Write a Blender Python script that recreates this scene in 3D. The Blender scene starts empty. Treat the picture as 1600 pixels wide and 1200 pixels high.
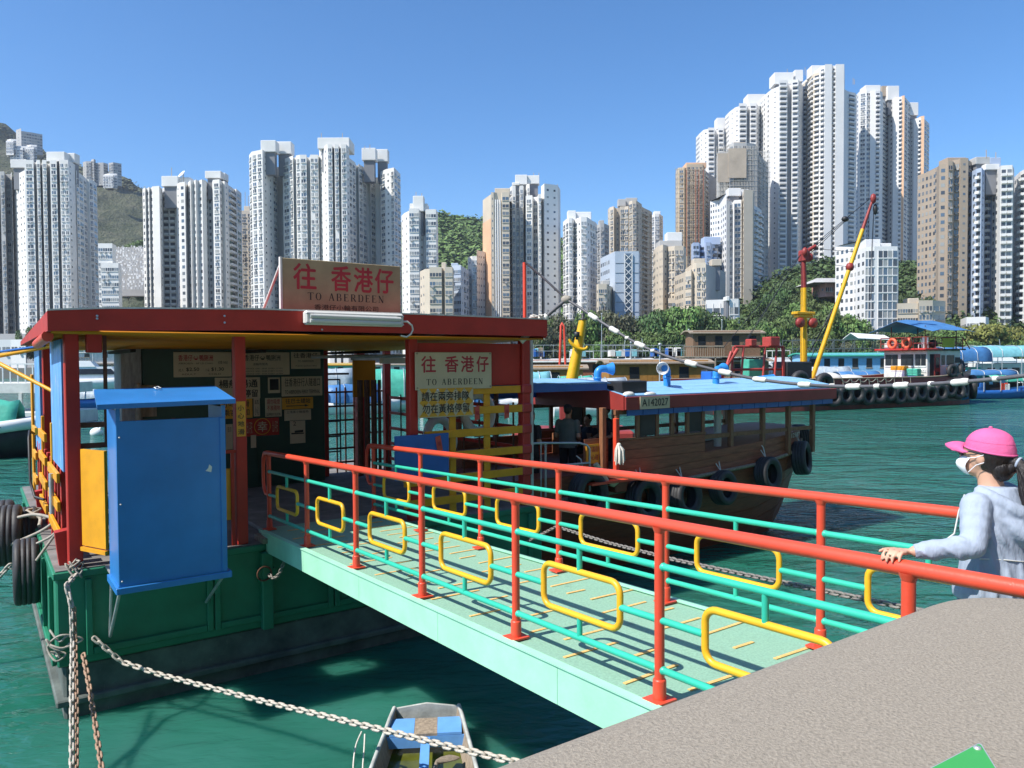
import bpy, bmesh, math, random
from math import sin, cos, pi, radians, sqrt, atan2
from mathutils import Vector, Matrix, noise as mnoise

random.seed(11)
scene = bpy.context.scene
COL = scene.collection

# ---------------------------------------------------------------- camera, sky, sun, exposure
FPX, EYE = 1194.0, 4.06
PITCH, ROLL = 0.0282, -0.0057
cam_d = bpy.data.cameras.new('camera')
cam_d.sensor_fit = 'HORIZONTAL'
cam_d.sensor_width = 36.0
cam_d.lens = 36.0 * FPX / 1600.0
cam_d.clip_start = 0.05
cam_d.clip_end = 6000
cam = bpy.data.objects.new('camera', cam_d)
COL.objects.link(cam)
cam.location = (0, 0, EYE)
Fv = Vector((0, cos(PITCH), -sin(PITCH)))
U0 = Vector((0, sin(PITCH), cos(PITCH)))
R0 = Vector((1, 0, 0))
Rv = R0 * cos(ROLL) + U0 * sin(ROLL)
Uv = -R0 * sin(ROLL) + U0 * cos(ROLL)
cam.rotation_euler = Matrix((Rv, Uv, -Fv)).transposed().to_euler()
scene.camera = cam

ANG = 0.9584                        # heading of the pier's long side, clockwise from straight ahead
CX, CY = -5.1612, 8.554             # near left corner of the pontoon
D1 = Vector((sin(ANG), cos(ANG), 0))
D2 = Vector((-cos(ANG), sin(ANG), 0))
ROTZ = pi / 2 - ANG
SUN_EL = radians(50)
sd = -D1 * cos(radians(5)) + D2 * sin(radians(5))
SUN_DIR = Vector((sd.x * cos(SUN_EL), sd.y * cos(SUN_EL), sin(SUN_EL)))

world = bpy.data.worlds.new('World')
scene.world = world
world.use_nodes = True
wn = world.node_tree
for n in list(wn.nodes):
    wn.nodes.remove(n)
w_out = wn.nodes.new('ShaderNodeOutputWorld')
w_bg = wn.nodes.new('ShaderNodeBackground')
w_sky = wn.nodes.new('ShaderNodeTexSky')
w_sky.sky_type = 'NISHITA'
w_sky.sun_disc = False
w_sky.sun_elevation = SUN_EL
w_sky.sun_rotation = atan2(SUN_DIR.x, SUN_DIR.y) % (2 * pi)
w_sky.altitude = 0
w_sky.air_density = 0.85
w_sky.dust_density = 0.3
w_sky.ozone_density = 4.5
w_bg.inputs['Strength'].default_value = 0.15
w_sat = wn.nodes.new('ShaderNodeHueSaturation')
w_sat.inputs['Saturation'].default_value = 1.2
wn.links.new(w_sky.outputs[0], w_sat.inputs['Color'])
wn.links.new(w_sat.outputs[0], w_bg.inputs['Color'])
wn.links.new(w_bg.outputs[0], w_out.inputs['Surface'])

sun_d = bpy.data.lights.new('sun', 'SUN')
sun_d.energy = 5.0
sun_d.angle = radians(0.53)
sun_d.color = (1.0, 0.95, 0.87)
sun = bpy.data.objects.new('sun', sun_d)
COL.objects.link(sun)
sun.rotation_euler = (-SUN_DIR).to_track_quat('-Z', 'Y').to_euler()
sun.location = (-30, -20, 60)

scene.view_settings.view_transform = 'Standard'
scene.view_settings.look = 'None'
scene.view_settings.exposure = 0.46
scene.view_settings.gamma = 1.0
scene.view_settings.use_curve_mapping = False
scene.cycles.max_bounces = 6
scene.cycles.caustics_reflective = False
scene.cycles.caustics_refractive = False

# ---------------------------------------------------------------- helpers
def W(u, v, z):
    """pier frame (u along the front, v away over the water, z above the water) -> world"""
    return Vector((CX, CY, 0)) + D1 * u + D2 * v + Vector((0, 0, z))

def ray(x, y):
    return Fv * FPX + Rv * (x - 800) + Uv * (600 - y)

def PX(x, y, Yd):
    """world point at depth Yd on the line of sight of photo pixel (x, y)"""
    r = ray(x, y)
    t = Yd / r.y
    return Vector((r.x * t, Yd, EYE + r.z * t))

class MB:
    def __init__(s):
        s.v = []; s.f = []; s.m = []; s.sm = []
    def add(s, vs, fs, m=0, smooth=False):
        o = len(s.v)
        s.v.extend([tuple(p) for p in vs])
        for f in fs:
            s.f.append(tuple(i + o for i in f)); s.m.append(m); s.sm.append(smooth)
        return s
    def quad(s, a, b, c, d, m=0):
        return s.add([a, b, c, d], [(0, 1, 2, 3)], m)
    def obox(s, c, ax, ay, az, m=0):
        c, ax, ay, az = Vector(c), Vector(ax), Vector(ay), Vector(az)
        vs = [c + ax * i + ay * j + az * k for k in (-1, 1) for j in (-1, 1) for i in (-1, 1)]
        return s.add(vs, [(0, 2, 3, 1), (4, 5, 7, 6), (0, 1, 5, 4), (2, 6, 7, 3), (0, 4, 6, 2), (1, 3, 7, 5)], m)
    def box(s, x0, x1, y0, y1, z0, z1, m=0, bev=0.0):
        if x0 > x1: x0, x1 = x1, x0
        if y0 > y1: y0, y1 = y1, y0
        if z0 > z1: z0, z1 = z1, z0
        if bev <= 0:
            return s.obox(((x0 + x1) / 2, (y0 + y1) / 2, (z0 + z1) / 2), ((x1 - x0) / 2, 0, 0), (0, (y1 - y0) / 2, 0), (0, 0, (z1 - z0) / 2), m)
        b = min(bev, (x1 - x0) * .45, (y1 - y0) * .45, (z1 - z0) * .45)
        vs = []; idx = {}
        lo = (x0, y0, z0); hi = (x1, y1, z1)
        for i in (0, 1):
            for j in (0, 1):
                for k in (0, 1):
                    e = (i, j, k)
                    for ax in range(3):
                        p = []
                        for q in range(3):
                            val = hi[q] if e[q] else lo[q]
                            if q != ax: val += -b if e[q] else b
                            p.append(val)
                        idx[(i, j, k, ax)] = len(vs); vs.append(p)
        fs = []
        for ax in range(3):
            o = [q for q in range(3) if q != ax]
            for sdn in (0, 1):
                f = []
                for (p, q) in ((0, 0), (1, 0), (1, 1), (0, 1)):
                    e = [0, 0, 0]; e[ax] = sdn; e[o[0]] = p; e[o[1]] = q
                    f.append(idx[(e[0], e[1], e[2], ax)])
                fs.append(tuple(f))
            for p in (0, 1):
                for q in (0, 1):
                    e0 = [0, 0, 0]; e0[o[0]] = p; e0[o[1]] = q
                    e1 = list(e0); e1[ax] = 1
                    fs.append((idx[(*e0, o[0])], idx[(*e0, o[1])], idx[(*e1, o[1])], idx[(*e1, o[0])]))
        for i in (0, 1):
            for j in (0, 1):
                for k in (0, 1):
                    fs.append(tuple(idx[(i, j, k, a)] for a in range(3)))
        return s.add(vs, fs, m)
    def tube(s, path, r, n=8, m=0, closed=False, caps=True, flat=1.0):
        path = [Vector(p) for p in path]
        N = len(path)
        rs = r if isinstance(r, (list, tuple)) else [r] * N
        vs = []; fs = []
        prev = None
        for i in range(N):
            if closed: t = path[(i + 1) % N] - path[i - 1]
            elif i == 0: t = path[1] - path[0]
            elif i == N - 1: t = path[-1] - path[-2]
            else: t = (path[i + 1] - path[i]).normalized() + (path[i] - path[i - 1]).normalized()
            if t.length < 1e-9: t = Vector((0, 0, 1))
            t.normalize()
            if prev is None:
                a = Vector((0, 0, 1)) if abs(t.z) < .9 else Vector((1, 0, 0))
                x = a.cross(t).normalized()
            else:
                x = prev - t * prev.dot(t)
                x = x.normalized() if x.length > 1e-6 else t.orthogonal().normalized()
            prev = x
            y = t.cross(x)
            for k in range(n):
                an = 2 * pi * (k + .5) / n
                vs.append(path[i] + x * cos(an) * rs[i] + y * sin(an) * rs[i] * flat)
        L = N if closed else N - 1
        for i in range(L):
            j = (i + 1) % N
            for k in range(n):
                k2 = (k + 1) % n
                fs.append((i * n + k, i * n + k2, j * n + k2, j * n + k))
        s.add(vs, fs, m, n > 4)
        if caps and not closed:
            s.add([vs[k] for k in range(n)], [tuple(reversed(range(n)))], m)
            s.add([vs[(N - 1) * n + k] for k in range(n)], [tuple(range(n))], m)
        return s
    def lathe(s, c, axis, prof, n=16, m=0, smooth=True):
        c = Vector(c); z = Vector(axis).normalized(); x = z.orthogonal().normalized(); y = z.cross(x)
        vs = []
        for (r, h) in prof:
            for k in range(n):
                a = 2 * pi * k / n
                vs.append(c + z * h + x * cos(a) * r + y * sin(a) * r)
        fs = []
        for i in range(len(prof) - 1):
            for k in range(n):
                k2 = (k + 1) % n
                fs.append((i * n + k, i * n + k2, (i + 1) * n + k2, (i + 1) * n + k))
        return s.add(vs, fs, m, smooth)
    def torus(s, c, axis, R, r, n=20, k=8, m=0, sq=1.0):
        z = Vector(axis).normalized(); x = z.orthogonal().normalized(); y = z.cross(x); c = Vector(c)
        vs = []; fs = []
        for i in range(n):
            a = 2 * pi * i / n; d = x * cos(a) + y * sin(a)
            for j in range(k):
                b = 2 * pi * j / k
                cb, sb = cos(b), sin(b)
                if sq != 1.0:
                    cb = math.copysign(abs(cb) ** sq, cb); sb = math.copysign(abs(sb) ** sq, sb)
                vs.append(c + d * (R + r * cb) + z * r * sb)
        for i in range(n):
            for j in range(k):
                fs.append((i * k + j, i * k + (j + 1) % k, ((i + 1) % n) * k + (j + 1) % k, ((i + 1) % n) * k + j))
        return s.add(vs, fs, m, True)
    def loft(s, rings, m=0, smooth=True, caps=True, closed=True):
        n = len(rings[0]); vs = [p for r in rings for p in r]; fs = []
        for i in range(len(rings) - 1):
            for k in range(n if closed else n - 1):
                k2 = (k + 1) % n
                fs.append((i * n + k, i * n + k2, (i + 1) * n + k2, (i + 1) * n + k))
        s.add(vs, fs, m, smooth)
        if caps:
            s.add(rings[0], [tuple(reversed(range(n)))], m, smooth and False)
            s.add(rings[-1], [tuple(range(n))], m, False)
        return s
    def ball(s, c, rx, ry, rz, n=12, m=0, rot=None):
        c = Vector(c); rings = []
        for i in range(n // 2 + 1):
            th = pi * i / (n // 2)
            th = min(max(th, .02), pi - .02)
            ring = []
            for k in range(n):
                a = 2 * pi * k / n
                p = Vector((rx * sin(th) * cos(a), ry * sin(th) * sin(a), -rz * cos(th)))
                if rot: p = rot @ p
                ring.append(c + p)
            rings.append(ring)
        return s.loft(rings, m)
    def prism(s, poly, z0, z1, m=0):
        n = len(poly)
        vs = [(x, y, z0) for x, y in poly] + [(x, y, z1) for x, y in poly]
        fs = [tuple(reversed(range(n))), tuple(range(n, 2 * n))]
        fs += [(i, (i + 1) % n, n + (i + 1) % n, n + i) for i in range(n)]
        return s.add(vs, fs, m)
    def sheet(s, grid, th, m=0, smooth=True):
        """grid of points -> a sheet with real thickness th (downwards along -z)"""
        a, b = len(grid), len(grid[0])
        top = [Vector(p) for r in grid for p in r]
        bot = [p - Vector((0, 0, th)) for p in top]
        N = a * b; fs = []
        for i in range(a - 1):
            for j in range(b - 1):
                q = (i * b + j, i * b + j + 1, (i + 1) * b + j + 1, (i + 1) * b + j)
                fs.append(q); fs.append(tuple(N + k for k in reversed(q)))
        for i in range(a - 1):
            fs.append((i * b, (i + 1) * b, N + (i + 1) * b, N + i * b))
            fs.append((i * b + b - 1, N + i * b + b - 1, N + (i + 1) * b + b - 1, (i + 1) * b + b - 1))
        for j in range(b - 1):
            fs.append((j, N + j, N + j + 1, j + 1))
            fs.append(((a - 1) * b + j, (a - 1) * b + j + 1, N + (a - 1) * b + j + 1, N + (a - 1) * b + j))
        return s.add(top + bot, fs, m, smooth)

def mesh_from(mb, name, mats, base=(0, 0, 0), rec=True):
    me = bpy.data.meshes.new(name)
    bx, by, bz = base
    me.from_pydata([(p[0] - bx, p[1] - by, p[2] - bz) for p in mb.v], [], mb.f)
    for mt in (mats if isinstance(mats, (list, tuple)) else [mats]):
        me.materials.append(mt)
    me.polygons.foreach_set('material_index', mb.m)
    me.polygons.foreach_set('use_smooth', mb.sm)
    if rec:
        bm = bmesh.new(); bm.from_mesh(me)
        bmesh.ops.recalc_face_normals(bm, faces=bm.faces)
        bm.to_mesh(me); bm.free()
    me.update()
    return me

def tag(o, label=None, cat=None, group=None, kind=None):
    if label: o['label'] = label
    if cat: o['category'] = cat
    if group: o['group'] = group
    if kind: o['kind'] = kind
    return o

class Thing:
    """an Empty at the thing's base; part() links meshes under it. frame=True: coordinates are (u, v, z) of the pier frame"""
    def __init__(s, name, label, cat, base, frame=True, group=None, kind=None, yaw=0.0):
        s.base = base; s.frame = frame
        s.e = bpy.data.objects.new(name, None)
        COL.objects.link(s.e)
        s.e.empty_display_size = 0.2
        if frame:
            s.e.location = W(*base); s.e.rotation_euler = (0, 0, ROTZ)
        else:
            s.e.location = base; s.e.rotation_euler = (0, 0, yaw)
        tag(s.e, label, cat, group, kind)
    def part(s, name, mb, mats, parent=None, label=None, kind=None, rec=True):
        me = mesh_from(mb, name, mats, s.base, rec)
        o = bpy.data.objects.new(name, me)
        COL.objects.link(o)
        o.parent = parent if parent else s.e
        tag(o, label, None, None, kind)
        return o
    def inst(s, name, me, loc, rot=(0, 0, 0), parent=None, scale=None):
        o = bpy.data.objects.new(name, me)
        COL.objects.link(o)
        o.parent = parent if parent else s.e
        o.location = Vector(loc) - Vector(s.base); o.rotation_euler = rot
        if scale: o.scale = scale
        return o

def single(name, label, cat, mb, mats, base, frame=True, group=None, kind=None, rec=True):
    o = bpy.data.objects.new(name, mesh_from(mb, name, mats, base, rec))
    COL.objects.link(o)
    if frame:
        o.location = W(*base); o.rotation_euler = (0, 0, ROTZ)
    else:
        o.location = base
    return tag(o, label, cat, group, kind)

def dup(root, loc=None, rotz=None, label=None, group=None, scale=None):
    r = root.copy(); COL.objects.link(r)
    if loc is not None: r.location = loc
    if rotz is not None: r.rotation_euler = (0, 0, rotz)
    if scale is not None: r.scale = scale
    if label: r['label'] = label
    if group: r['group'] = group
    for ch in root.children:
        c = ch.copy(); COL.objects.link(c); c.parent = r
        for g in ch.children:
            d = g.copy(); COL.objects.link(d); d.parent = c
    return r

ORDN = 'first second third fourth fifth sixth seventh eighth ninth tenth eleventh twelfth thirteenth fourteenth fifteenth sixteenth seventeenth eighteenth nineteenth twentieth'.split()
def set_apart(objs, fmt):
    """objects that share a label are told apart by their order from the left"""
    by = {}
    for o in objs: by.setdefault(o['label'], []).append(o)
    for lab, os_ in by.items():
        if len(os_) < 2: continue
        os_.sort(key=lambda o: o.location.x / max(1, o.location.y))
        for i, o in enumerate(os_): o['label'] = fmt(lab, ORDN[i] if i < len(os_) - 1 or len(os_) < 3 else 'last')

# ---------------------------------------------------------------- materials
def srgb(h):
    h = h.lstrip('#')
    c = [int(h[i:i + 2], 16) / 255 for i in (0, 2, 4)]
    return tuple(x / 12.92 if x <= .04045 else ((x + .055) / 1.055) ** 2.4 for x in c)

def nd(nt, typ, **kw):
    n = nt.nodes.new(typ)
    for k, v in kw.items():
        if k in n.inputs.keys(): n.inputs[k].default_value = v
        else: setattr(n, k, v)
    return n

def M(name, base, rough=0.5, var=0.15, vs=3.0, bump=0.15, bs=40.0, bd=0.01, metal=0.0, wear=None, wamt=0.5, ws=8.0, spec=0.5, stretch=None, rnd=0.0, streak=None, objrnd=0.0):
    """painted / weathered surface: base colour with slow variation, optional worn patches, fine relief"""
    m = bpy.data.materials.new(name)
    m.use_nodes = True
    nt = m.node_tree
    p = nt.nodes['Principled BSDF']
    p.inputs['Roughness'].default_value = rough
    p.inputs['Metallic'].default_value = metal
    p.inputs['Specular IOR Level'].default_value = spec
    tc = nd(nt, 'ShaderNodeTexCoord')
    vec = tc.outputs['Object']
    if stretch:
        mp = nd(nt, 'ShaderNodeMapping'); mp.inputs['Scale'].default_value = stretch
        nt.links.new(vec, mp.inputs['Vector']); vec = mp.outputs['Vector']
    n1 = nd(nt, 'ShaderNodeTexNoise', Scale=vs, Detail=6.0, Roughness=.6)
    nt.links.new(vec, n1.inputs['Vector'])
    rp = nd(nt, 'ShaderNodeValToRGB')
    rp.color_ramp.elements[0].position = .3; rp.color_ramp.elements[1].position = .7
    rp.color_ramp.elements[0].color = (*[min(1, c * (1 - var)) for c in base], 1)
    rp.color_ramp.elements[1].color = (*[min(1, c * (1 + var)) for c in base], 1)
    nt.links.new(n1.outputs['Fac'], rp.inputs['Fac'])
    colour = rp.outputs['Color']
    if rnd:
        gi = nd(nt, 'ShaderNodeNewGeometry')
        hv = nd(nt, 'ShaderNodeHueSaturation')
        mr = nd(nt, 'ShaderNodeMapRange')
        mr.inputs['To Min'].default_value = 1 - rnd; mr.inputs['To Max'].default_value = 1 + rnd
        nt.links.new(gi.outputs['Random Per Island'], mr.inputs['Value'])
        nt.links.new(mr.outputs[0], hv.inputs['Value'])
        nt.links.new(colour, hv.inputs['Color']); colour = hv.outputs['Color']
    if objrnd:
        oi = nd(nt, 'ShaderNodeObjectInfo'); hs = nd(nt, 'ShaderNodeHueSaturation')
        for out_, inp, lo, hi in ((0, 'Value', 1 - objrnd, 1 + objrnd), (1, 'Hue', .485, .52)):
            m_ = nd(nt, 'ShaderNodeMapRange'); m_.inputs['To Min'].default_value = lo; m_.inputs['To Max'].default_value = hi
            nt.links.new(oi.outputs['Random'], m_.inputs['Value']); nt.links.new(m_.outputs[0], hs.inputs[inp])
        nt.links.new(colour, hs.inputs['Color']); colour = hs.outputs['Color']
    if wear:
        n2 = nd(nt, 'ShaderNodeTexNoise', Scale=ws, Detail=8.0, Roughness=.7)
        if streak:
            mp2 = nd(nt, 'ShaderNodeMapping'); mp2.inputs['Scale'].default_value = streak
            nt.links.new(tc.outputs['Object'], mp2.inputs['Vector']); nt.links.new(mp2.outputs['Vector'], n2.inputs['Vector'])
        else:
            nt.links.new(vec, n2.inputs['Vector'])
        r2 = nd(nt, 'ShaderNodeValToRGB')
        t = .72 - .3 * wamt
        r2.color_ramp.elements[0].position = t; r2.color_ramp.elements[1].position = min(1, t + .08)
        nt.links.new(n2.outputs['Fac'], r2.inputs['Fac'])
        mx = nd(nt, 'ShaderNodeMix', data_type='RGBA')
        nt.links.new(r2.outputs['Color'], mx.inputs['Factor'])
        nt.links.new(colour, mx.inputs['A'])
        mx.inputs['B'].default_value = (*wear, 1)
        colour = mx.outputs['Result']
    nt.links.new(colour, p.inputs['Base Color'])
    if bump:
        n3 = nd(nt, 'ShaderNodeTexNoise', Scale=bs, Detail=5.0, Roughness=.6)
        nt.links.new(vec, n3.inputs['Vector'])
        bp = nd(nt, 'ShaderNodeBump', Strength=bump, Distance=bd)
        nt.links.new(n3.outputs['Fac'], bp.inputs['Height'])
        nt.links.new(bp.outputs['Normal'], p.inputs['Normal'])
    return m

def plain(name, base, rough=.5, metal=0.0, spec=.5):
    return M(name, base, rough, var=.08, vs=2.0, bump=0, metal=metal, spec=spec)

MT = {}
def mats():
    T = MT
    T['red'] = M('red_paint', (.46, .035, .028), .45, .14, 2.5, .12, 30, wear=(.55, .3, .25), wamt=.05, ws=14)
    T['red_dark'] = M('maroon_paint', (.46, .026, .016), .5, .18, 2, .15, 30, wear=(.42, .2, .16), wamt=.12, ws=12)
    T['rail_red'] = M('rail_red_paint', (.70, .075, .036), .38, .10, 3, .12, 40, wear=(.50, .22, .16), wamt=.10, ws=16)
    T['rail_green'] = M('rail_green_paint', (.035, .48, .33), .38, .10, 3, .12, 40, wear=(.6, .75, .68), wamt=.07, ws=15)
    T['rail_yellow'] = M('rail_yellow_paint', (.80, .43, .02), .38, .10, 3, .12, 40, wear=(.50, .30, .08), wamt=.09, ws=16)
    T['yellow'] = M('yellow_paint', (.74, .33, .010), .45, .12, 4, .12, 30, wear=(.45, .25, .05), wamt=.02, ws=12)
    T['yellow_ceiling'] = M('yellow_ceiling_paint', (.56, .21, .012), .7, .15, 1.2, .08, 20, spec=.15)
    T['blue_box'] = M('blue_sheet_paint', (.032, .20, .52), .35, .16, 1.2, .12, 5, wear=(.10, .27, .52), wamt=.15, ws=5, streak=(5, 5, .7))
    T['blue_faded'] = M('faded_blue_board', (.12, .33, .66), .5, .3, 2, .1, 30, wear=(.5, .52, .5), wamt=.5, ws=2.2, stretch=(3, 3, .8))
    T['blue_panel'] = M('blue_panel_paint', (.02, .12, .42), .4, .12, 3, .08, 30, wear=(.4, .5, .6), wamt=-.08, ws=10)
    T['hull_green'] = M('pontoon_green_paint', (.018, .19, .105), .5, .22, 2, .2, 25, wear=(.02, .10, .065), wamt=.22, ws=4, streak=(4, 4, .8))
    T['hull_grey'] = M('pontoon_concrete_base', (.10, .12, .11), .85, .4, 3, .5, 18, wear=(.28, .3, .27), wamt=.25, ws=5, streak=(5, 5, 1))
    T['deck_grey'] = M('pontoon_deck_mat', (.19, .18, .17), .85, .3, 3, .4, 30, wear=(.3, .29, .27), wamt=.25, ws=6)
    T['gang_deck'] = M('gangway_deck_paint', (.25, .44, .32), .7, .18, 60, .5, 220, .004, wear=(.19, .33, .25), wamt=.36, ws=3)
    T['gang_side'] = M('gangway_fascia_paint', (.36, .72, .51), .5, .10, 3, .15, 30, wear=(.24, .50, .38), wamt=.10, ws=10, streak=(6, 6, 1))
    T['strip'] = M('anti_slip_strip', (.78, .47, .16), .7, .2, 12, .3, 120)
    T['kiosk'] = M('dark_green_boards', (.014, .055, .038), .45, .2, 2, .1, 20)
    T['kiosk_side'] = M('bare_grey_plywood', (.34, .34, .35), .75, .3, 5, .3, 30, stretch=(6, 6, 1))
    T['plaque'] = M('cream_sign_face', (.60, .49, .33), .5, .08, 3, .04, 20)
    T['sign_tan'] = M('weathered_sign_board', (.37, .29, .165), .4, .2, 2.2, .1, 40, wear=(.2, .17, .12), wamt=.06, ws=5)
    T['ink'] = plain('dark_lettering', (.03, .028, .026), .6)
    T['ink_red'] = M('red_lettering', (.42, .03, .045), .5, .12, 5, 0)
    T['sign_yellow'] = M('yellow_sign_face', (.74, .36, .03), .5, .1, 4, 0)
    T['red_paper'] = M('red_paper', (.62, .09, .06), .7, .15, 6, 0)
    T['metal_white'] = M('cream_lamp_housing', (.68, .67, .62), .4, .06, 4, .04, 20)
    T['lens'] = M('ribbed_lamp_cover', (.62, .62, .58), .25, .05, 4, .3, 4, .01, stretch=(1, 1, 60))
    T['galv'] = M('galvanised_steel', (.52, .54, .56), .45, .18, 6, .15, 40, metal=.5)
    T['rust'] = M('rusty_bars', (.14, .06, .035), .75, .35, 10, .4, 40)
    T['chain'] = M('weathered_chain_steel', (.46, .42, .36), .75, .35, 30, .5, 60, wear=(.20, .09, .05), wamt=.33, ws=16)
    T['chain_rust'] = M('rusty_chain_steel', (.34, .22, .15), .8, .4, 30, .5, 60, wear=(.18, .07, .035), wamt=.5, ws=16)
    T['chain_dark'] = M('dark_chain_steel', (.20, .185, .17), .7, .4, 30, .5, 60, wear=(.13, .06, .03), wamt=.33, ws=16)
    T['ochre'] = M('ochre_boat_paint', (.36, .17, .035), .6, .2, 2, .2, 12, wear=(.3, .16, .05), wamt=.15, ws=4, streak=(3, 3, .6))
    T['wood_brown'] = M('brown_boat_planks', (.20, .12, .07), .8, .35, 4, .3, 20, stretch=(1, 6, 6), wear=(.30, .21, .14), wamt=.2, ws=4)
    T['rope'] = M('grey_rope', (.36, .33, .28), .9, .25, 12, .6, 90)
    T['rope_white'] = M('white_rope', (.66, .63, .57), .9, .15, 12, .6, 90)
    T['tyre'] = M('worn_tyre_rubber', (.035, .035, .037), .6, .35, 5, .3, 30, wear=(.11, .105, .10), wamt=.18, ws=7)
    T['concrete'] = M('rough_concrete', (.30, .262, .21), .95, .25, 130, .9, 130, .006, wear=(.13, .11, .09), wamt=.30, ws=95)
    T['wood_dark'] = M('dark_stained_planks', (.29, .09, .045), .55, .35, 3, .25, 20, stretch=(1, 8, 8), wear=(.15, .07, .045), wamt=.16, ws=6)
    T['wood_red'] = M('oxblood_planks', (.24, .062, .035), .5, .3, 3, .2, 20, stretch=(1, 8, 8), wear=(.16, .06, .04), wamt=.12, ws=6)
    T['wood_post'] = M('varnished_brown_wood', (.25, .11, .055), .5, .3, 5, .2, 30, stretch=(6, 6, 1))
    T['wood_old'] = M('old_grey_wood', (.30, .24, .18), .85, .35, 5, .4, 30, stretch=(6, 6, 1))
    T['roof_blue'] = M('light_blue_roof_paint', (.25, .50, .76), .4, .14, 3, .25, 14, stretch=(.6, 6, 6), wear=(.45, .62, .78), wamt=.12, ws=8)
    T['blue_pipe'] = M('blue_vent_paint', (.03, .24, .62), .35, .08, 4, .05, 20)
    T['white'] = M('white_paint', (.78, .78, .77), .4, .08, 2, .06, 20)
    T['white_dirty'] = M('weathered_white_paint', (.66, .65, .61), .55, .12, 2, .15, 20, wear=(.4, .33, .26), wamt=.1, ws=5, streak=(6, 6, 1))
    T['black'] = M('black_paint', (.02, .021, .024), .5, .3, 3, .15, 20, wear=(.07, .065, .06), wamt=.15, ws=5)
    T['dark'] = plain('dark_interior', (.012, .012, .013), .8)
    T['glass'] = M('dark_window_glass', (.02, .025, .03), .25, .3, 1, 0, spec=.3)
    T['cabin_glass'] = M('grey_cabin_glass', (.045, .05, .052), .25, .2, 2, 0, spec=.3)
    T['tarp_blue'] = M('blue_tarpaulin', (.06, .19, .42), .5, .15, 2, .5, 5, .05)
    T['tarp_teal'] = M('teal_tarpaulin', (.20, .50, .56), .5, .15, 2, .5, 5, .05)
    T['tarp_green'] = M('green_tarpaulin', (.07, .42, .30), .5, .15, 2, .5, 5, .05)
    T['tarp_clear'] = M('grey_plastic_sheet', (.42, .48, .52), .35, .2, 2, .5, 6, .05)
    T['crane_yellow'] = M('crane_yellow_paint', (.75, .41, .01), .4, .1, 3, .1, 20, wear=(.35, .15, .05), wamt=.02, ws=8)
    T['boat_red'] = M('boat_red_paint', (.28, .035, .03), .5, .2, 2, .15, 20, wear=(.12, .03, .025), wamt=.15, ws=5)
    T['orange'] = plain('orange_ring_foam', (.72, .13, .06), .5)
    T['skin'] = M('skin', (.60, .35, .24), .5, .05, 8, .05, 80)
    T['hoodie'] = M('pale_blue_grey_jersey', (.34, .40, .50), .85, .06, 5, .45, 9, .03, stretch=(1.4, 1.4, .45))
    T['denim'] = M('blue_denim', (.09, .16, .32), .85, .15, 20, .3, 200, .002)
    T['pink'] = M('pink_cap_cloth', (.70, .12, .30), .8, .10, 9, .5, 16, .012)
    T['hair'] = M('black_hair', (.014, .010, .009), .35, .4, 4, .7, 20, .01, stretch=(6, 6, .7))
    T['mask'] = plain('white_face_mask', (.80, .81, .84), .8)
    T['shirt_grey'] = M('grey_green_shirt', (.16, .19, .18), .85, .1, 6, .2, 100)
    T['shirt_dark'] = M('dark_shirt', (.035, .035, .05), .85, .1, 6, .2, 100)
    T['trousers'] = M('dark_trousers', (.025, .025, .03), .85, .1, 6, .2, 100)
    T['pale_rim'] = M('worn_pale_boat_rim', (.42, .44, .42), .8, .3, 6, .35, 30, wear=(.24, .18, .12), wamt=.3, ws=12)
    T['algae'] = M('stagnant_bilge_water', (.10, .11, .015), .12, .35, 3, .1, 6)
    T['green_plate'] = M('green_enamel_plate', (.05, .35, .07), .35, .08, 4, .03, 20)
    T['leaf_a'] = M('dark_green_leaves', (.055, .095, .026), .7, .3, .5, 0, rnd=.5, objrnd=.35)
    T['leaf_b'] = M('fresh_green_leaves', (.095, .150, .034), .7, .3, .5, 0, rnd=.5, objrnd=.35)
    T['leaf_c'] = M('olive_leaves', (.105, .115, .058), .7, .3, .5, 0, rnd=.45, objrnd=.35)
    T['leaf_d'] = M('yellow_flowering_leaves', (.17, .18, .035), .7, .35, .4, 0, rnd=.45)
    T['bark'] = M('grey_bark', (.13, .10, .08), .9, .3, 3, .3, 10)
mats()
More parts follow.
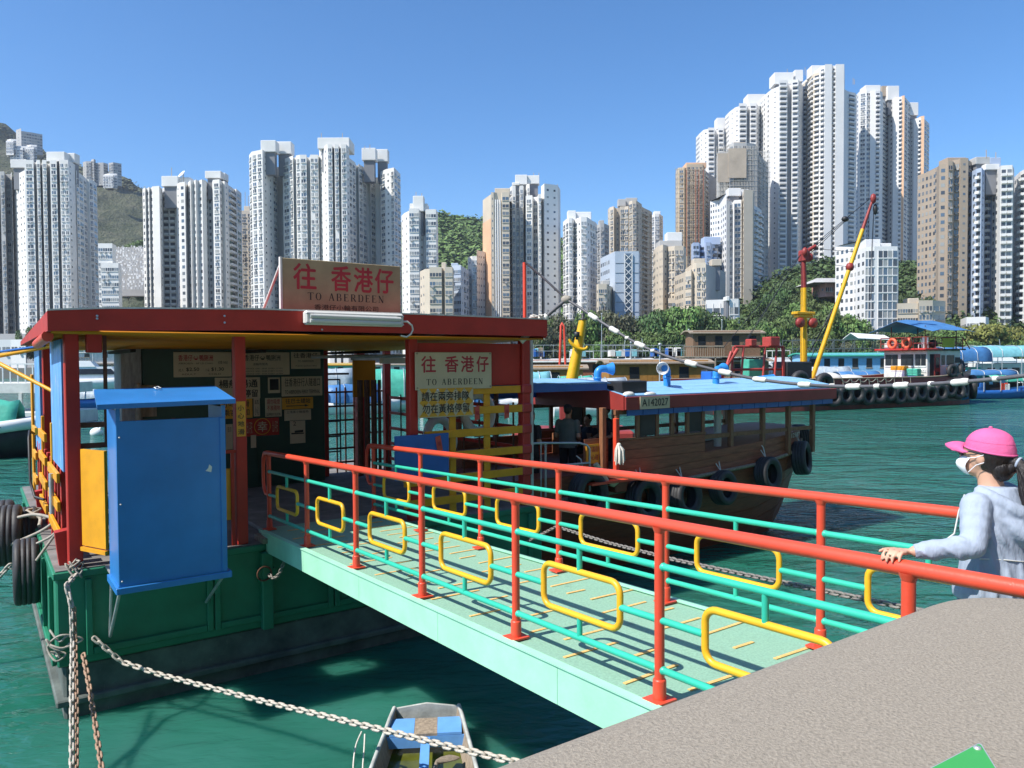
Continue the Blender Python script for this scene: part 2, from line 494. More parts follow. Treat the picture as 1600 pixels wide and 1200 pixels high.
# ---------------------------------------------------------------- water, land, hills
def water_mat():
    m = bpy.data.materials.new('harbour_water'); m.use_nodes = True
    nt = m.node_tree; p = nt.nodes['Principled BSDF']
    p.inputs['Roughness'].default_value = .07
    p.inputs['IOR'].default_value = 1.33
    p.subsurface_method = 'BURLEY'
    p.inputs['Subsurface Weight'].default_value = 1.0
    p.inputs['Subsurface Radius'].default_value = (.5, 1.0, .9)
    p.inputs['Subsurface Scale'].default_value = .45
    tc = nd(nt, 'ShaderNodeTexCoord')
    n0 = nd(nt, 'ShaderNodeTexNoise', Scale=.16, Detail=5.0, Roughness=.65)
    nt.links.new(tc.outputs['Object'], n0.inputs['Vector'])
    rp = nd(nt, 'ShaderNodeValToRGB')
    rp.color_ramp.elements[0].position = .35; rp.color_ramp.elements[1].position = .68
    rp.color_ramp.elements[0].color = (.013, .118, .078, 1)
    rp.color_ramp.elements[1].color = (.042, .165, .138, 1)
    nt.links.new(n0.outputs['Fac'], rp.inputs['Fac'])
    nt.links.new(rp.outputs['Color'], p.inputs['Base Color'])
    mp = nd(nt, 'ShaderNodeMapping'); mp.inputs['Scale'].default_value = (.8, 1.7, 1.0)
    mp.inputs['Rotation'].default_value = (0, 0, radians(-18))
    nt.links.new(tc.outputs['Object'], mp.inputs['Vector'])
    big = nd(nt, 'ShaderNodeTexNoise', Scale=.55, Detail=2.0, Roughness=.5, Distortion=.6)
    mid = nd(nt, 'ShaderNodeTexNoise', Scale=2.0, Detail=3.0, Roughness=.55, Distortion=.4)
    fin = nd(nt, 'ShaderNodeTexNoise', Scale=8.0, Detail=2.0, Roughness=.5)
    patch = nd(nt, 'ShaderNodeTexNoise', Scale=.07, Detail=3.0)
    nt.links.new(tc.outputs['Object'], patch.inputs['Vector'])
    for n in (big, mid, fin): nt.links.new(mp.outputs['Vector'], n.inputs['Vector'])
    pr = nd(nt, 'ShaderNodeMapRange')
    pr.inputs['From Min'].default_value = .35; pr.inputs['From Max'].default_value = .65
    pr.inputs['To Min'].default_value = .35; pr.inputs['To Max'].default_value = 1.15
    nt.links.new(patch.outputs['Fac'], pr.inputs['Value'])
    # calmer in the lee of the pier: the chop grows with distance from the quay wall
    sx = nd(nt, 'ShaderNodeSeparateXYZ'); nt.links.new(tc.outputs['Object'], sx.inputs[0])
    lee = nd(nt, 'ShaderNodeMapRange')
    lee.inputs['From Min'].default_value = 6; lee.inputs['From Max'].default_value = 18
    lee.inputs['To Min'].default_value = .16; lee.inputs['To Max'].default_value = 1.0
    nt.links.new(sx.outputs['Y'], lee.inputs['Value'])
    def mul(a, k):
        q = nd(nt, 'ShaderNodeMath', operation='MULTIPLY'); nt.links.new(a, q.inputs[0])
        if isinstance(k, float): q.inputs[1].default_value = k
        else: nt.links.new(k, q.inputs[1])
        return q.outputs[0]
    def add(a, b):
        q = nd(nt, 'ShaderNodeMath', operation='ADD'); nt.links.new(a, q.inputs[0]); nt.links.new(b, q.inputs[1]); return q.outputs[0]
    h = add(add(mul(big.outputs['Fac'], 1.15), mul(mid.outputs['Fac'], .5)), mul(fin.outputs['Fac'], .07))
    h = mul(mul(h, pr.outputs[0]), lee.outputs[0])
    bp = nd(nt, 'ShaderNodeBump', Strength=1.0, Distance=.55)
    nt.links.new(h, bp.inputs['Height'])
    nt.links.new(bp.outputs['Normal'], p.inputs['Normal'])
    return m

mb = MB(); mb.quad((-1500, -60, 0), (1500, -60, 0), (1500, 236, 0), (-1500, 236, 0))
single('water', None, None, mb, water_mat(), (0, 0, 0), False, kind='structure', rec=False)

GZ = 3.2
MT['land'] = M('promenade_ground', (.20, .19, .17), .9, .2, .1, .2, 2)
mb = MB()
mb.box(-1500, 1500, 236, 3000, -2, GZ)
single('ground', None, None, mb, MT['land'], (0, 236, 0), False, kind='structure')

def hill_mat(name, a, b, c, sc):
    m = bpy.data.materials.new(name); m.use_nodes = True
    nt = m.node_tree; p = nt.nodes['Principled BSDF']; p.inputs['Roughness'].default_value = .95
    p.inputs['Specular IOR Level'].default_value = .1
    tc = nd(nt, 'ShaderNodeTexCoord')
    n = nd(nt, 'ShaderNodeTexNoise', Scale=sc, Detail=8.0, Roughness=.75)
    nt.links.new(tc.outputs['Object'], n.inputs['Vector'])
    rp = nd(nt, 'ShaderNodeValToRGB')
    e = rp.color_ramp.elements
    e[0].position = .34; e[0].color = (*a, 1)
    e[1].position = .66; e[1].color = (*c, 1)
    k = e.new(.5); k.color = (*b, 1)
    nt.links.new(n.outputs['Fac'], rp.inputs['Fac'])
    nt.links.new(rp.outputs['Color'], p.inputs['Base Color'])
    v = nd(nt, 'ShaderNodeTexNoise', Scale=.22, Detail=4.0, Roughness=.7)
    nt.links.new(tc.outputs['Object'], v.inputs['Vector'])
    bp = nd(nt, 'ShaderNodeBump', Strength=1.0, Distance=9.0)
    nt.links.new(v.outputs['Fac'], bp.inputs['Height'])
    nt.links.new(bp.outputs['Normal'], p.inputs['Normal'])
    return m

HILLS = []
def hill(name, ridge, Yr, Yf, mat_, amp, step=6.0, back=120):
    """ridge: photo skyline (x, y) at depth Yr; slopes down to the ground at depth Yf"""
    pts = [PX(x, y, Yr) for x, y in ridge]
    xs = [p.x for p in pts]
    def rz(x):
        if x <= xs[0]: return pts[0].z
        for i in range(len(xs) - 1):
            if x <= xs[i + 1]:
                t = (x - xs[i]) / (xs[i + 1] - xs[i]); t = t * t * (3 - 2 * t)
                return pts[i].z * (1 - t) + pts[i + 1].z * t
        return pts[-1].z
    nx = int((xs[-1] - xs[0]) / step); ny = int((Yr + back - Yf) / step)
    vs = []; fs = []
    for j in range(ny + 1):
        for i in range(nx + 1):
            x = xs[0] + i * step; y = Yf + j * step
            # keep the silhouette while the slope comes nearer: follow the line of sight in x
            t = (y - Yf) / (Yr - Yf)
            s = min(1.0, t) ** .85
            xx = x * (.55 + .45 * min(1, y / Yr)) if False else x
            z = GZ + (rz(x) - GZ) * s
            if t > 1: z -= (t - 1) * 60
            nz = mnoise.fractal(Vector((x * .02, y * .02, 3.1)), 1.0, 2.1, 4) * amp + mnoise.noise(Vector((x * .13, y * .13, 7))) * amp * .35
            vs.append((xx, y, z + nz * min(1, t * 4)))
    for j in range(ny):
        for i in range(nx):
            a = j * (nx + 1) + i
            fs.append((a, a + 1, a + nx + 2, a + nx + 1))
    HILLS.append((vs, ny, nx))
    mb = MB(); mb.add(vs, fs, 0, False)
    return single(name, None, None, mb, mat_, (0, Yf, GZ), False, kind='structure', rec=False)

HM1 = hill_mat('scrub_hillside', (.085, .105, .06), (.14, .15, .095), (.20, .19, .135), .035)  # tones lightened so the colour itself carries distance haze
HM2 = hill_mat('wooded_hillside', (.035, .06, .02), (.075, .115, .036), (.13, .17, .06), .05)
hill('hill', [(-140, 165), (0, 193), (40, 225), (75, 240), (150, 262), (190, 277), (225, 294), (290, 322), (350, 352), (420, 380), (500, 400)], 1000, 560, HM1, 7)
hill('hill', [(560, 365), (620, 352), (665, 336), (690, 338), (730, 346), (760, 345), (800, 360), (850, 378), (880, 380), (920, 400), (980, 430)], 800, 520, HM2, 7)
hill('hill', [(1380, 350), (1440, 362), (1462, 370), (1500, 395), (1600, 400)], 1000, 640, HM1, 6, 9)
hill('hill', [(1120, 498), (1170, 470), (1200, 440), (1230, 424), (1290, 408), (1340, 412), (1400, 408), (1440, 410), (1470, 430), (1530, 480)], 350, 262, HM2, 1.6, 3.0, 90)

# ---------------------------------------------------------------- far towers
def wmat(name, c, var=.09, wear=.2, dark=None):
    return M(name, c, .75, var, .12, .1, .8, .05, wear=dark or tuple(x * .62 for x in c), wamt=wear, ws=.35, streak=(1, 1, .07))
WM = {
    'white': wmat('white_tower_render', (.68, .67, .64)),
    'white2': wmat('clean_white_tower_render', (.70, .69, .67), .04, .02),
    'grey': wmat('grey_tower_render', (.42, .415, .40), .1, .16),
    'cream': wmat('cream_tower_render', (.55, .48, .38)),
    'orange': wmat('apricot_tower_render', (.66, .42, .26)),
    'beige': wmat('taupe_tower_render', (.36, .29, .22), .05, .05),
    'blue': wmat('pale_blue_tower_render', (.36, .44, .58), .05, .05),
    'bluegrey': wmat('blue_grey_panels', (.40, .46, .54), .05, .03),
    'tan': wmat('tan_scaffold_net', (.45, .37, .28), .2, .2),
    'brown': wmat('scaffolded_brown_wall', (.52, .43, .31), .15, .2),
    'pinkbrick': wmat('salmon_brick_wall', (.50, .26, .20)),
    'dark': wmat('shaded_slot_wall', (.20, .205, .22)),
}
GL = [plain('far_glass_dark', (.055, .062, .075), .2, spec=.7), plain('far_glass_blue', (.09, .13, .18), .15, spec=.8),
      plain('far_glass_curtain', (.30, .31, .30), .35), plain('far_glass_mid', (.17, .185, .20), .2, spec=.7)]
STEEL = plain('scaffold_poles', (.42, .34, .24), .7)
rb = random.Random(5)

def facade(win, led, A, B, z0, z1, style, fl):
    A = Vector((A[0], A[1], 0)); B = Vector((B[0], B[1], 0))
    d = B - A; L = d.length
    if L < .3: return
    d.normalize(); n = Vector((d.y, -d.x, 0))
    k = style[0]; num = int(style[1:]) if len(style) > 1 else 1
    if k == 'b': return
    nf = int((z1 - 1.2 - z0) / fl)
    pit = L / num
    wf, hh, sill = {'w': (.62, 1.45, .85), 's': (.3, .8, 1.2), 'r': (.88, 1.25, .95), 'k': (.74, 1.9, .5), 'g': (.86, 2.3, .3), 'h': (.78, 1.6, .7), 'f': (.5, 1.3, .9)}[k]
    for i in range(nf):
        zb = z1 - 1.2 - (i + 1) * fl
        for c in range(num):
            if k in 'ws' and rb.random() < .02: continue
            mid = A + d * (pit * (c + .5)); hw = pit * wf / 2
            if k in 's': hw = min(hw, .45)
            if k == 'f': hw = min(hw, .8)
            zl, zh = zb + sill, zb + sill + hh
            q = n * .05
            gm = rb.choices((0, 1, 2, 3), (3.5, 3, 2.2, 3.5))[0]
            if k == 'k': gm = rb.choices((0, 3), (4, 1))[0]
            p0 = mid - d * hw + q; p1 = mid + d * hw + q
            win.quad((p0.x, p0.y, zl), (p1.x, p1.y, zl), (p1.x, p1.y, zh), (p0.x, p0.y, zh), gm)
            if k in 'wh':
                # mullion and a hood slab
                led.obox((mid.x + n.x * .08, mid.y + n.y * .08, (zl + zh) / 2), d * .07, n * .06, (0, 0, hh / 2))
                led.obox((mid.x + n.x * .2, mid.y + n.y * .2, zl - .12), d * (hw + .12), n * .2, (0, 0, .12))
                if rb.random() < .45:
                    s_ = mid + d * rb.uniform(-.4, .4) * hw + n * .35
                    led.obox((s_.x, s_.y, zl - .5), d * .38, n * .28, (0, 0, .27), 1)
            elif k == 'k':
                led.obox((mid.x + n.x * .55, mid.y + n.y * .55, zl - .05), d * (hw + .1), n * .55, (0, 0, .5))
            elif k == 'r':
                led.obox((mid.x + n.x * .12, mid.y + n.y * .12, zl - .1), d * pit / 2, n * .12, (0, 0, .1))
                led.obox((mid.x + n.x * .07, mid.y + n.y * .07, (zl + zh) / 2), d * .06, n * .05, (0, 0, hh / 2))
                if rb.random() < .25:
                    s_ = mid + n * .35
                    led.obox((s_.x, s_.y, zl - .45), d * .38, n * .28, (0, 0, .25), 1)
            elif k == 'g':
                led.obox((mid.x + n.x * .1 - d.x * pit / 2, mid.y + n.y * .1 - d.y * pit / 2, zb + fl / 2), d * .09, n * .1, (0, 0, fl / 2))
        if k == 'g':
            c_ = (A + B) / 2
            led.obox((c_.x + n.x * .12, c_.y + n.y * .12, zb + .12), d * L / 2, n * .14, (0, 0, .16))

AC = plain('air_conditioner_grey', (.36, .36, .36), .6)
def tower(label, Yd, wings, roofs=(), wall='white', fl=2.8, name='tower_block', cat='tower block', depth=16, base_y=None, mast=0, net=None):
    """wings: (top y, [(x, forward(-)/back(+) metres)...], [style per facet], wall key or None)"""
    xs = [p[0] for w in wings for p in w[1]]
    c = PX((min(xs) + max(xs)) / 2, 420, Yd)
    zb = GZ if base_y is None else PX(800, base_y, Yd).z
    T = Thing(name, label, cat, (c.x, Yd + depth / 2, zb), False)
    win, led = MB(), MB()
    walls = {}
    for w in wings:
        ytop, pts, sty = w[0], w[1], w[2]
        key = w[3] if len(w) > 3 and w[3] else wall
        P = []
        for x, dv in pts:
            Y = Yd + dv
            P.append((PX(x, 420, Y).x, Y))
        zt = PX(pts[0][0], ytop, Yd).z
        back = max(Yd + depth, max(p[1] for p in P) + 6)
        poly = list(P)
        br = min(P[-1][0], P[-1][0] * back / P[-1][1]); bl = min(max(P[0][0], P[0][0] * back / P[0][1]), br - 3)
        poly += [(br, back), (bl, back)]
        wb = walls.setdefault(key, MB())
        wb.prism(poly, zb, zt)
        # parapet coping stands a little proud
        for i in range(len(P) - 1):
            facade(win, led, P[i], P[i + 1], max(zb, GZ + 2), zt, sty[i], fl)
        # side faces that can be seen from a step aside
        facade(win, led, (bl, back), P[0], max(zb, GZ + 2), zt, 'f5' if depth > 12 else 's2', fl)
        facade(win, led, P[-1], (br, back), max(zb, GZ + 2), zt, 'f5' if depth > 12 else 's2', fl)
    for key, wb in walls.items():
        T.part('wall', wb, WM[key])
    for r in roofs:
        xa, xb, ya, yb = r[:4]; dv = r[4] if len(r) > 4 else 1.0; key = r[5] if len(r) > 5 else wall
        Y = Yd + dv
        a = PX(xa, ya, Y); b = PX(xb, yb, Y)
        mb = MB(); mb.box(a.x, b.x, Y, Y + min(10, max(4, (b.x - a.x) * .8)), b.z, a.z, bev=.15)
        wdt = b.x - a.x
        st_ = MB(); st_.box(a.x + wdt * .12, b.x - wdt * .12, Y + .8, Y + 3.8, b.z - 9, b.z - .01); T.part('stair_core', st_, WM['dark'])
        T.part('roof_block', mb, WM[key])
    if win.f: T.part('window', win, GL, kind='stuff', rec=False)
    if led.f: T.part('ledge', led, [WM[wall], AC], kind='stuff', rec=False)
    if mast:
        mb = MB()
        for x, y0, y1 in mast:
            a = PX(x, y0, Yd + 4); b = PX(x, y1, Yd + 4)
            mb.tube([a, b], .14, 4)
        T.part('antenna', mb, STEEL, kind='stuff')
    return T

tower('grey slab block cut by the far left edge of the skyline', 330,
      [(268, [(-50, 4), (-20, 0), (-6, 0), (-3, 6), (2, 6), (4, 0), (10, 0), (12, 5), (20, 5), (22, 1)], ['w2', 'w2', 'b', 'w1', 'b', 'w1', 'b', 'w1', 'b'])], (), 'grey')
tower('white tower with twin box tank rooms beside the far left edge', 326,
      [(268, [(19, 12), (33, 3), (42, -2)], ['s2', 's2']),
       (254, [(42, -4), (56, -4), (57, 0), (60, 0), (61, -4), (66, -4), (67, 2), (69, 2), (70, -4), (76, -4), (77, 2), (81, 2), (82, -4), (92, -4), (93, 1), (96, 1), (97, -4), (110, -4), (116, 0), (122, 5)],
        ['w1', 'b', 'b', 'b', 'w1', 'b', 'b', 'b', 'w1', 'b', 'b', 'b', 'w1', 'b', 'b', 'b', 'w2', 's1', 'b']),
       (262, [(122, 4), (126, 8), (133, 14), (138, 20), (142, 20), (148, 22), (154, 29)], ['w1', 'w1', 'w1', 'b', 'w1', 'w1'])],
      [(16, 41, 249, 262, 2), (72, 101, 237, 252, -1), (101, 117, 239, 254, 3)], 'white')
tower('low white stepped block with ribbon windows at the foot of the hill', 300,
      [(379, [(154, 2), (176, 2), (182, 8)], ['r3', 'b']), (414, [(158, -6), (185, -6), (190, 2)], ['r4', 'b'])], (), 'white', 2.9, 'apartment_block', 'building')
tower('white finned tower with a dish aerial and two tank rooms', 330,
      [(293, [(225, 3), (229, 0), (232, 2), (235, -1), (238, 1), (241, -2), (251, -3), (256, 4)], ['f1', 'b', 'f1', 'b', 'f1', 'b', 's1']),
       (286, [(256, 9), (276, 9), (278, 3), (283, -1), (291, -2), (296, 6)], ['k2', 'b', 's1', 'f1', 'b']),
       (283, [(296, 3), (300, -2), (305, 0), (308, -3), (313, -1), (318, -3), (324, -1), (327, 4), (333, 4), (335, -2), (345, -3), (349, 1), (353, 0), (358, 4)],
        ['f1', 'b', 'f1', 'b', 'f1', 'b', 'f1', 'f1', 'b', 'w1', 'f1', 'b', 's1']),
       (284, [(358, 5), (368, 14), (371, 13), (379, 22)], ['k1', 'b', 'w1'])],
      [(252, 278, 275, 291, 2), (278, 297, 277, 289, 4), (320, 345, 267, 278, 1), (345, 352, 270, 281, 4)], 'white', mast=[(287, 268, 288), (268, 262, 276)])
mb = MB()
c = PX(285, 273, 334); mb.lathe(c, (-.5, -.6, .6), [(0.02, 0), (1.0, .12), (1.9, .5), (1.95, .55), (1.9, .56), (1.0, .2), (0.02, .08)], 16)
mb.tube([c, c + Vector((0, 0, -3.4))], .2, 6)
single('dish_antenna', 'white dish aerial on the roof of the finned tower', 'antenna', mb, MT['white'], tuple(c), False)
tower('narrow cream block squeezed between the finned and the three-pronged towers', 380, [(329, [(378, 0), (396, 0)], ['w2'])], [(381, 390, 322, 330, 3)], 'cream', mast=[(383, 300, 325), (388, 306, 325)])
tower('wide white tower with three capped tank rooms behind the roof sign', 314,
      [(238, [(392, 4), (396, -1), (412, -4), (413, -4), (428, 6), (435, 12)], ['w1', 'w2', 'b', 's2', 'w1']),
       (243, [(435, 18), (443, 18), (444, 6), (455, 2), (460, 0), (461, 3), (464, 3), (465, 0), (471, -1), (481, -1), (482, 3), (486, 3), (487, -1), (499, -1), (502, 3)],
        ['b', 'b', 'w1', 'w1', 'b', 'b', 'b', 'w1', 'w1', 'b', 'b', 'b', 'w2', 'b']),
       (232, [(501, 2), (514, -6), (521, -6), (522, -2), (524, -2), (525, -6), (531, -6), (532, -2), (534, -2), (535, -6), (543, -6), (548, -1)],
        ['s2', 'w1', 'b', 'b', 'b', 'w1', 'b', 'b', 'b', 'w1', 's1']),
       (246, [(547, 0), (552, 4), (557, 8), (558, 12), (561, 13), (562, 10), (568, 14), (574, 19), (575, 22), (579, 23), (580, 20), (588, 26)],
        ['w1', 'w1', 'b', 'b', 'b', 'w1', 'w1', 'b', 'b', 'b', 'w1']),
       (253, [(588, 26), (595, 26), (596, 16), (604, 12), (612, 10), (617, 9), (622, 14), (627, 20)], ['b', 'b', 'w1', 's1', 'w1', 'w1', 'w1'])],
      [(407, 431, 219, 237, -2), (431, 455, 221, 240, 4), (496, 546, 215, 232, -3), (565, 587, 231, 250, 12), (587, 606, 233, 252, 18)], 'white', 2.76,
      mast=[(502, 208, 216), (570, 228, 233), (578, 226, 233), (535, 208, 216)])
tower('white tower with ribbon windows and a stepped top, by the dark hill', 290,
      [(331, [(628, 8), (632, 3), (640, -2)], ['s1', 's1']), (328, [(640, -3), (655, -3), (656, 0), (663, 3), (665, 3), (666, -1), (682, -1), (685, 5)], ['r2', 'b', 's1', 'b', 'b', 'r2', 's1'])],
      [(645, 662, 306, 330, 0), (640, 668, 318, 330, 2)], 'white', 2.85, mast=[(650, 300, 308), (659, 302, 308)])
tower('low beige block with brown ledges beside the white stepped tower', 262,
      [(421, [(656, 6), (664, -1), (671, -2)], ['s2', 'b']), (419, [(671, -3), (690, -3), (691, 0), (694, 0), (695, -3), (707, -3), (709, 3)], ['r2', 'b', 'b', 'b', 'r1', 'b'])],
      [(690, 697, 410, 420, 1)], 'cream', 3.0, 'apartment_block', 'building')
tower('low grey blue block with a shaded side behind the beige one', 280,
      [(414, [(706, 2), (720, 0), (724, 6), (732, 16)], ['r3', 's1', 'w2'])], [(705, 716, 411, 416, 2)], 'bluegrey', 2.8, 'apartment_block', 'building')
tower('white block dotted with square windows left of the apricot tower', 300,
      [(400, [(731, 4), (738, 0), (746, 0)], ['s1', 'w2']), (391, [(745, -1), (750, 2), (758, 4)], ['s2', 's2'])], (), 'white', 2.8)
tower('slim apricot and cream tower with white drainpipes up its front', 300,
      [(306, [(755, 8), (768, -3)], ['b'], 'cream'),
       (303, [(768, -3), (772, -3), (777, -2), (784, -2), (785, -3), (796, -3), (797, 3)], ['s1', 'b', 'b', 'b', 'r1', 'b'], 'cream')],
      [(773, 797, 294, 305, 3)], 'cream', 2.85)
a = PX(755, 341, 300 + 7.7); b = PX(768, 341, 297)
mb = MB()
pa, pb = PX(755, 420, 308), PX(768, 420, 297)
n_ = Vector((pb.y - pa.y, -(pb.x - pa.x), 0)).normalized() * .12
mb.prism([(pa.x + n_.x, pa.y + n_.y), (pb.x + n_.x, pb.y + n_.y), (pb.x + n_.x + .3, pb.y + n_.y + .3), (pa.x, pa.y + .6)], GZ, b.z)
tw = [o for o in COL.objects if o.get('label', '').startswith('slim apricot')][0]
o = bpy.data.objects.new('wall', mesh_from(mb, 'wall', WM['orange'], tuple(tw.location))); COL.objects.link(o); o.parent = tw
mb = MB()
for x in (774.5, 778, 781.5):
    p0 = PX(x, 312, 297.4); mb.tube([(p0.x, 297.4, GZ), (p0.x, 297.4, p0.z)], .3, 6)
o = bpy.data.objects.new('drainpipe', mesh_from(mb, 'drainpipe', WM['white2'], tuple(tw.location))); COL.objects.link(o); o.parent = tw
tower('tall white tower with a flat blank right face and green roof rim', 310,
      [(290, [(797, 4), (801, 0), (806, 0), (807, 2), (812, 2), (813, 0), (818, 0), (821, 5)], ['w1', 'w1', 'b', 'w1', 'b', 'w1', 'b']),
       (288, [(820, 6), (824, 0), (828, -1)], ['b', 'w1']),
       (310, [(822, -5), (832, -6), (834, -2), (840, -3), (842, -8), (846, -8)], ['w1', 'b', 'h1', 'b', 'w1']),
       (293, [(846, -2), (851, -7), (872, -4), (876, 4)], ['b', 's2', 'b'], 'white2')],
      [(805, 824, 273, 288, 2, 'white2'), (824, 843, 274, 287, 3, 'white'), (800, 812, 285, 289, 1)], 'white', 2.8, mast=[(834, 270, 276), (842, 270, 278), (871, 288, 296)])
tower('white eight-sided tower with a railed tank deck', 290,
      [(343, [(880, 5), (884, 0), (889, -3), (894, -3), (898, 0), (903, -3), (908, -5), (917, -5), (922, -1), (926, 3), (930, 5), (933, 10)],
        ['w1', 'w1', 'w1', 'w1', 'w1', 's1', 'w2', 's1', 'w1', 'w1', 'w1'])],
      [(887, 900, 329, 344, 0), (900, 924, 331, 344, 2)], 'white2', 2.85)
tower('grey tower half hidden right of the eight-sided one', 360, [(349, [(933, 4), (938, 0), (944, 0), (952, 6)], ['w1', 'w1', 'w1'])], [(936, 944, 344, 350, 2)], 'grey')
tower('cream and grey tower with black triangle gable and round bays', 400,
      [(324, [(950, 6), (953, 0), (959, -3), (962, 2), (968, 2), (969, -2), (976, -2), (982, -3), (983, 0)], ['s1', 'w1', 'b', 's1', 'b', 'h1', 'h1', 'b']),
       (317, [(983, -3), (988, -6), (994, -6), (998, -2), (1003, 4)], ['h1', 'w1', 'w1', 's1']),
       (320, [(1003, 4), (1006, 8), (1012, 13), (1014, 14), (1019, 20)], ['k1', 'k1', 'b', 'w1'])],
      [(966, 978, 311, 322, 1, 'grey'), (978, 996, 309, 322, 3, 'grey')], 'cream', 2.8)
tower('pale slim tower tucked behind the cream and grey one', 440, [(335, [(1018, 2), (1023, -2), (1030, -2), (1036, 6)], ['w1', 'w2', 'w1'])], [(1022, 1032, 330, 336, 2)], 'white2')
T = tower('blue grey office block with a white criss-cross lattice strip', 270,
      [(394, [(953, 4), (961, -2)], ['b']), (394, [(961, -2), (998, -2), (1000, 6)], ['b', 'b'])], (), 'bluegrey', 3.2, 'office_block', 'building')
lat = MB(); gp = MB()
a = PX(976, 396, 267.9); b = PX(987.5, 500, 267.9)
gp.quad((a.x, 267.9, GZ), (b.x, 267.9, GZ), (b.x, 267.9, a.z), (a.x, 267.9, a.z))
T.part('lattice_glass', gp, GL[1], rec=False)
hh = b.x - a.x; z = a.z - .2
while z - hh > GZ + 2:
    lat.tube([(a.x, 267.6, z), (b.x, 267.6, z - hh)], .16, 4); lat.tube([(b.x, 267.55, z), (a.x, 267.55, z - hh)], .16, 4)
    z -= hh
for x_ in (a.x, b.x): lat.tube([(x_, 267.6, GZ), (x_, 267.6, a.z)], .2, 4)
T.part('lattice', lat, WM['white2'])
gr = MB()
x0, x1 = PX(961.5, 400, 268).x, PX(997.5, 400, 268).x
z = a.z - 3.4
while z > GZ:
    gr.box(x0, a.x - .3, 267.86, 267.99, z, z + .12); gr.box(b.x + .3, x1, 267.86, 267.99, z, z + .12); z -= 3.4
T.part('panel_joint', gr, WM['dark'], kind='stuff')
tower('small cream walk-up block left of the lattice office block', 262, [(444, [(932, 2), (935, -1), (948, -1), (953, 6), (957, 10)], ['s1', 'r2', 's1', 'b'])], [(941, 953, 438, 445, 2, 'grey')], 'cream', 2.9, 'apartment_block', 'building')
tower('cream block with a penthouse and glazed balconies', 300,
      [(384, [(1024, 6), (1030, 0), (1036, -3), (1044, 0)], ['s1', 's2', 's1']), (386, [(1044, -1), (1054, -3), (1068, -3), (1072, 4)], ['w2', 'w2', 's1']), (468, [(1044, -6), (1056, -7), (1070, -7), (1072, -2)], ['r2', 'r2', 'b'])],
      [(1042, 1066, 363, 376, 5, 'white2'), (1030, 1066, 376, 388, 3, 'grey')], 'cream', 2.9, 'apartment_block', 'building')
tower('pale blue block with balconies behind the cream walk-ups', 350,
      [(380, [(1080, 4), (1083, -2), (1092, -2), (1094, 3), (1101, 0), (1103, -3), (1110, -3), (1113, 4), (1118, 5), (1130, 14)], ['b', 'k2', 'b', 'k1', 'b', 'w1', 'b', 'k1', 'k2'])],
      [(1100, 1126, 370, 382, 4)], 'blue', 2.8)
tower('beige walk-up block with a blank grey side wall', 275,
      [(424, [(1068, 4), (1071, 0), (1080, -2), (1083, 0)], ['b', 'r1', 'b']), (412, [(1082, 0), (1088, -2), (1103, -3)], ['s1', 'w2']), (414, [(1103, -3), (1134, 22)], ['b'], 'grey')],
      [(1084, 1102, 404, 414, 2), (1112, 1128, 405, 415, 8)], 'cream', 2.9, 'apartment_block', 'building')
tower('slim white tower with square bay windows and a blue shaded side', 350,
      [(303, [(1128, 10), (1135, -1)], ['s1']), (314, [(1135, -2), (1140, 1), (1145, 1), (1147, -2)], ['b', 'h1', 'b']), (312, [(1147, 1), (1158, 0), (1162, 3)], ['h1', 's1']),
       (300, [(1162, -5), (1176, -4), (1178, 5)], ['b', 'b'], 'cream'), (316, [(1177, 6), (1184, 12), (1190, 19)], ['k1', 'k1'])],
      [(1138, 1158, 294, 306, 4), (1156, 1170, 296, 306, 6)], 'white2', 2.75)
tower('low white frame building with deep square openings among the trees', 255, [(468, [(1103, 2), (1137, 0), (1140, -3), (1154, -3), (1156, 4)], ['g3', 'b', 'g2', 'b'])], [(1135, 1140, 463, 470, -4)], 'white2', 4.2, 'podium_building', 'building')

def scaffold(T, x0, x1, y0, y1, Yd, nx, m, name='scaffold'):
    mb = MB(); a = PX(x0, y0, Yd); b = PX(x1, y1, Yd)
    for i in range(nx + 1):
        x = a.x + (b.x - a.x) * i / nx
        mb.box(x - .09, x + .09, Yd - .09, Yd + .09, b.z, a.z)
    z = b.z
    while z < a.z:
        mb.box(a.x - .4, b.x + .4, Yd - .3, Yd - .14, z, z + .14); z += 2.7
    T.part(name, mb, m)
T = tower('brown tower wrapped in bamboo scaffolding with a peach cap', 440,
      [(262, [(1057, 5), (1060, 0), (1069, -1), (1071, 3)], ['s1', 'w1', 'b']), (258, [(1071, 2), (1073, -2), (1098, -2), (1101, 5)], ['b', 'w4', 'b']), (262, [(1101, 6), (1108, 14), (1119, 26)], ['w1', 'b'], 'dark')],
      [(1072, 1104, 254, 262, -1, 'orange')], 'brown', 2.8)
scaffold(T, 1056, 1102, 262, 400, 434, 16, STEEL)
mb = MB()
for x in (1073, 1087, 1092, 1099):
    p = PX(x, 265, 433); q = PX(x, 400, 433); mb.box(p.x - .12, p.x + .12, 432.9, 433.1, q.z, p.z)
T.part('hoist_track', mb, plain('red_hoist', (.35, .06, .03)))
T = tower('stepped tower under pale scaffolding with a tan net over its upper front', 410,
      [(237, [(1120, 4), (1123, 0), (1140, 0)], ['b', 'w2']), (228, [(1139, -3), (1146, -6), (1166, -6), (1178, -4), (1183, 3)], ['w1', 'w3', 'w2', 'b']), (238, [(1183, 4), (1190, 12), (1200, 22)], ['w1', 'w2'])],
      [(1146, 1166, 222, 231, -2, 'tan')], 'grey', 2.8)
scaffold(T, 1120, 1182, 228, 420, 402, 26, plain('pale_bamboo', (.55, .50, .42), .7))
mb = MB(); p = PX(1138, 232, 401.5); q = PX(1166, 278, 401.5); mb.box(p.x, q.x, 401.2, 401.5, q.z, p.z)
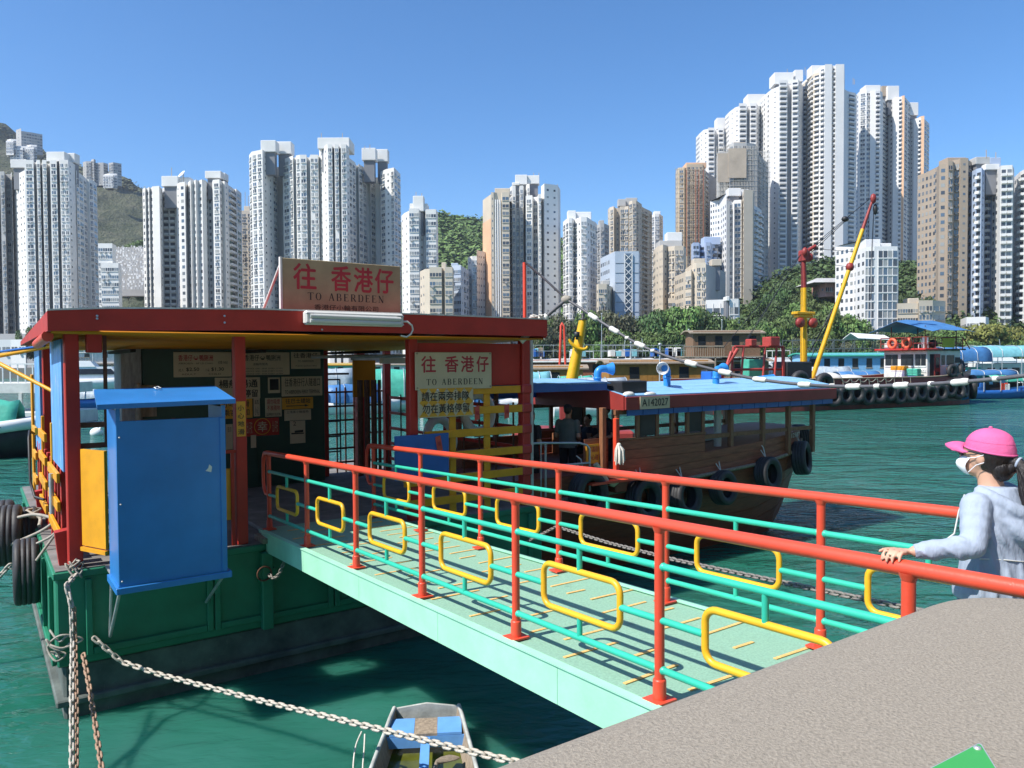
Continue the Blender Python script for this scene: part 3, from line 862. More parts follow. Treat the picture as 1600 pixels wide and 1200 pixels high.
p = PX(1121, 240, 402); q = PX(1139, 285, 402); mb.box(p.x, q.x, 401.4, 401.7, q.z, p.z)
T.part('net', mb, WM['tan'])
scaffold(T, 1184, 1202, 236, 450, 415, 9, plain('pale_bamboo_side', (.5, .47, .42), .7), 'side_scaffold')

tower('shortest of the stepped white towers, left of the tall cluster', 470,
      [(203, [(1093, 7), (1099, 0), (1106, -2)], ['s1', 's1']), (201, [(1106, -2), (1116, -2), (1117, 3), (1121, 3), (1122, -2), (1130, -2), (1133, 3), (1139, 10)], ['k1', 'b', 'b', 'b', 'k1', 's1', 's1'])], [(1120, 1139, 184, 201, 3)], 'white2', 2.85)
tower('middle of the stepped white towers with balcony stacks', 455,
      [(168, [(1139, 8), (1148, 0), (1154, -2)], ['s1', 's1']), (164, [(1154, -3), (1166, -3), (1167, 3), (1170, 3), (1171, -3), (1181, -3), (1184, 2), (1195, 8)], ['k1', 'b', 'b', 'b', 'k1', 's1', 'h1'])], [(1168, 1196, 147, 166, 3)], 'white2', 2.85)
tower('tallest white tower with a railed roof and stepped parapets', 440,
      [(138, [(1195, 10), (1204, 2), (1216, -3)], ['f1', 's1']), (130, [(1216, -5), (1229, -5), (1230, 2), (1235, 2), (1236, -5), (1246, -6), (1250, 0), (1253, 4)], ['k1', 'b', 'b', 'b', 'k1', 's1', 'b']),
       (125, [(1253, 10), (1262, 10)], ['k1'], 'blue'), (118, [(1262, 6), (1270, -3), (1280, -6)], ['k1', 'k1'], 'cream'), (112, [(1280, -7), (1287, -9)], ['k1']),
       (111, [(1287, -10), (1298, -10), (1299, -8), (1303, -8), (1304, -10), (1317, -10), (1318, 6)], ['b', 'b', 'k1', 'b', 'b', 'b']),
       (131, [(1317, 8), (1323, 12), (1335, 15), (1337, 26)], ['b', 'k1', 'b'])],
      [(1210, 1240, 113, 131, 3), (1242, 1255, 109, 127, 4), (1268, 1293, 102, 118, 0)], 'white2', 2.85, depth=26, mast=[(1230, 108, 116), (1258, 105, 118), (1293, 100, 106), (1333, 122, 132), (1335, 124, 132)])
tower('second tall white tower with apricot edge strips and stepped roof slabs', 480,
      [(146, [(1335, 8), (1341, 0)], ['b']), (144, [(1341, -1), (1352, -3), (1358, -3)], ['w1', 'h1']), (146, [(1358, -4), (1366, -5), (1373, -5), (1377, -1)], ['b', 'k1', 'b']),
       (152, [(1377, 3), (1386, 14), (1388, 10), (1394, 6)], ['h1', 'b', 's1']), (150, [(1394, 4), (1402, 2), (1407, 1)], ['b', 'k1']), (149, [(1407, 1), (1411, 0)], ['b'], 'orange'), (150, [(1411, 1), (1416, 8), (1421, 14)], ['w1', 'w1']),
       (178, [(1420, 14), (1426, 10), (1433, 8), (1437, 7)], ['s1', 'b', 'k1']), (176, [(1437, 7), (1442, 6)], ['b'], 'orange'), (180, [(1442, 7), (1446, 12), (1450, 18)], ['w1', 'w1'])],
      [(1352, 1376, 133, 146, 0), (1378, 1387, 134, 150, 8, 'beige'), (1387, 1405, 134, 156, 6), (1421, 1435, 160, 180, 12)], 'white2', 2.8, depth=30)
tower('taupe tower with cream bay windows beside the right edge', 290,
      [(258, [(1462, 6), (1466, -1), (1478, -2), (1480, 0)], ['b', 'f1', 'b']), (255, [(1480, -3), (1487, -3), (1490, 0)], ['h1', 'b']), (250, [(1489, 0), (1498, -1), (1500, 0)], ['h1', 'b']),
       (249, [(1499, -2), (1511, -2), (1512, 2)], ['s1', 'b']), (250, [(1511, 0), (1518, 4), (1519, 9)], ['h1', 'b'])],
      [(1480, 1510, 246, 256, 3)], 'beige', 2.75)
tower('blue and white tower with rounded balcony stacks at the right edge', 286,
      [(268, [(1517, 12), (1524, 6)], ['h1'], 'blue'), (264, [(1524, 0), (1532, -2), (1537, 3)], ['k1', 's1'], 'blue'), (270, [(1537, 8), (1549, 10), (1558, 4)], ['k2', 'w2'], 'blue'),
       (262, [(1558, 1), (1562, -3), (1580, -4), (1583, 3)], ['b', 'k2', 'b']), (270, [(1583, 12), (1592, 20)], ['w1'], 'blue'), (266, [(1592, 2), (1600, -2), (1640, -2)], ['k1', 'k3'])],
      [(1525, 1547, 245, 256, 4, 'grey'), (1547, 1564, 246, 262, 6, 'blue'), (1540, 1562, 256, 265, 2)], 'white', 2.75, mast=[(1541, 234, 247), (1556, 238, 247)])
tower('white slab block with a glazed grid front, shorter than its neighbours', 262,
      [(374, [(1342, 5), (1352, -1)], ['b']), (387, [(1352, -2), (1366, -3), (1372, -3)], ['g3', 'b']), (387, [(1372, -3), (1402, -3), (1404, 6)], ['g4', 'b'])],
      [(1352, 1376, 374, 388, 4), (1372, 1393, 380, 388, 6)], 'white2', 2.9, 'apartment_block', 'building')
tower('low concrete block with long open galleries beside the glazed slab', 258, [(474, [(1403, 0), (1435, -1), (1437, 2)], ['r4', 'b']), (470, [(1436, -2), (1458, -2), (1478, 2)], ['h2', 'h1'])], [(1420, 1436, 466, 475, 3)], 'cream', 3.0, 'apartment_block', 'building')
tower('low white shop house at the foot of the blue and white tower', 250, [(495, [(1511, 2), (1541, 0), (1546, 5)], ['h3', 'b'])], (), 'white2', 3.2, 'shop_house', 'building')
tower('wide grey block standing on the ridge at the top left', 900,
      [(203, [(30, 0), (38, -6)], ['s1']), (207, [(38, -6), (54, 0), (71, 8)], ['h4', 'h4'])], (), 'grey', 3.4, base_y=236)
tower('grey apartment cluster with stepped roofs on the ridge right of the white tower', 950,
      [(252, [(133, 4), (138, 0), (146, 0)], ['s1', 'h2']), (249, [(146, 2), (150, -2), (153, 2)], ['h1', 'h1']), (254, [(153, 2), (160, 0), (165, 0), (172, 6)], ['h2', 'b', 'h2']), (254, [(173, 2), (180, -1), (187, 2), (193, 6)], ['h2', 'h2', 'h1'])], (), 'grey', 3.4, base_y=286)
for i, (x, y, w, h, lab) in enumerate([(16, 217, 14, 10, 'pair of pale villas near the top of the left ridge'), (22, 228, 26, 12, 'terrace of white villas stepping down the ridge'), (46, 226, 16, 14, 'white villa under the wide ridge block'), (166, 271, 20, 8, 'white villa below the ridge apartment cluster')]):
    tower(lab, 880 + i * 3, [(y, [(x, 3), (x + w * .4, 0), (x + w, 1)], ['h2', 'h3']), (y + h * .4, [(x - 2, -3), (x + w * .7, -4)], ['h4'])], (), 'white2', 3.2, 'villa', 'house', depth=10, base_y=y + h + 12)
tower('salmon brick colonial house with a colonnade on the wooded slope', 296,
      [(441, [(1277, 4), (1281, -2), (1290, -5), (1302, -5), (1306, 0)], ['s1', 's1', 'h2', 's1'], 'pinkbrick'), (447, [(1305, 1), (1350, 1)], ['k5'], 'grey')], (), 'cream', 3.6, 'colonial_house', 'house', base_y=468)
mb = MB(); a = PX(1276, 441, 288); b = PX(1352, 441, 288)
mb.add([(a.x - 1, 288, a.z), (b.x + 1, 288, a.z), (b.x + 1, 309, a.z), (a.x - 1, 309, a.z), (a.x + 4, 298, a.z + 2.6), (b.x - 2, 298, a.z + 2.6)], [(0, 1, 5, 4), (1, 2, 5), (2, 3, 4, 5), (3, 0, 4), (0, 3, 2, 1)])
tw = [o for o in COL.objects if o.get('label', '').startswith('salmon')][0]
o = bpy.data.objects.new('roof', mesh_from(mb, 'roof', WM['grey'], tuple(tw.location))); COL.objects.link(o); o.parent = tw
# terraced cemetery on the left slope
T = Thing('cemetery', 'grey terraced hillside graveyard between the left towers', 'cemetery', tuple(PX(205, 480, 520)), False)
ter = MB(); gra = MB()
for i in range(26):
    Yt = 470 + i * 6; zt = PX(200, 452, 470).z + (PX(200, 388, 626).z - PX(200, 452, 470).z) * i / 25
    x0, x1 = PX(150, 430, Yt).x, PX(240, 430, Yt).x
    ter.box(x0, x1, Yt, Yt + 6.2, zt - 4, zt)
    x = x0
    while x < x1:
        if rb.random() < .8: gra.box(x, x + rb.uniform(.7, 1.6), Yt + 1.0, Yt + 1.5, zt, zt + rb.uniform(.8, 1.9), rb.randint(0, 1))
        x += rb.uniform(1.5, 2.6)
T.part('terrace', ter, wmat('terrace_concrete', (.36, .34, .31), .2, .2)); T.part('gravestone', gra, [WM['white'], WM['grey']], kind='stuff')
# long low quay buildings behind the pier roof on the left
tower('long low white shed on the far left quay', 240, [(531, [(-60, 0), (14, 0), (37, -1), (39, 4)], ['h5', 'h2', 'b'])], (), 'white2', 3.4, 'quay_shed', 'building')
tower('low dark podium block below the left towers', 300, [(522, [(-80, 0), (60, 0), (230, 0)], ['r8', 'r12'])], (), 'grey', 3.4, 'podium_building', 'building')

# ---------------------------------------------------------------- unseen blocks behind the quay, added to shade the pier from half the sky
NB = []
for (u, v, w_, d_, h_, k, lab) in ((-14, -34, 20, 14, 42, 'beige', 'unseen taupe tower block added on the near shore left of the quay path'), (9, -36, 22, 16, 58, 'cream', 'unseen cream tower block added on the near shore facing the gangway'), (34, -34, 22, 16, 52, 'grey', 'unseen grey tower block added on the near shore right of the gangway'), (60, -38, 24, 18, 64, 'cream', 'unseen cream tower block added on the near shore behind the cable post'), (88, -40, 26, 18, 56, 'beige', 'unseen taupe tower block added at the right end of the near shore')):
    T = Thing('tower_block', lab, 'tower block', (u, v, 2.1))
    mb = MB(); mb.box(u - w_ / 2, u + w_ / 2, v - d_, v, 2.1, 2.1 + h_); T.part('wall', mb, WM[k])
    win = MB()
    for i in range(int(h_ / 2.9) - 1):
        for j in range(8):
            c = u - w_ / 2 + w_ * (j + .5) / 8; z = 4 + i * 2.9
            win.box(c - .8, c + .8, v + .001, v + .06, z + .9, z + 2.2, rb.randint(0, 3))
    T.part('window', win, GL, kind='stuff')
# ---------------------------------------------------------------- trees on the far promenade and slope
rt = random.Random(23)
def crown_mesh(seed, mat_, n=3000, lobes=22, flat=.75, q=(.35, .75)):
    r = random.Random(seed)
    cs = []
    for i in range(lobes):
        a = r.uniform(0, 2 * pi); el = r.uniform(-.95, 1.0); rr = r.uniform(.30, .80)
        cs.append((Vector((cos(a) * rr * cos(el), sin(a) * rr * cos(el), .60 + .42 * sin(el) * flat)), r.uniform(.24, .42)))
    vs = []; fs = []
    for i in range(n):
        c, rad = r.choice(cs)
        d = Vector((r.gauss(0, 1), r.gauss(0, 1), r.gauss(.25, 1))).normalized()
        rr_ = rad * r.uniform(.72, 1.06); p = c + Vector((d.x * rr_, d.y * rr_, d.z * rr_ * .55))
        nrm = (d + Vector((r.gauss(0, .45), r.gauss(0, .45), r.gauss(.3, .45)))).normalized()
        x = nrm.orthogonal().normalized(); y = nrm.cross(x)
        an = r.uniform(0, pi); x, y = x * cos(an) + y * sin(an), y * cos(an) - x * sin(an)
        s = r.uniform(*q) * .09
        k = len(vs)
        vs += [p - x * s, p + y * s * .6, p + x * s, p - y * s * .6]
        fs.append((k, k + 1, k + 2, k + 3))
    me = bpy.data.meshes.new('crown'); me.from_pydata([tuple(v) for v in vs], [], fs); me.materials.append(mat_); me.update()
    return me
def trunk_mesh(seed):
    r = random.Random(seed); mb = MB()
    mb.tube([(0, 0, 0), (.01, 0, .2), (.0, .01, .42), (.02, 0, .6)], [.045, .034, .03, .015], 7)
    for i in range(6):
        a = 2 * pi * i / 6 + r.uniform(-.3, .3); z = r.uniform(.28, .5)
        mb.tube([(0, 0, z), (cos(a) * .18, sin(a) * .18, z + .16), (cos(a) * .42, sin(a) * .42, z + .3)], [.02, .014, .005], 5)
    return mesh_from(mb, 'trunk', MT['bark'])
CR = {}
for k in ('a', 'b', 'c', 'd'):
    CR[k] = [crown_mesh(100 * ord(k) + i, MT['leaf_' + k]) for i in range(3)]
TR = [trunk_mesh(i) for i in range(3)]

def tree(x, ytop, ybase, w, kind, Yd, label, group='trees along the far shore', zb=None):
    top = PX(x, ytop, Yd); base = zb if zb is not None else PX(x, ybase, Yd).z
    h = (top.z - base) / 1.12; wid = w * Yd / FPX / 1.45
    e = bpy.data.objects.new('broadleaf_tree', None); COL.objects.link(e)
    e.location = (top.x, Yd, base); e.rotation_euler = (0, 0, rt.uniform(0, 6.28)); e.scale = (wid, wid, h)
    tag(e, label, 'tree', group)
    for nm, me in (('trunk', rt.choice(TR)), ('crown', rt.choice(CR[kind]))):
        o = bpy.data.objects.new(nm, me); COL.objects.link(o); o.parent = e
    return e

KN = {'a': 'dense dark green', 'b': 'fresh green', 'c': 'greyish olive', 'd': 'yellow flowering'}
# the waterfront row, left to right
row = [(40, 503, 26, 'a'), (60, 500, 30, 'a'), (852, 492, 46, 'b'), (838, 500, 44, 'c'), (868, 486, 44, 'c'), (884, 497, 50, 'c'), (905, 488, 52, 'b'), (921, 479, 50, 'b'), (940, 476, 56, 'c'),
       (952, 490, 54, 'c'), (970, 484, 56, 'c'), (985, 491, 52, 'a'), (1004, 494, 48, 'c'), (1022, 482, 56, 'a'), (1040, 476, 60, 'a'), (1062, 472, 62, 'b'), (1082, 473, 58, 'b'), (1100, 477, 60, 'a'),
       (1122, 484, 58, 'a'), (1141, 492, 40, 'b'), (1168, 505, 44, 'b'), (1190, 496, 50, 'b'), (1214, 490, 54, 'b'), (1240, 488, 56, 'a'), (1262, 480, 58, 'b'), (1286, 474, 60, 'b'), (1310, 482, 60, 'b'),
       (1332, 488, 54, 'b'), (1348, 503, 40, 'a'), (1430, 505, 52, 'b'), (1462, 512, 40, 'b'), (1490, 508, 50, 'b'), (1520, 504, 62, 'd'), (1548, 499, 70, 'd'), (1572, 503, 50, 'd'), (1598, 512, 46, 'b'), (1622, 508, 50, 'a'),
       (1395, 512, 44, 'a'), (1410, 508, 40, 'c'), (1225, 512, 44, 'b'), (1275, 512, 46, 'b'), (1320, 516, 44, 'b'), (1180, 520, 40, 'b'), (1050, 505, 56, 'b'), (1090, 508, 50, 'b'), (960, 512, 52, 'b'), (915, 512, 50, 'b'), (875, 515, 44, 'b'), (1010, 515, 44, 'b')]
TREES = []
lm = {'a': 'cream walk-ups', 'b': 'moored boats'}
spots = []
for i, (x, y, w, k) in enumerate(row):
    if x < 100: near = 'under the far left towers'
    elif x < 890: near = 'behind the red roof end'
    elif x < 955: near = 'below the eight-sided tower'
    elif x < 1010: near = 'before the lattice office block'
    elif x < 1105: near = 'before the cream walk-ups'
    elif x < 1160: near = 'by the low white frame building'
    elif x < 1250: near = 'left of the yellow mast'
    elif x < 1345: near = 'left of the glazed slab'
    elif x < 1470: near = 'behind the blue tug awning'
    else: near = 'below the blue and white tower'
    Yd = 240 + rt.uniform(0, 12) + (6 if y < 495 else -2)
    tt_ = tree(x, y, 566, w, k, Yd, '%s shore tree %s' % (KN[k], near), 'waterfront trees ' + near + ' ' + KN[k], GZ); TREES.append(tt_)
# trees on the slope
for (x, y, w, k, Yd) in [(1192, 462, 40, 'a', 300), (1212, 446, 46, 'a', 305), (1228, 434, 44, 'a', 312), (1206, 480, 44, 'a', 285), (1222, 462, 48, 'a', 292), (1236, 455, 40, 'a', 300), (1192, 492, 40, 'a', 276), (1246, 440, 44, 'b', 318), (1262, 432, 40, 'b', 325),
                         (1278, 414, 44, 'a', 345), (1298, 408, 50, 'a', 350), (1322, 412, 46, 'a', 352), (1340, 418, 44, 'a', 352), (1262, 452, 46, 'b', 300), (1250, 468, 46, 'b', 285), (1275, 462, 44, 'b', 285), (1302, 470, 50, 'b', 280), (1330, 474, 46, 'a', 280), (1230, 486, 44, 'b', 272),
                         (1408, 412, 40, 'b', 340), (1424, 414, 48, 'a', 335), (1444, 418, 46, 'a', 330), (1418, 436, 48, 'a', 318), (1440, 442, 48, 'a', 310), (1456, 430, 40, 'a', 318), (1412, 456, 44, 'a', 300), (1436, 462, 46, 'a', 295), (1452, 398, 26, 'a', 400), (1458, 456, 34, 'a', 298)]:
    near = 'beside the colonial house' if 1255 < x < 1360 else ('under the scaffolded tower' if x < 1256 else 'left of the taupe tower')
    TREES.append(tree(x, y, y + 60, w, k, Yd, '%s slope tree %s' % (KN[k], near), 'slope trees ' + near + ' ' + KN[k]))
for (x, y, w) in [(195, 384, 22), (208, 380, 24), (220, 374, 26), (228, 372, 24), (184, 387, 18), (200, 448, 22), (214, 447, 24), (224, 452, 20)]:
    up = y < 400
    tt2 = tree(x, y, y + 22, w, 'b' if x > 205 and up else 'a', 640 if up else 505, 'small %s tree %s the terraced graveyard' % ('fresh green' if (x > 205 and up) else 'dark', 'above' if up else 'within'), 'trees %s the graveyard %s' % ('above' if up else 'within', x > 205 and up)); TREES.append(tt2)
for i in range(34):
    x = 838 + i * 23 + rt.uniform(-6, 6); k = rt.choice('abbc')
    TREES.append(tree(x, 528 + rt.uniform(-7, 6), 566, rt.uniform(26, 38), k, 238.5 + rt.uniform(0, 1), 'low %s shrub on the far sea wall' % KN[k], 'low shrubs along the sea wall ' + KN[k], GZ))
# fine scrub on the wooded hill between the towers
def scrub(name, label, xs, ys, Yd, n, k, sz):
    r = random.Random(name + label); vs = []; fs = []
    for i in range(n):
        x = r.uniform(*xs); t = r.random()
        top = PX(x, ys(x), Yd)
        Y = Yd - 250 * (1 - t)
        z = GZ + (top.z - GZ) * ((Y - (Yd - 280)) / 280) ** .85 + 2
        X = top.x
        for j in range(10):
            p = Vector((X, Y, z)) + Vector((r.gauss(0, sz), r.gauss(0, sz), r.gauss(0, sz * .6)))
            nrm = Vector((r.gauss(0, .5), r.gauss(-.3, .5), 1)).normalized(); a = nrm.orthogonal().normalized(); b = nrm.cross(a)
            q = r.uniform(.6, 1.5) * sz * .55; m = len(vs)
            vs += [p - a * q, p - b * q, p + a * q, p + b * q]; fs.append((m, m + 1, m + 2, m + 3))
    mb = MB(); mb.add(vs, fs, 0)
    return single('undergrowth', label, 'undergrowth', mb, MT['leaf_' + k], tuple(PX(sum(xs) / 2, 420, Yd - 100)), False, kind='stuff', rec=False)
def ridge_c(x):
    pts = [(600, 356), (665, 337), (690, 339), (730, 347), (760, 346), (800, 361), (850, 379), (880, 381), (930, 405)]
    for i in range(len(pts) - 1):
        if x <= pts[i + 1][0]:
            t = (x - pts[i][0]) / (pts[i + 1][0] - pts[i][0]); return pts[i][1] + t * (pts[i + 1][1] - pts[i][1])
    return 405
scrub('u', 'bushy green woodland covering the hill between the white towers', (650, 900), ridge_c, 800, 5200, 'b', 3.2)
def ridge_l(x):
    pts = [(-60, 180), (0, 196), (40, 228), (75, 243), (150, 265), (190, 280), (225, 297), (250, 305)]
    for i in range(len(pts) - 1):
        if x <= pts[i + 1][0]:
            t = (x - pts[i][0]) / (pts[i + 1][0] - pts[i][0]); return pts[i][1] + t * (pts[i + 1][1] - pts[i][1])
    return 305
MT['leaf_e'] = M('dry_scrub_leaves', (.12, .135, .075), .85, .3, .5, 0, rnd=.4)  # scrub colour brightened to stand in for haze on the far slope
scrub('v', 'dry brown green scrub on the left mountainside', (-20, 250), ridge_l, 995, 4200, 'e', 2.6)

def cover(idx, label, k, n, sz, jmin=.05):
    """leaf clumps scattered over a slope"""
    vs0, ny, nx = HILLS[idx]; r = random.Random(idx + 50); vs = []; fs = []
    for i in range(n):
        j = r.randint(int(ny * jmin), ny - 1); p0 = Vector(vs0[j * (nx + 1) + r.randint(0, nx)])
        p0 += Vector((r.uniform(-2, 2), r.uniform(-2, 2), sz * .4))
        for q_ in range(9):
            p = p0 + Vector((r.gauss(0, sz), r.gauss(0, sz), r.gauss(0, sz * .55)))
            nrm = Vector((r.gauss(0, .6), r.gauss(-.3, .6), 1)).normalized(); a = nrm.orthogonal().normalized(); b = nrm.cross(a)
            q = r.uniform(.5, 1.4) * sz * .5; m = len(vs)
            vs += [p - a * q, p - b * q, p + a * q, p + b * q]; fs.append((m, m + 1, m + 2, m + 3))
    mb = MB(); mb.add(vs, fs, 0)
    return single('undergrowth', label, 'undergrowth', mb, MT['leaf_' + k], tuple(vs0[0]), False, kind='stuff', rec=False)
set_apart(TREES, lambda lab, o: o + ' from the left: ' + lab)
cover(3, 'thick green bushes covering the slope behind the yellow mast', 'a', 4200, 1.5, .0)
# ---------------------------------------------------------------- lettering
_tc = {}
def text_geo(s, bold=0.0):
    key = (s, bold)
    if key in _tc: return _tc[key]
    cu = bpy.data.curves.new('lettering', 'FONT'); cu.body = s; cu.size = 1.0; cu.resolution_u = 3; cu.offset = bold
    ob = bpy.data.objects.new('lettering', cu); COL.objects.link(ob)
    dg = bpy.context.evaluated_depsgraph_get()
    me = bpy.data.meshes.new_from_object(ob.evaluated_get(dg))
    vs = [tuple(v.co) for v in me.vertices]; fs = [tuple(p.vertices) for p in me.polygons]
    bpy.data.objects.remove(ob); bpy.data.curves.remove(cu); bpy.data.meshes.remove(me)
    x0 = min(v[0] for v in vs); x1 = max(v[0] for v in vs); y0 = min(v[1] for v in vs); y1 = max(v[1] for v in vs)
    _tc[key] = ([((v[0] - x0) / (x1 - x0), (v[1] - y0) / (y1 - y0)) for v in vs], fs)
    return _tc[key]
def text(mb, s, x0, x1, z0, z1, y, m=0, bold=.012, xd=(1, 0, 0), zd=(0, 0, 1), org=None):
    """letters filling the rectangle x0..x1, z0..z1 in the plane y (facing -y), or in the plane org + xd + zd"""
    vs, fs = text_geo(s, 0.0)
    o = Vector(org) if org is not None else Vector((0, y, 0)); xd = Vector(xd); zd = Vector(zd)
    nn = xd.cross(zd); b_ = bold * (z1 - z0)
    offs = [(0, 0)] if bold < .003 else [(0, 0), (b_, 0), (-b_, 0), (0, b_), (0, -b_)]
    for k, (du, dv) in enumerate(offs):
        mb.add([o + xd * (x0 + du + a * (x1 - x0)) + zd * (z0 + dv + b * (z1 - z0)) + nn * (.0025 + .0002 * k) for a, b in vs], fs, m)
SER = {  # serif capitals: strokes as (x0, z0, x1, z1, width)
    'T': [(.5, 0, .5, 1, .2), (.02, .97, .98, .97, .07), (.04, .8, .04, 1, .07), (.96, .8, .96, 1, .07), (.3, .02, .7, .02, .05)],
    'A': [(.12, 0, .5, 1, .08), (.5, 1, .86, 0, .2), (.25, .36, .72, .36, .06), (0, .02, .26, .02, .05), (.7, .02, 1, .02, .05)],
    'B': [(.2, 0, .2, 1, .2), (.05, .98, .6, .98, .06), (.05, .02, .65, .02, .06), (.2, .53, .6, .53, .06), (.74, .6, .74, .92, .18), (.8, .1, .8, .45, .2), (.58, .98, .74, .86, .1), (.58, .53, .74, .66, .1), (.58, .53, .8, .4, .1), (.62, .02, .8, .15, .1)],
    'E': [(.2, 0, .2, 1, .2), (.03, .97, .88, .97, .06), (.03, .03, .92, .03, .06), (.2, .52, .65, .52, .06), (.86, .8, .86, 1, .06), (.9, 0, .9, .22, .06), (.65, .42, .65, .62, .06)],
    'R': [(.2, 0, .2, 1, .2), (.04, .98, .6, .98, .06), (.04, .02, .38, .02, .05), (.2, .5, .6, .5, .06), (.74, .58, .74, .9, .18), (.58, .98, .74, .86, .1), (.58, .5, .74, .62, .1), (.5, .5, .88, 0, .2), (.75, .02, 1, .02, .05)],
    'D': [(.2, 0, .2, 1, .2), (.03, .98, .55, .98, .06), (.03, .02, .55, .02, .06), (.86, .3, .86, .7, .2), (.55, .98, .76, .88, .1), (.76, .9, .86, .68, .16), (.55, .02, .76, .12, .1), (.76, .1, .86, .32, .16)],
    'N': [(.16, 0, .16, 1, .07), (.12, 1, .86, 0, .2), (.86, 0, .86, 1, .07), (0, .02, .32, .02, .05), (.7, .98, 1, .98, .05), (0, .98, .2, .98, .05)],
    'O': [(.12, .3, .12, .7, .2), (.88, .3, .88, .7, .2), (.12, .68, .3, .93, .15), (.88, .68, .7, .93, .15), (.12, .32, .3, .07, .15), (.88, .32, .7, .07, .15), (.28, .96, .72, .96, .07), (.28, .04, .72, .04, .07)],
}
def serif(mb, s, x0, z0, h, y, m=0, adv=.92, gap=.2):
    x = x0
    k = 0
    for ch in s:
        if ch == ' ': x += h * .75; continue
        w = h * (.82 if ch not in 'E' else .72)
        for (a, b, c, d, wd) in SER[ch]:
            p = Vector((x + a * w, 0, z0 + b * h)); q = Vector((x + c * w, 0, z0 + d * h))
            t = (q - p); L = t.length; t.normalize(); nrm = Vector((-t.z, 0, t.x)) * wd * h * .42
            yy = y - .0025 - k * .00001; k += 1
            vs = [p - nrm, q - nrm, q + nrm, p + nrm]
            mb.add([(v.x, yy, v.z) for v in vs], [(0, 1, 2, 3)], m)
        x += w + h * gap
    return x

# ---------------------------------------------------------------- ferry pontoon
DECK = 1.73
U1, V1 = 6.9, 7.4
T = Thing('pontoon', 'green hulled floating ferry pier with a red edged flat roof', 'ferry pier', (0, 0, 0))
PONT = T
mb = MB()
mb.box(0, U1, 0, V1, .62, 1.66, bev=.02)
# stiffener frames and the raised panels on the shell
mb.box(-.03, U1 + .03, -.03, V1 + .03, 1.63, 1.715, bev=.01)
for u0, u1 in ((.36, 1.62), (1.78, 3.2), (3.36, 4.8), (4.96, 6.6)):
    mb.box(u0 - .07, u0, -.045, .0, .72, 1.6, bev=.008); mb.box(u1, u1 + .07, -.045, 0, .72, 1.6, bev=.008)
    mb.box(u0 + .002, u1 - .002, -.04, 0, .72, .80, bev=.008); 
for v0 in (.35, 1.4, 2.6, 3.8, 5.0, 6.2): mb.box(-.05, 0, v0, v0 + .08, .72, 1.6, bev=.008)
mb.box(-.05, -.002, .05, V1 - .05, .64, .72, bev=.008)
mb.box(2.28, 2.42, -.12, -.002, .62, 1.62, bev=.01); mb.box(2.24, 2.46, -.1, -.002, 1.25, 1.40)
hull = T.part('hull', mb, MT['hull_green'])
mb = MB(); mb.box(.06, U1 - .06, .06, V1 - .06, -.9, .62, bev=.03); mb.box(-.02, U1 + .02, -.03, V1 + .02, .17, .25, bev=.015)
T.part('concrete_float', mb, MT['hull_grey'])
mb = MB(); mb.box(.0, U1, 0.0, V1, 1.716, DECK)
T.part('deck', mb, MT['deck_grey'])

def post(u, v, z0, z1, w, m='red_dark', bev=.012, d=None):
    mb = MB(); d = d or w
    mb.box(u - w / 2, u + w / 2, v - d / 2, v + d / 2, z0, z1, bev=bev)
    return mb
RV0, RV1 = -.43, 5.5
def ftop(u):
    P = [(-.05, 4.640), (.6, 4.685), (2.2, 4.728), (4.5, 4.735), (6.69, 4.725)]
    for i in range(4):
        if u <= P[i + 1][0]: t = (u - P[i][0]) / (P[i + 1][0] - P[i][0]); return P[i][1] + t * (P[i + 1][1] - P[i][1])
    return P[-1][1]
def fbot(u): return 4.425 + .05 * min(1, max(0, (u + .05) / 2.2)) - .008 * max(0, (u - 2.2) / 4.5)
for (u, v, w) in ((.21, .12, .15), (2.09, .12, .14), (4.58, .12, .14), (6.63, .12, .15)):
    T.part('post', post(u, v, DECK, 4.45, w), MT['red_dark'])
for (u, v, w) in ((.21, 3.7, .13), (.21, 1.9, .12), (.21, 5.2, .13), (6.63, 2.6, .13), (6.63, 5.2, .14), (5.15, 5.2, .22), (6.0, 5.2, .18)):
    T.part('post', post(u, v, DECK, 4.42, w), MT['red_dark'])
# roof slab with its front and side fascias
mb = MB()
rows = []
for v in (RV0 + .03, 1.2, 3.0, RV1):
    rows.append([(u, v, ftop(u) - .004 - (v - RV0) * .032) for u in [-.05 + 6.74 * i / 12 for i in range(13)]])
mb.sheet(rows, .06)
roof = T.part('roof', mb, MT['red'])
mb = MB()
US = [-.05 + 6.74 * i / 12 for i in range(13)]
mb.loft([[(u, RV0, fbot(u)), (u, RV0, ftop(u)), (u, RV0 + .03, ftop(u)), (u, RV0 + .03, fbot(u))] for u in US], 0, False)
mb.add([(-.051, RV0 + .03, 4.425), (-.051, RV0 + .03, 4.637), (-.051, RV1, 4.46), (-.051, RV1, 4.40), (-.02, RV0 + .03, 4.425), (-.02, RV0 + .03, 4.637), (-.02, RV1, 4.46), (-.02, RV1, 4.40)],
       [(0, 1, 2, 3), (4, 7, 6, 5), (0, 4, 5, 1), (1, 5, 6, 2), (2, 6, 7, 3), (3, 7, 4, 0)])
mb.add([(6.66, RV0 + .03, 4.44), (6.66, RV0 + .03, 4.70), (6.66, RV1, 4.46), (6.66, RV1, 4.40), (6.691, RV0 + .03, 4.44), (6.691, RV0 + .03, 4.70), (6.691, RV1, 4.46), (6.691, RV1, 4.40)],
       [(0, 1, 2, 3), (4, 7, 6, 5), (0, 4, 5, 1), (1, 5, 6, 2), (2, 6, 7, 3), (3, 7, 4, 0)])
T.part('fascia', mb, MT['red_dark'], roof)
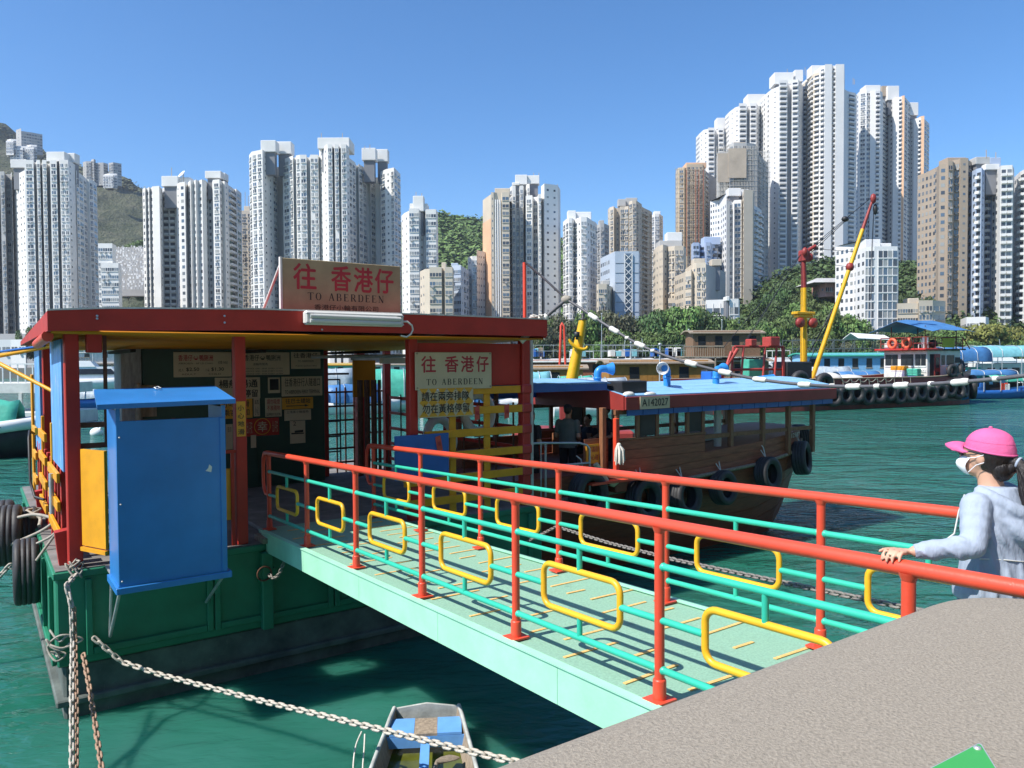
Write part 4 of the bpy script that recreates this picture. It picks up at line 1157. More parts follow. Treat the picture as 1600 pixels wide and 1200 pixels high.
mb = MB(); mb.loft([[(u, RV0 - .012, ftop(u) + .002), (u, RV0 - .012, ftop(u) + .02), (u, RV0 + .05, ftop(u) + .02), (u, RV0 + .05, ftop(u) + .002)] for u in US], 0, False); T.part('roof_trim', mb, MT['rope_white'], roof)
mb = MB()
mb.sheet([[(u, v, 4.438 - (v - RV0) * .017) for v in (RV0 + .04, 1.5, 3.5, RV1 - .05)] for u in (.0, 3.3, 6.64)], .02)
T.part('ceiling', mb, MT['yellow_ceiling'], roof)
mb = MB()
for u in (1.3, 3.3, 5.4): mb.box(u - .04, u + .04, 3.0, RV1 - .1, 4.25, 4.30)
T.part('ceiling_joist', mb, MT['dark'], roof)
mb = MB()
mb.tube([(-.03, -.1, 4.38), (-.03, 1.6, 4.33)], .06, 10)
T.part('gutter_pipe', mb, MT['rail_red'], roof)
mb = MB(); mb.box(.36, .52, .02, .16, 4.20, 4.42, bev=.01); T.part('bracket', mb, MT['red_dark'], roof, kind='stuff')
mb = MB()
for u, z in ((.42, 4.57), (.42, 4.60), (1.78, 4.64), (1.78, 4.56), (3.0, 4.5)):
    mb.lathe((u, RV0 - .001, z), (0, -1, 0), [(.001, .012), (.01, .01), (.014, 0)], 8)
T.part('bolt', mb, MT['galv'], roof, kind='stuff')
# ticket kiosk
KV = 4.6
mb = MB(); mb.box(1.69, 4.98, KV, KV + .9, DECK, 4.36, bev=.01)
for u in (2.35, 3.0, 3.65, 4.3): mb.box(u - .006, u + .006, KV - .004, KV, DECK, 4.34)
kio = T.part('kiosk', mb, MT['kiosk'])
mb = MB(); mb.box(1.36, 1.68, KV + .05, KV + .85, DECK, 4.36); T.part('kiosk_panel', mb, MT['kiosk_side'], kio)
mb = MB(); mb.box(1.55, 1.62, KV - .25, KV - .02, 3.05, 3.75, bev=.02); mb.box(1.64, 1.9, KV - .02, KV + .0, 3.15, 3.7); T.part('leaning_board', mb, MT['wood_old'], kio)

# left side: blue boards, yellow slats and red uprights
mb = MB(); mb.box(.12, .155, .24, 1.80, 2.82, 4.36); T.part('side_board', mb, MT['blue_faded'])
mb = MB(); mb.box(.12, .155, 3.9, 5.1, 2.7, 4.3); T.part('side_board', mb, MT['blue_faded'])
def slat(v0, v1, z, u=.085, h=.12, m='yellow', parent=None):
    mb = MB(); mb.box(u - .02, u + .02, v0, v1, z - h / 2, z + h / 2, bev=.006); return T.part('slat', mb, MT[m], parent)
for z in (2.05, 2.38, 2.72): slat(.5, 1.84, z)
for z in (2.05, 2.38, 2.72, 3.05): slat(2.4, 3.6, z)
for z in (2.2, 2.6, 3.0): slat(4.4, 5.1, z)
for v in (.62, 1.05, 1.5, 2.15, 2.7, 3.2, 4.3, 4.7):
    mb = MB(); mb.box(.115, .18, v - .05, v + .05, DECK, 2.82, bev=.006); T.part('upright', mb, MT['red'])
for v in (1.75, 3.45):
    mb = MB(); mb.box(.10, .14, v - .045, v + .045, 1.95, 3.3 if v > 1.5 else 2.8, bev=.006); T.part('slat', mb, MT['yellow'])
mb = MB(); mb.box(.09, .13, 5.55, 5.75, 1.75, 3.9, bev=.01); T.part('slat', mb, MT['yellow'])
for v, in ((.42,), (3.95,)):
    mb = MB(); mb.add([(.06, v - .16, DECK), (.02, v - .17, 2.12), (.16, v - .17, 2.14), (.16, v - .16, DECK), (.06, v, DECK), (.02, v, 2.12), (.16, v, 2.14), (.16, v, DECK)],
                      [(0, 1, 2, 3), (4, 7, 6, 5), (0, 4, 5, 1), (1, 5, 6, 2), (2, 6, 7, 3), (3, 7, 4, 0)])
    T.part('bollard_plate', mb, MT['red'])
mb = MB(); mb.tube([(.05, 1.02, 2.72), (.05, 1.02, 2.22)], .03, 8); T.part('bottle_rack', mb, MT['galv'])
mb = MB(); mb.tube([(.0, 3.3, 3.05), (-.06, 3.2, 3.1), (-.08, 3.0, 3.0), (-.08, 2.9, 2.4), (-.04, 2.7, 2.2), (.06, 2.5, 2.18)], .02, 6); T.part('hose', mb, MT['black'])
# yellow panel turned to the left beside the blue box, and its sill
DP0, DP1 = Vector((.285, -.02, 0)), Vector((.475, -.42, 0))
DPC = (DP0 + DP1) / 2 + Vector((0, 0, 2.55)); DPA = (DP1 - DP0) / 2; DPN = Vector((DPA.y, -DPA.x, 0)).normalized()
mb = MB(); mb.obox(DPC, DPA, DPN * .018, (0, 0, .55)); T.part('door_panel', mb, MT['yellow'])
mb = MB(); mb.obox(DPC + Vector((0, 0, -.59)), DPA * 1.05, DPN * .035, (0, 0, .022)); T.part('door_sill', mb, MT['yellow'])
mb = MB()
for z in (3.12, 3.36): mb.box(.29, 1.5, .105, .135, z - .03, z + .03)
for u in (.56, .95, 1.3): mb.box(u - .02, u + .02, .137, .165, 3.1, 4.4 if u < .6 else 3.4)
T.part('window_bar', mb, MT['rust'], kind='stuff')
mb = MB(); mb.box(1.86, 2.0, .1, .14, 2.06, 2.72, bev=.006); T.part('notice_slab', mb, MT['yellow'])
mb = MB(); mb.box(1.78, 2.02, .07, .11, 2.92, 2.96); mb.box(1.96, 2.0, .07, .11, DECK, 2.92); T.part('gate_frame', mb, MT['red_dark'])

# right front section: red frame and yellow lattice of slats
for (z, u0, u1) in ((3.63, 5.55, 6.5), (3.32, 4.9, 6.55), (2.98, 4.75, 6.55), (2.65, 4.75, 6.55), (2.3, 4.4, 6.55), (1.98, 4.4, 6.55)):
    mb = MB(); mb.box(u0, u1, .03, .065, z - .06, z + .06, bev=.006); T.part('slat', mb, MT['yellow'])
for u in (5.25, 5.88):
    mb = MB(); mb.box(u - .055, u + .055, .068, .105, DECK + .05, 3.62, bev=.006); T.part('slat', mb, MT['yellow'])
for z in (3.63, 3.32, 2.98, 2.65, 2.3, 1.98):
    mb = MB(); mb.box(6.53, 6.72, .01, .2, z - .075, z + .075, bev=.02); T.part('post_clamp', mb, MT['red'])
mb = MB(); mb.box(6.74, 6.80, .09, .15, .3, 4.42, bev=.006); T.part('guide_pole', mb, MT['galv'])
mb = MB(); mb.box(4.66, 6.54, .10, .13, 3.70, 4.36, bev=.006); T.part('front_board', mb, MT['red_dark'])
# back lattice, gate and folding gate seen against the water
for u0, u1, v in ((4.98, 6.0, 5.45), (6.05, 6.75, 5.45)):
    for i in range(6):
        z = 1.95 + i * .3
        mb = MB(); mb.box(u0, u1, v - .012, v + .012, z - .02, z + .02); T.part('lattice_bar', mb, MT['rust'])
    n = int((u1 - u0) / .17)
    for i in range(n + 1):
        u = u0 + .02 + (u1 - u0 - .04) * i / n
        mb = MB(); mb.box(u - .014, u + .014, v + .014, v + .038, DECK, 3.55); T.part('lattice_bar', mb, MT['rust'])
for v0, v1 in ((.4, 2.5), (2.7, 5.1)):
    for i in range(5):
        z = 2.0 + i * .33
        mb = MB(); mb.box(6.62, 6.66, v0, v1, z - .03, z + .03); T.part('rail_bar', mb, MT['red_dark'])
    for k in range(5):
        v = v0 + (v1 - v0) * k / 4
        mb = MB(); mb.box(6.605, 6.618, v - .02, v + .02, DECK, 3.4); T.part('rail_bar', mb, MT['rust'])
mb = MB()
gu0, gu1, gv = 5.02, 5.62, 5.36
for u in (gu0, (gu0 + gu1) / 2 - .02, gu1): mb.tube([(u, gv, 1.86), (u, gv, 3.72)], .016, 6)
for z in (1.86, 2.2, 2.52, 2.84, 3.72): mb.tube([(gu0, gv, z), (gu1, gv, z)], .016, 6)
mb.tube([(gu0 - .05, gv, 3.84), (gu1 + .2, gv, 3.84)], .022, 6)
T.part('gate', mb, MT['black'])
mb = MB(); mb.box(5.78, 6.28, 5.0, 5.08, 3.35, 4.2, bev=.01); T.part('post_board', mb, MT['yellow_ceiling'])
for i in range(7):
    u = 5.62 + i * .075
    mb = MB(); mb.box(u - .02, u + .02, 4.35 + .05 * (i % 2), 4.42 + .05 * (i % 2), DECK + .05, 3.72); T.part('folding_gate_bar', mb, MT['rust'])
mb = MB(); mb.box(5.5, 6.3, 4.3, 4.5, 4.12, 4.2); mb.tube([(4.2, 3.2, 4.18), (6.2, 3.2, 4.2)], .03, 6); T.part('conduit', mb, MT['galv'], roof)
mb = MB(); mb.box(5.3, 6.5, 2.6, 2.75, 4.05, 4.16, bev=.01); T.part('lamp_batten', mb, MT['metal_white'], roof)
mb = MB(); mb.box(2.3, 2.62, -.1, .28, DECK + .005, 1.80); T.part('landing_block', mb, MT['wood_old'])
mb = MB(); mb.box(2.5, 3.95, .25, 1.3, DECK + .003, DECK + .06, bev=.01); T.part('landing_mat', mb, MT['deck_grey'])

# ---------------------------------------------------------------- signs and small things on the pier
def board(name, label, cat, u0, u1, z0, z1, v, th, mats_, fn=None, group=None):
    t = Thing(name, label, cat, ((u0 + u1) / 2, v, z0), group=group)
    mb = MB(); mb.box(u0, u1, v, v + th, z0, z1, bev=min(.008, th * .3)); t.part('panel', mb, mats_)
    if fn:
        mb = MB(); fns = fn(mb)
        if mb.f: t.part('lettering', mb, [MT['ink_red'], MT['ink'], MT['sign_yellow'], MT['plaque']], rec=False, kind='stuff')
    return t
def f(mb):
    for s, a, b in (('往', 2.80, 3.11), ('香', 3.33, 3.61), ('港', 3.66, 3.94), ('仔', 3.98, 4.26)):
        text(mb, s, a, b, 5.06, 5.40, .05, 0, .02)
    serif(mb, 'TO ABERDEEN', 2.99, 4.92, .10, .05, 1, gap=.28)
    text(mb, '香港仔小輪有限公司', 3.08, 4.02, 4.79, 4.865, .05, 1, .004)
t = board('roof_sign', 'large tan roof sign with red Chinese characters and TO ABERDEEN', 'sign', 2.65, 4.38, 4.74, 5.46, .05, .04, MT['sign_tan'], f)
mb = MB()
mb.box(2.62, 2.648, .04, .1, 4.72, 5.47)
t.part('frame_edge', mb, MT['metal_white'])
mb = MB()
for u in (2.66, 4.3): mb.tube([(u, .1, 5.42), (u - .05, .95, 4.68)], .018, 6); 
mb.box(2.3, 2.66, .6, .7, 4.66, 4.70)
t.part('brace', mb, MT['metal_white'], kind='stuff')

t = Thing('tube_lamp', 'long cream fluorescent lamp fixed under the roof sign', 'lamp', (3.43, RV0, 4.62))
mb = MB(); mb.box(2.74, 4.13, RV0 - .11, RV0 - .002, 4.555, 4.735, bev=.025); t.part('housing', mb, MT['metal_white'])
mb = MB(); mb.tube([(2.80, RV0 - .115, 4.665), (4.07, RV0 - .115, 4.655)], .032, 8); mb.tube([(2.80, RV0 - .115, 4.605), (4.07, RV0 - .115, 4.595)], .032, 8); t.part('cover', mb, MT['lens'])
mb = MB(); mb.tube([(4.13, RV0 - .06, 4.63), (4.2, RV0 - .07, 4.63), (4.27, RV0 - .07, 4.58), (4.29, RV0 - .06, 4.52), (4.26, RV0 - .05, 4.46), (4.2, RV0 - .04, 4.42), (4.13, RV0 - .0, 4.44)], .013, 6); t.part('cable', mb, MT['metal_white'])
mb = MB()
for u in (2.8, 4.07): mb.box(u - .05, u + .05, RV0 - .125, RV0 - .108, 4.575, 4.59); mb.box(u - .05, u + .05, RV0 - .125, RV0 - .108, 4.69, 4.705)
t.part('clip', mb, MT['galv'], kind='stuff')

def f(mb):
    for s, a, b in (('往', 4.68, 4.92), ('香', 5.08, 5.31), ('港', 5.36, 5.59), ('仔', 5.64, 5.86)):
        text(mb, s, a, b, 3.92, 4.16, .0, 0, .02)
    serif(mb, 'TO ABERDEEN', 4.76, 3.73, .09, .0, 1, gap=.26)
    for a, b in ((4.61, 4.2), (5.89, 4.2), (4.61, 3.69), (5.89, 3.69)): text(mb, 'o', a - .012, a + .012, b - .012, b + .012, 0, 1)
board('gate_sign', 'cream TO ABERDEEN sign above the yellow lattice', 'sign', 4.58, 5.92, 3.66, 4.22, .0, .02, MT['plaque'], f)
def f(mb):
    n = 6
    for i in range(n):
        a = 4.64 + .93 * i / n; w = .93 / n
        for z0, z1, up in ((3.26, 3.36, 1), (3.68, 3.58, -1), (3.47, 3.40, -1), (3.47, 3.54, 1)):
            mb.add([(a, -.0018 + .0, z0), (a + w, -.0018, z0), (a + w / 2, -.0018, z1)], [(0, 1, 2)], 2)
    text(mb, '請在兩旁排隊', 4.68, 5.50, 3.495, 3.63, -.003, 1, .012)
    text(mb, '勿在黃格停留', 4.69, 5.50, 3.31, 3.445, -.003, 1, .012)
board('queue_sign', 'cream and yellow chequered queue notice under the cream sign', 'sign', 4.62, 5.58, 3.245, 3.655, .0, .018, MT['plaque'], f)
t = board('blue_board', 'plain blue metal board leaning in front of the lattice', 'board', 4.21, 5.11, 2.36, 3.01, -.05, .02, MT['blue_panel'])
for i, (u, z, vv, lab) in enumerate([(4.93, 2.86, -.062, 'red paper charm stuck on the blue board'), (5.66, 3.28, .025, 'red paper charm on the yellow slat left of its vertical'), (6.22, 3.28, .025, 'red paper charm near the right red post')]):
    mb = MB(); mb.obox((u, vv, z), (.045, 0, .012), (0, .002, 0), (-.02 if i == 0 else 0, 0, .11)); text(mb, '福', u - .03, u + .03, z - .03, z + .03, vv - .004, 1)
    single('paper_charm', lab, 'paper charm', mb, [MT['red_paper'], MT['ink_red']], (u, vv, z - .1), group='red paper charms on the pier front', rec=False)
# lifebuoy hung inside the lattice
t = Thing('lifebuoy', 'white lifebuoy with cord hanging behind the yellow lattice', 'lifebuoy', (5.95, .45, 3.0))
mb = MB(); mb.torus((5.95, .45, 3.25), (.2, -1, .1), .30, .075, 24, 10); t.part('ring', mb, MT['white_dirty'])
mb = MB(); mb.torus((5.95, .45, 3.25), (.2, -1, .1), .39, .01, 24, 5); t.part('cord', mb, MT['rope']) 
mb = MB(); mb.torus((5.45, .8, 2.85), (.3, -1, .2), .30, .07, 24, 10)
single('lifebuoy', 'lower white lifebuoy half hidden between the two vertical slats', 'lifebuoy', mb, MT['white_dirty'], (5.45, .8, 2.5))

# notices on the kiosk wall
nv = KV - .02
def f1(mb):
    text(mb, '香港仔↔鴨脷洲', 2.27, 2.86, 4.12, 4.23, nv, 0, .012)
    text(mb, 'ABERDEEN - AP LEI CHAU', 2.27, 2.86, 4.06, 4.09, nv, 1, 0); text(mb, '收費 FARE', 2.95, 3.12, 4.06, 4.12, nv, 1, 0)
    text(mb, '成人', 2.27, 2.36, 3.93, 3.98, nv, 1, .0); text(mb, '$2.50', 2.40, 2.62, 3.93, 4.0, nv, 1, .02)
    text(mb, '小童', 2.72, 2.80, 3.93, 3.98, nv, 1, .0); text(mb, '$1.30', 2.83, 3.05, 3.93, 4.0, nv, 1, .02)
    text(mb, 'ADULT          CHILD', 2.32, 3.0, 3.865, 3.895, nv, 1, 0)
board('fare_sign', 'cream fare notice with $2.50 and $1.30, leftmost on the kiosk', 'notice', 2.19, 3.19, 3.83, 4.28, nv, .018, MT['plaque'], f1)
def f2(mb):
    text(mb, '香港仔↔鴨脷洲', 3.42, 4.10, 4.12, 4.23, nv, 1, .008); text(mb, '渡輪時間表', 3.58, 3.86, 4.03, 4.08, nv, 1, .0)
    for i in range(3): text(mb, 'SERVICE  6:00 - 24:00  EVERY 10 MIN', 3.44, 4.14, 3.96 - i * .05, 3.985 - i * .05, nv, 1, 0)
board('timetable_sign', 'cream timetable notice crossed by the red post', 'notice', 3.24, 4.28, 3.85, 4.28, nv, .018, MT['plaque'], f2)
def f3(mb):
    text(mb, '往香港仔', 4.36, 4.84, 4.17, 4.27, nv, 1, .008); text(mb, 'TO ABERDEEN', 4.44, 4.76, 4.09, 4.13, nv, 1, 0); text(mb, 'PLEASE QUEUE HERE', 4.4, 4.82, 4.0, 4.03, nv, 1, 0)
board('kiosk_sign', 'small cream notice at the top right of the kiosk wall', 'notice', 4.31, 4.9, 3.96, 4.29, nv, .018, MT['plaque'], f3)
def f4(mb):
    text(mb, '往香港仔行人隧道口', 4.18, 4.88, 3.62, 3.78, nv, 1, .004); text(mb, 'TO ABERDEEN FERRY TERMINAL', 4.18, 4.88, 3.48, 3.55, nv, 1, .004)
board('direction_sign', 'grey notice with English line below the top right one', 'notice', 4.12, 4.93, 3.43, 3.81, nv, .018, MT['plaque'], f4)
def f5(mb):
    text(mb, '楊船暢通', 2.96, 3.66, 3.62, 3.77, nv, 1, .02); text(mb, '勿停留', 3.28, 3.66, 3.44, 3.58, nv, 1, .02)
board('keep_clear_sign', 'cream notice in bold black characters behind the red post', 'notice', 2.89, 3.71, 3.41, 3.81, nv, .018, MT['plaque'], f5)
def f6(mb):
    text(mb, '小心地滑', 3.03, 3.5, 3.26, 3.38, nv, 1, .008); text(mb, '乘客須知', 3.03, 3.5, 3.1, 3.22, nv, 1, .008)
board('caution_sign', 'orange notice with dark characters low behind the red post', 'notice', 2.98, 3.56, 3.05, 3.41, nv, .015, MT['sign_yellow'], f6)
def f7(mb):
    text(mb, '踎', 3.60, 3.68, 3.3, 3.38, nv, 1, 0); text(mb, '小心', 3.60, 3.68, 3.1, 3.26, nv, 1, 0)
board('caution_strip', 'narrow vertical cream strip beside the orange notice', 'notice', 3.585, 3.70, 3.07, 3.41, nv, .015, MT['plaque'], f7)
def f8(mb):
    text(mb, '請勿吸煙', 3.83, 4.08, 3.29, 3.39, nv, 0, .004); text(mb, '不准隨地', 3.83, 4.08, 3.17, 3.27, nv, 0, .004); text(mb, 'SLIPPERY FLOOR', 3.82, 4.09, 3.07, 3.12, nv, 1, .006)
board('slippery_floor_sign', 'cream and orange SLIPPERY FLOOR notice', 'notice', 3.80, 4.115, 3.05, 3.41, nv, .015, MT['plaque'], f8)
def f9(mb):
    text(mb, '往巴士總站', 4.19, 4.68, 3.29, 3.385, nv, 1, .012); mb.quad((4.2, nv - .003, 3.235), (4.58, nv - .003, 3.235), (4.58, nv - .003, 3.25), (4.2, nv - .003, 3.25), 1)
    mb.add([(4.57, nv - .003, 3.22), (4.65, nv - .003, 3.2425), (4.57, nv - .003, 3.265)], [(0, 1, 2)], 1)
board('bus_sign', 'orange bus terminus notice with a long black arrow', 'notice', 4.125, 4.74, 3.18, 3.405, nv, .015, MT['sign_yellow'], f9)
def f10(mb): text(mb, '上落客小輪服務', 4.2, 4.64, 3.1, 3.15, nv - .012, 1, 0)
board('service_notice', 'small white notice overlapping the bus terminus notice', 'notice', 4.16, 4.69, 2.96, 3.17, nv - .012, .01, MT['plaque'], f10)
def f11(mb):
    text(mb, '2', 4.33, 4.39, 2.86, 2.94, nv, 1, 0); mb.quad((4.3, nv - .003, 2.69), (4.54, nv - .003, 2.69), (4.55, nv - .003, 2.71), (4.29, nv - .003, 2.72), 1); mb.quad((4.36, nv - .003, 2.72), (4.53, nv - .003, 2.72), (4.53, nv - .003, 2.77), (4.36, nv - .003, 2.76), 1)
board('ferry_poster', 'white poster with a small black ferry picture', 'poster', 4.27, 4.575, 2.51, 2.95, nv, .01, MT['plaque'], f11)
def f12(mb):
    text(mb, '幸', 3.65, 3.83, 2.78, 2.97, nv, 3, .01); 
    for k in range(2): text(mb, '出入平安', 3.45 + k * .48, 3.55 + k * .48, 2.75, 2.98, nv, 3, 0)
t = board('fortune_scroll', 'dark red lucky character roundel with two side strips', 'decoration', 3.42, 4.06, 2.70, 3.03, nv + .006, .008, MT['red_dark'], f12)
mb = MB(); mb.torus((3.74, nv, 2.875), (0, 1, 0), .15, .008, 24, 5); t.part('rim', mb, MT['sign_yellow'])
def f13(mb): text(mb, 'a', 3.9, 3.91, 3.6, 3.61, nv, 1)
t = board('permit_frame', 'dark framed permit between the bold and the grey notices', 'picture frame', 3.86, 4.09, 3.50, 3.80, nv, .02, MT['plaque'])
mb = MB(); mb.box(3.89, 4.06, nv - .003, nv, 3.56, 3.77); t.part('glass', mb, MT['glass'])
def f14(mb): text(mb, '告示', 3.1, 3.17, 2.8, 2.9, nv, 1, 0)
board('paper_notice', 'pale paper sheet low on the kiosk near the red post', 'notice', 3.07, 3.19, 2.48, 2.95, nv, .006, MT['plaque'], f14)
board('corner_paper', 'pale paper scrap right of the red post', 'notice', 3.52, 3.62, 2.48, 2.72, nv, .006, MT['plaque'])
# warning sticker on the red post
def f(mb):
    text(mb, '小', 2.045, 2.125, 3.46, 3.53, .04, 1, .01); text(mb, '心', 2.045, 2.125, 3.36, 3.43, .04, 1, .01); text(mb, '地', 2.045, 2.125, 3.26, 3.33, .04, 1, .01); text(mb, '滑', 2.045, 2.125, 3.155, 3.225, .04, 1, .01)
board('slip_sticker', 'yellow slip warning strip on the red post', 'sticker', 2.03, 2.145, 3.13, 3.58, .042, .006, MT['sign_yellow'], f)

# blue sheet metal box hung on the front
t = Thing('utility_box', 'big blue sheet metal box with sloped lid hung on the pier front', 'utility box', (1.04, -1.12, 1.66))
mb = MB()
mb.box(.49, 1.59, -1.12, -1.10, 1.73, 3.47, bev=.004)          # front sheet
mb.box(.49, .515, -1.098, -.47, 1.73, 3.58); mb.box(1.565, 1.59, -1.098, -.47, 1.73, 3.58)
mb.box(.517, 1.563, -.49, -.47, 1.73, 3.30)
mb.box(.517, 1.563, -1.098, -.492, 1.73, 1.76)
mb.box(.49, .53, -1.122, -1.10, 3.47, 3.60); mb.box(1.55, 1.59, -1.122, -1.10, 3.47, 3.60)
t.part('body', mb, MT['blue_box'])
mb = MB(); mb.box(.53, 1.55, -1.09, -.5, 3.28, 3.30); t.part('tray', mb, MT['dark'])
mb = MB()
lid = [(.31, -1.22, 3.655), (1.68, -1.22, 3.67), (1.65, -.46, 3.80), (.37, -.46, 3.79)]
mb.add(lid + [(a, b, c - .05) for a, b, c in lid], [(0, 1, 2, 3), (7, 6, 5, 4), (0, 4, 5, 1), (1, 5, 6, 2), (2, 6, 7, 3), (3, 7, 4, 0)])
t.part('lid', mb, MT['blue_box'])
mb = MB()
mb.box(.46, 1.63, -1.155, -1.121, 1.66, 1.73, bev=.006); mb.box(.46, .489, -1.12, -.47, 1.66, 1.73); mb.box(1.591, 1.63, -1.12, -.47, 1.66, 1.73)
mb.box(1.53, 1.585, -1.132, -1.121, 1.74, 3.46)
t.part('rim', mb, MT['blue_box'])
mb = MB(); mb.tube([(.5, -.5, 1.66), (.53, -.05, .92)], .018, 6); mb.tube([(.5, -1.08, 1.66), (.53, -.06, .90)], .018, 6); mb.tube([(1.58, -1.0, 1.66), (1.6, -.05, 1.1)], .018, 6); mb.box(.5, 1.58, -.47, 0, 1.70, 1.725)
t.part('strut', mb, MT['galv'], kind='stuff')
mb = MB()
for u, z in ((.52, 1.79), (1.56, 1.79), (.52, 2.6), (.52, 3.3), (1.56, 3.3)): mb.lathe((u, -1.122, z), (0, -1, 0), [(.001, .007), (.006, .006), (.009, 0)], 8)
mb.add([(1.37, -1.1215, 2.88), (1.43, -1.1215, 2.86), (1.44, -1.1215, 2.92), (1.41, -1.1215, 2.95), (1.40, -1.1215, 2.91)], [(0, 1, 2, 3, 4)])
t.part('rivet', mb, MT['metal_white'], rec=False, kind='stuff')
mb = MB(); mb.tube([(.98, -.6, 3.785), (.96, -.58, 3.80), (1.0, -.56, 3.81), (1.03, -.6, 3.79), (.99, -.62, 3.785)], .007, 5); t.part('wire_twist', mb, MT['galv'])
# red mast on the roof and the moored cable junction
mb = MB(); mb.tube([(6.64, .10, 4.66), (6.64, .10, 5.68)], .03, 8)
single('red_mast', 'thin red pole standing on the right end of the pier roof', 'pole', mb, MT['rail_red'], (6.64, .10, 4.66))

# ---------------------------------------------------------------- tyres, ropes, chains on the pontoon
def tyre_mesh(R=.36, r=.15):
    mb = MB(); prof = []
    pts = [(.56, -.62), (.62, -.86), (.8, -.98), (.93, -.9), (.985, -.72), (.985, -.42), (.965, -.40), (.965, -.34), (.99, -.32), (.99, -.04), (.965, -.03), (.965, .03), (.99, .04), (.99, .32), (.965, .34), (.965, .40), (.985, .42), (.985, .72), (.93, .9), (.8, .98), (.62, .86), (.56, .62), (.58, .55), (.8, .8), (.88, .5), (.88, -.5), (.8, -.8), (.58, -.55), (.56, -.62)]
    mb.lathe((0, 0, 0), (0, 1, 0), [(a * R, b * r) for a, b in pts], 32)
    return mesh_from(mb, 'tyre', MT['tyre'])
TY = tyre_mesh()
def tyre(base, rot, label, s=1.0, group=None, rope=None, frame=True):
    o = bpy.data.objects.new('tyre_fender', TY); COL.objects.link(o)
    if frame:
        o.location = W(*base); o.rotation_euler = (Matrix.Rotation(ROTZ, 3, 'Z') @ rot.to_matrix()).to_euler()
    else:
        o.location = base; o.rotation_euler = rot
    o.scale = (s, s, s) if not isinstance(s, tuple) else s
    tag(o, label, 'tyre', group)
    if rope:
        o2 = bpy.data.objects.new('lashing', mesh_from(rope, 'lashing', MT['rope_white'])); COL.objects.link(o2); o2.parent = o
    return o
from mathutils import Euler
grp = 'tyres hung along the left side of the pier'
tyre((-.20, 1.75, 1.38), Euler((0, .05, radians(-93))), 'big worn tyre hanging upright at the near left corner of the pier', (1.2, 1.0, 1.2), grp)
tyre((-.36, 2.9, 1.66), Euler((0, .38, radians(-96))), 'tyre tilted against the deck edge behind the nearest one', 1.2, grp)
tyre((-.12, 3.3, 1.62), Euler((0, .75, radians(-90))), 'tyre half lying on the deck edge by the heaped rope', 1.0, grp)
tyre((-.42, 4.3, 1.5), Euler((0, .3, radians(-95))), 'farthest tyre along the left side of the pier', 1.3, grp)
def rope(name, label, path, r=.016, m='rope', n=6, frame=True, cat='rope'):
    mb = MB(); P = [Vector(p) for p in path]
    # subdivide smoothly
    Q = []
    for i in range(len(P) - 1):
        p0 = P[max(0, i - 1)]; p1 = P[i]; p2 = P[i + 1]; p3 = P[min(len(P) - 1, i + 2)]
        for k in range(5):
            t = k / 5
            Q.append(.5 * ((2 * p1) + (p2 - p0) * t + (2 * p0 - 5 * p1 + 4 * p2 - p3) * t * t + (3 * p1 - p0 - 3 * p2 + p3) * t ** 3))
    Q.append(P[-1])
    mb.tube(Q, r, n)
    return single(name, label, cat, mb, MT[m], tuple(P[0]), frame)
rope('lashing_rope', 'grey rope tying the near corner tyre to the red uprights', [(-.12, 1.2, 1.62), (.05, 1.25, 1.85), (.13, 1.1, 2.0), (.05, 1.4, 1.86), (-.1, 1.6, 1.75)], .018)
rope('lashing_rope', 'grey rope looped over the tilted tyre', [(-.25, 2.6, 1.95), (-.05, 2.4, 2.0), (.14, 2.1, 1.95), (.0, 2.3, 1.78), (-.35, 2.5, 1.6), (-.5, 2.6, 1.5)], .022)
rope('coiled_rope', 'grey rope heaped on the deck edge beside the tyres', [(-.1, 3.2, 1.8), (.05, 3.0, 1.86), (-.1, 2.9, 1.9), (.06, 3.3, 1.92), (-.12, 3.1, 1.95), (.02, 2.85, 1.88), (.0, 2.6, 1.8)], .025)
rope('knot_rope', 'pale rope knotted around the deck corner above the chains', [(.16, .1, 1.80), (.24, -.02, 1.82), (.14, -.03, 1.76), (.22, .06, 1.84), (.12, .04, 1.74), (.26, -.04, 1.72), (.18, -.06, 1.66), (.1, .02, 1.8), (.22, .0, 1.7), (.28, .05, 1.79), (.13, -.02, 1.69), (.2, .09, 1.77), (.25, -.07, 1.64), (.14, .0, 1.82), (.2, -.05, 1.73)], .011, 'rope')

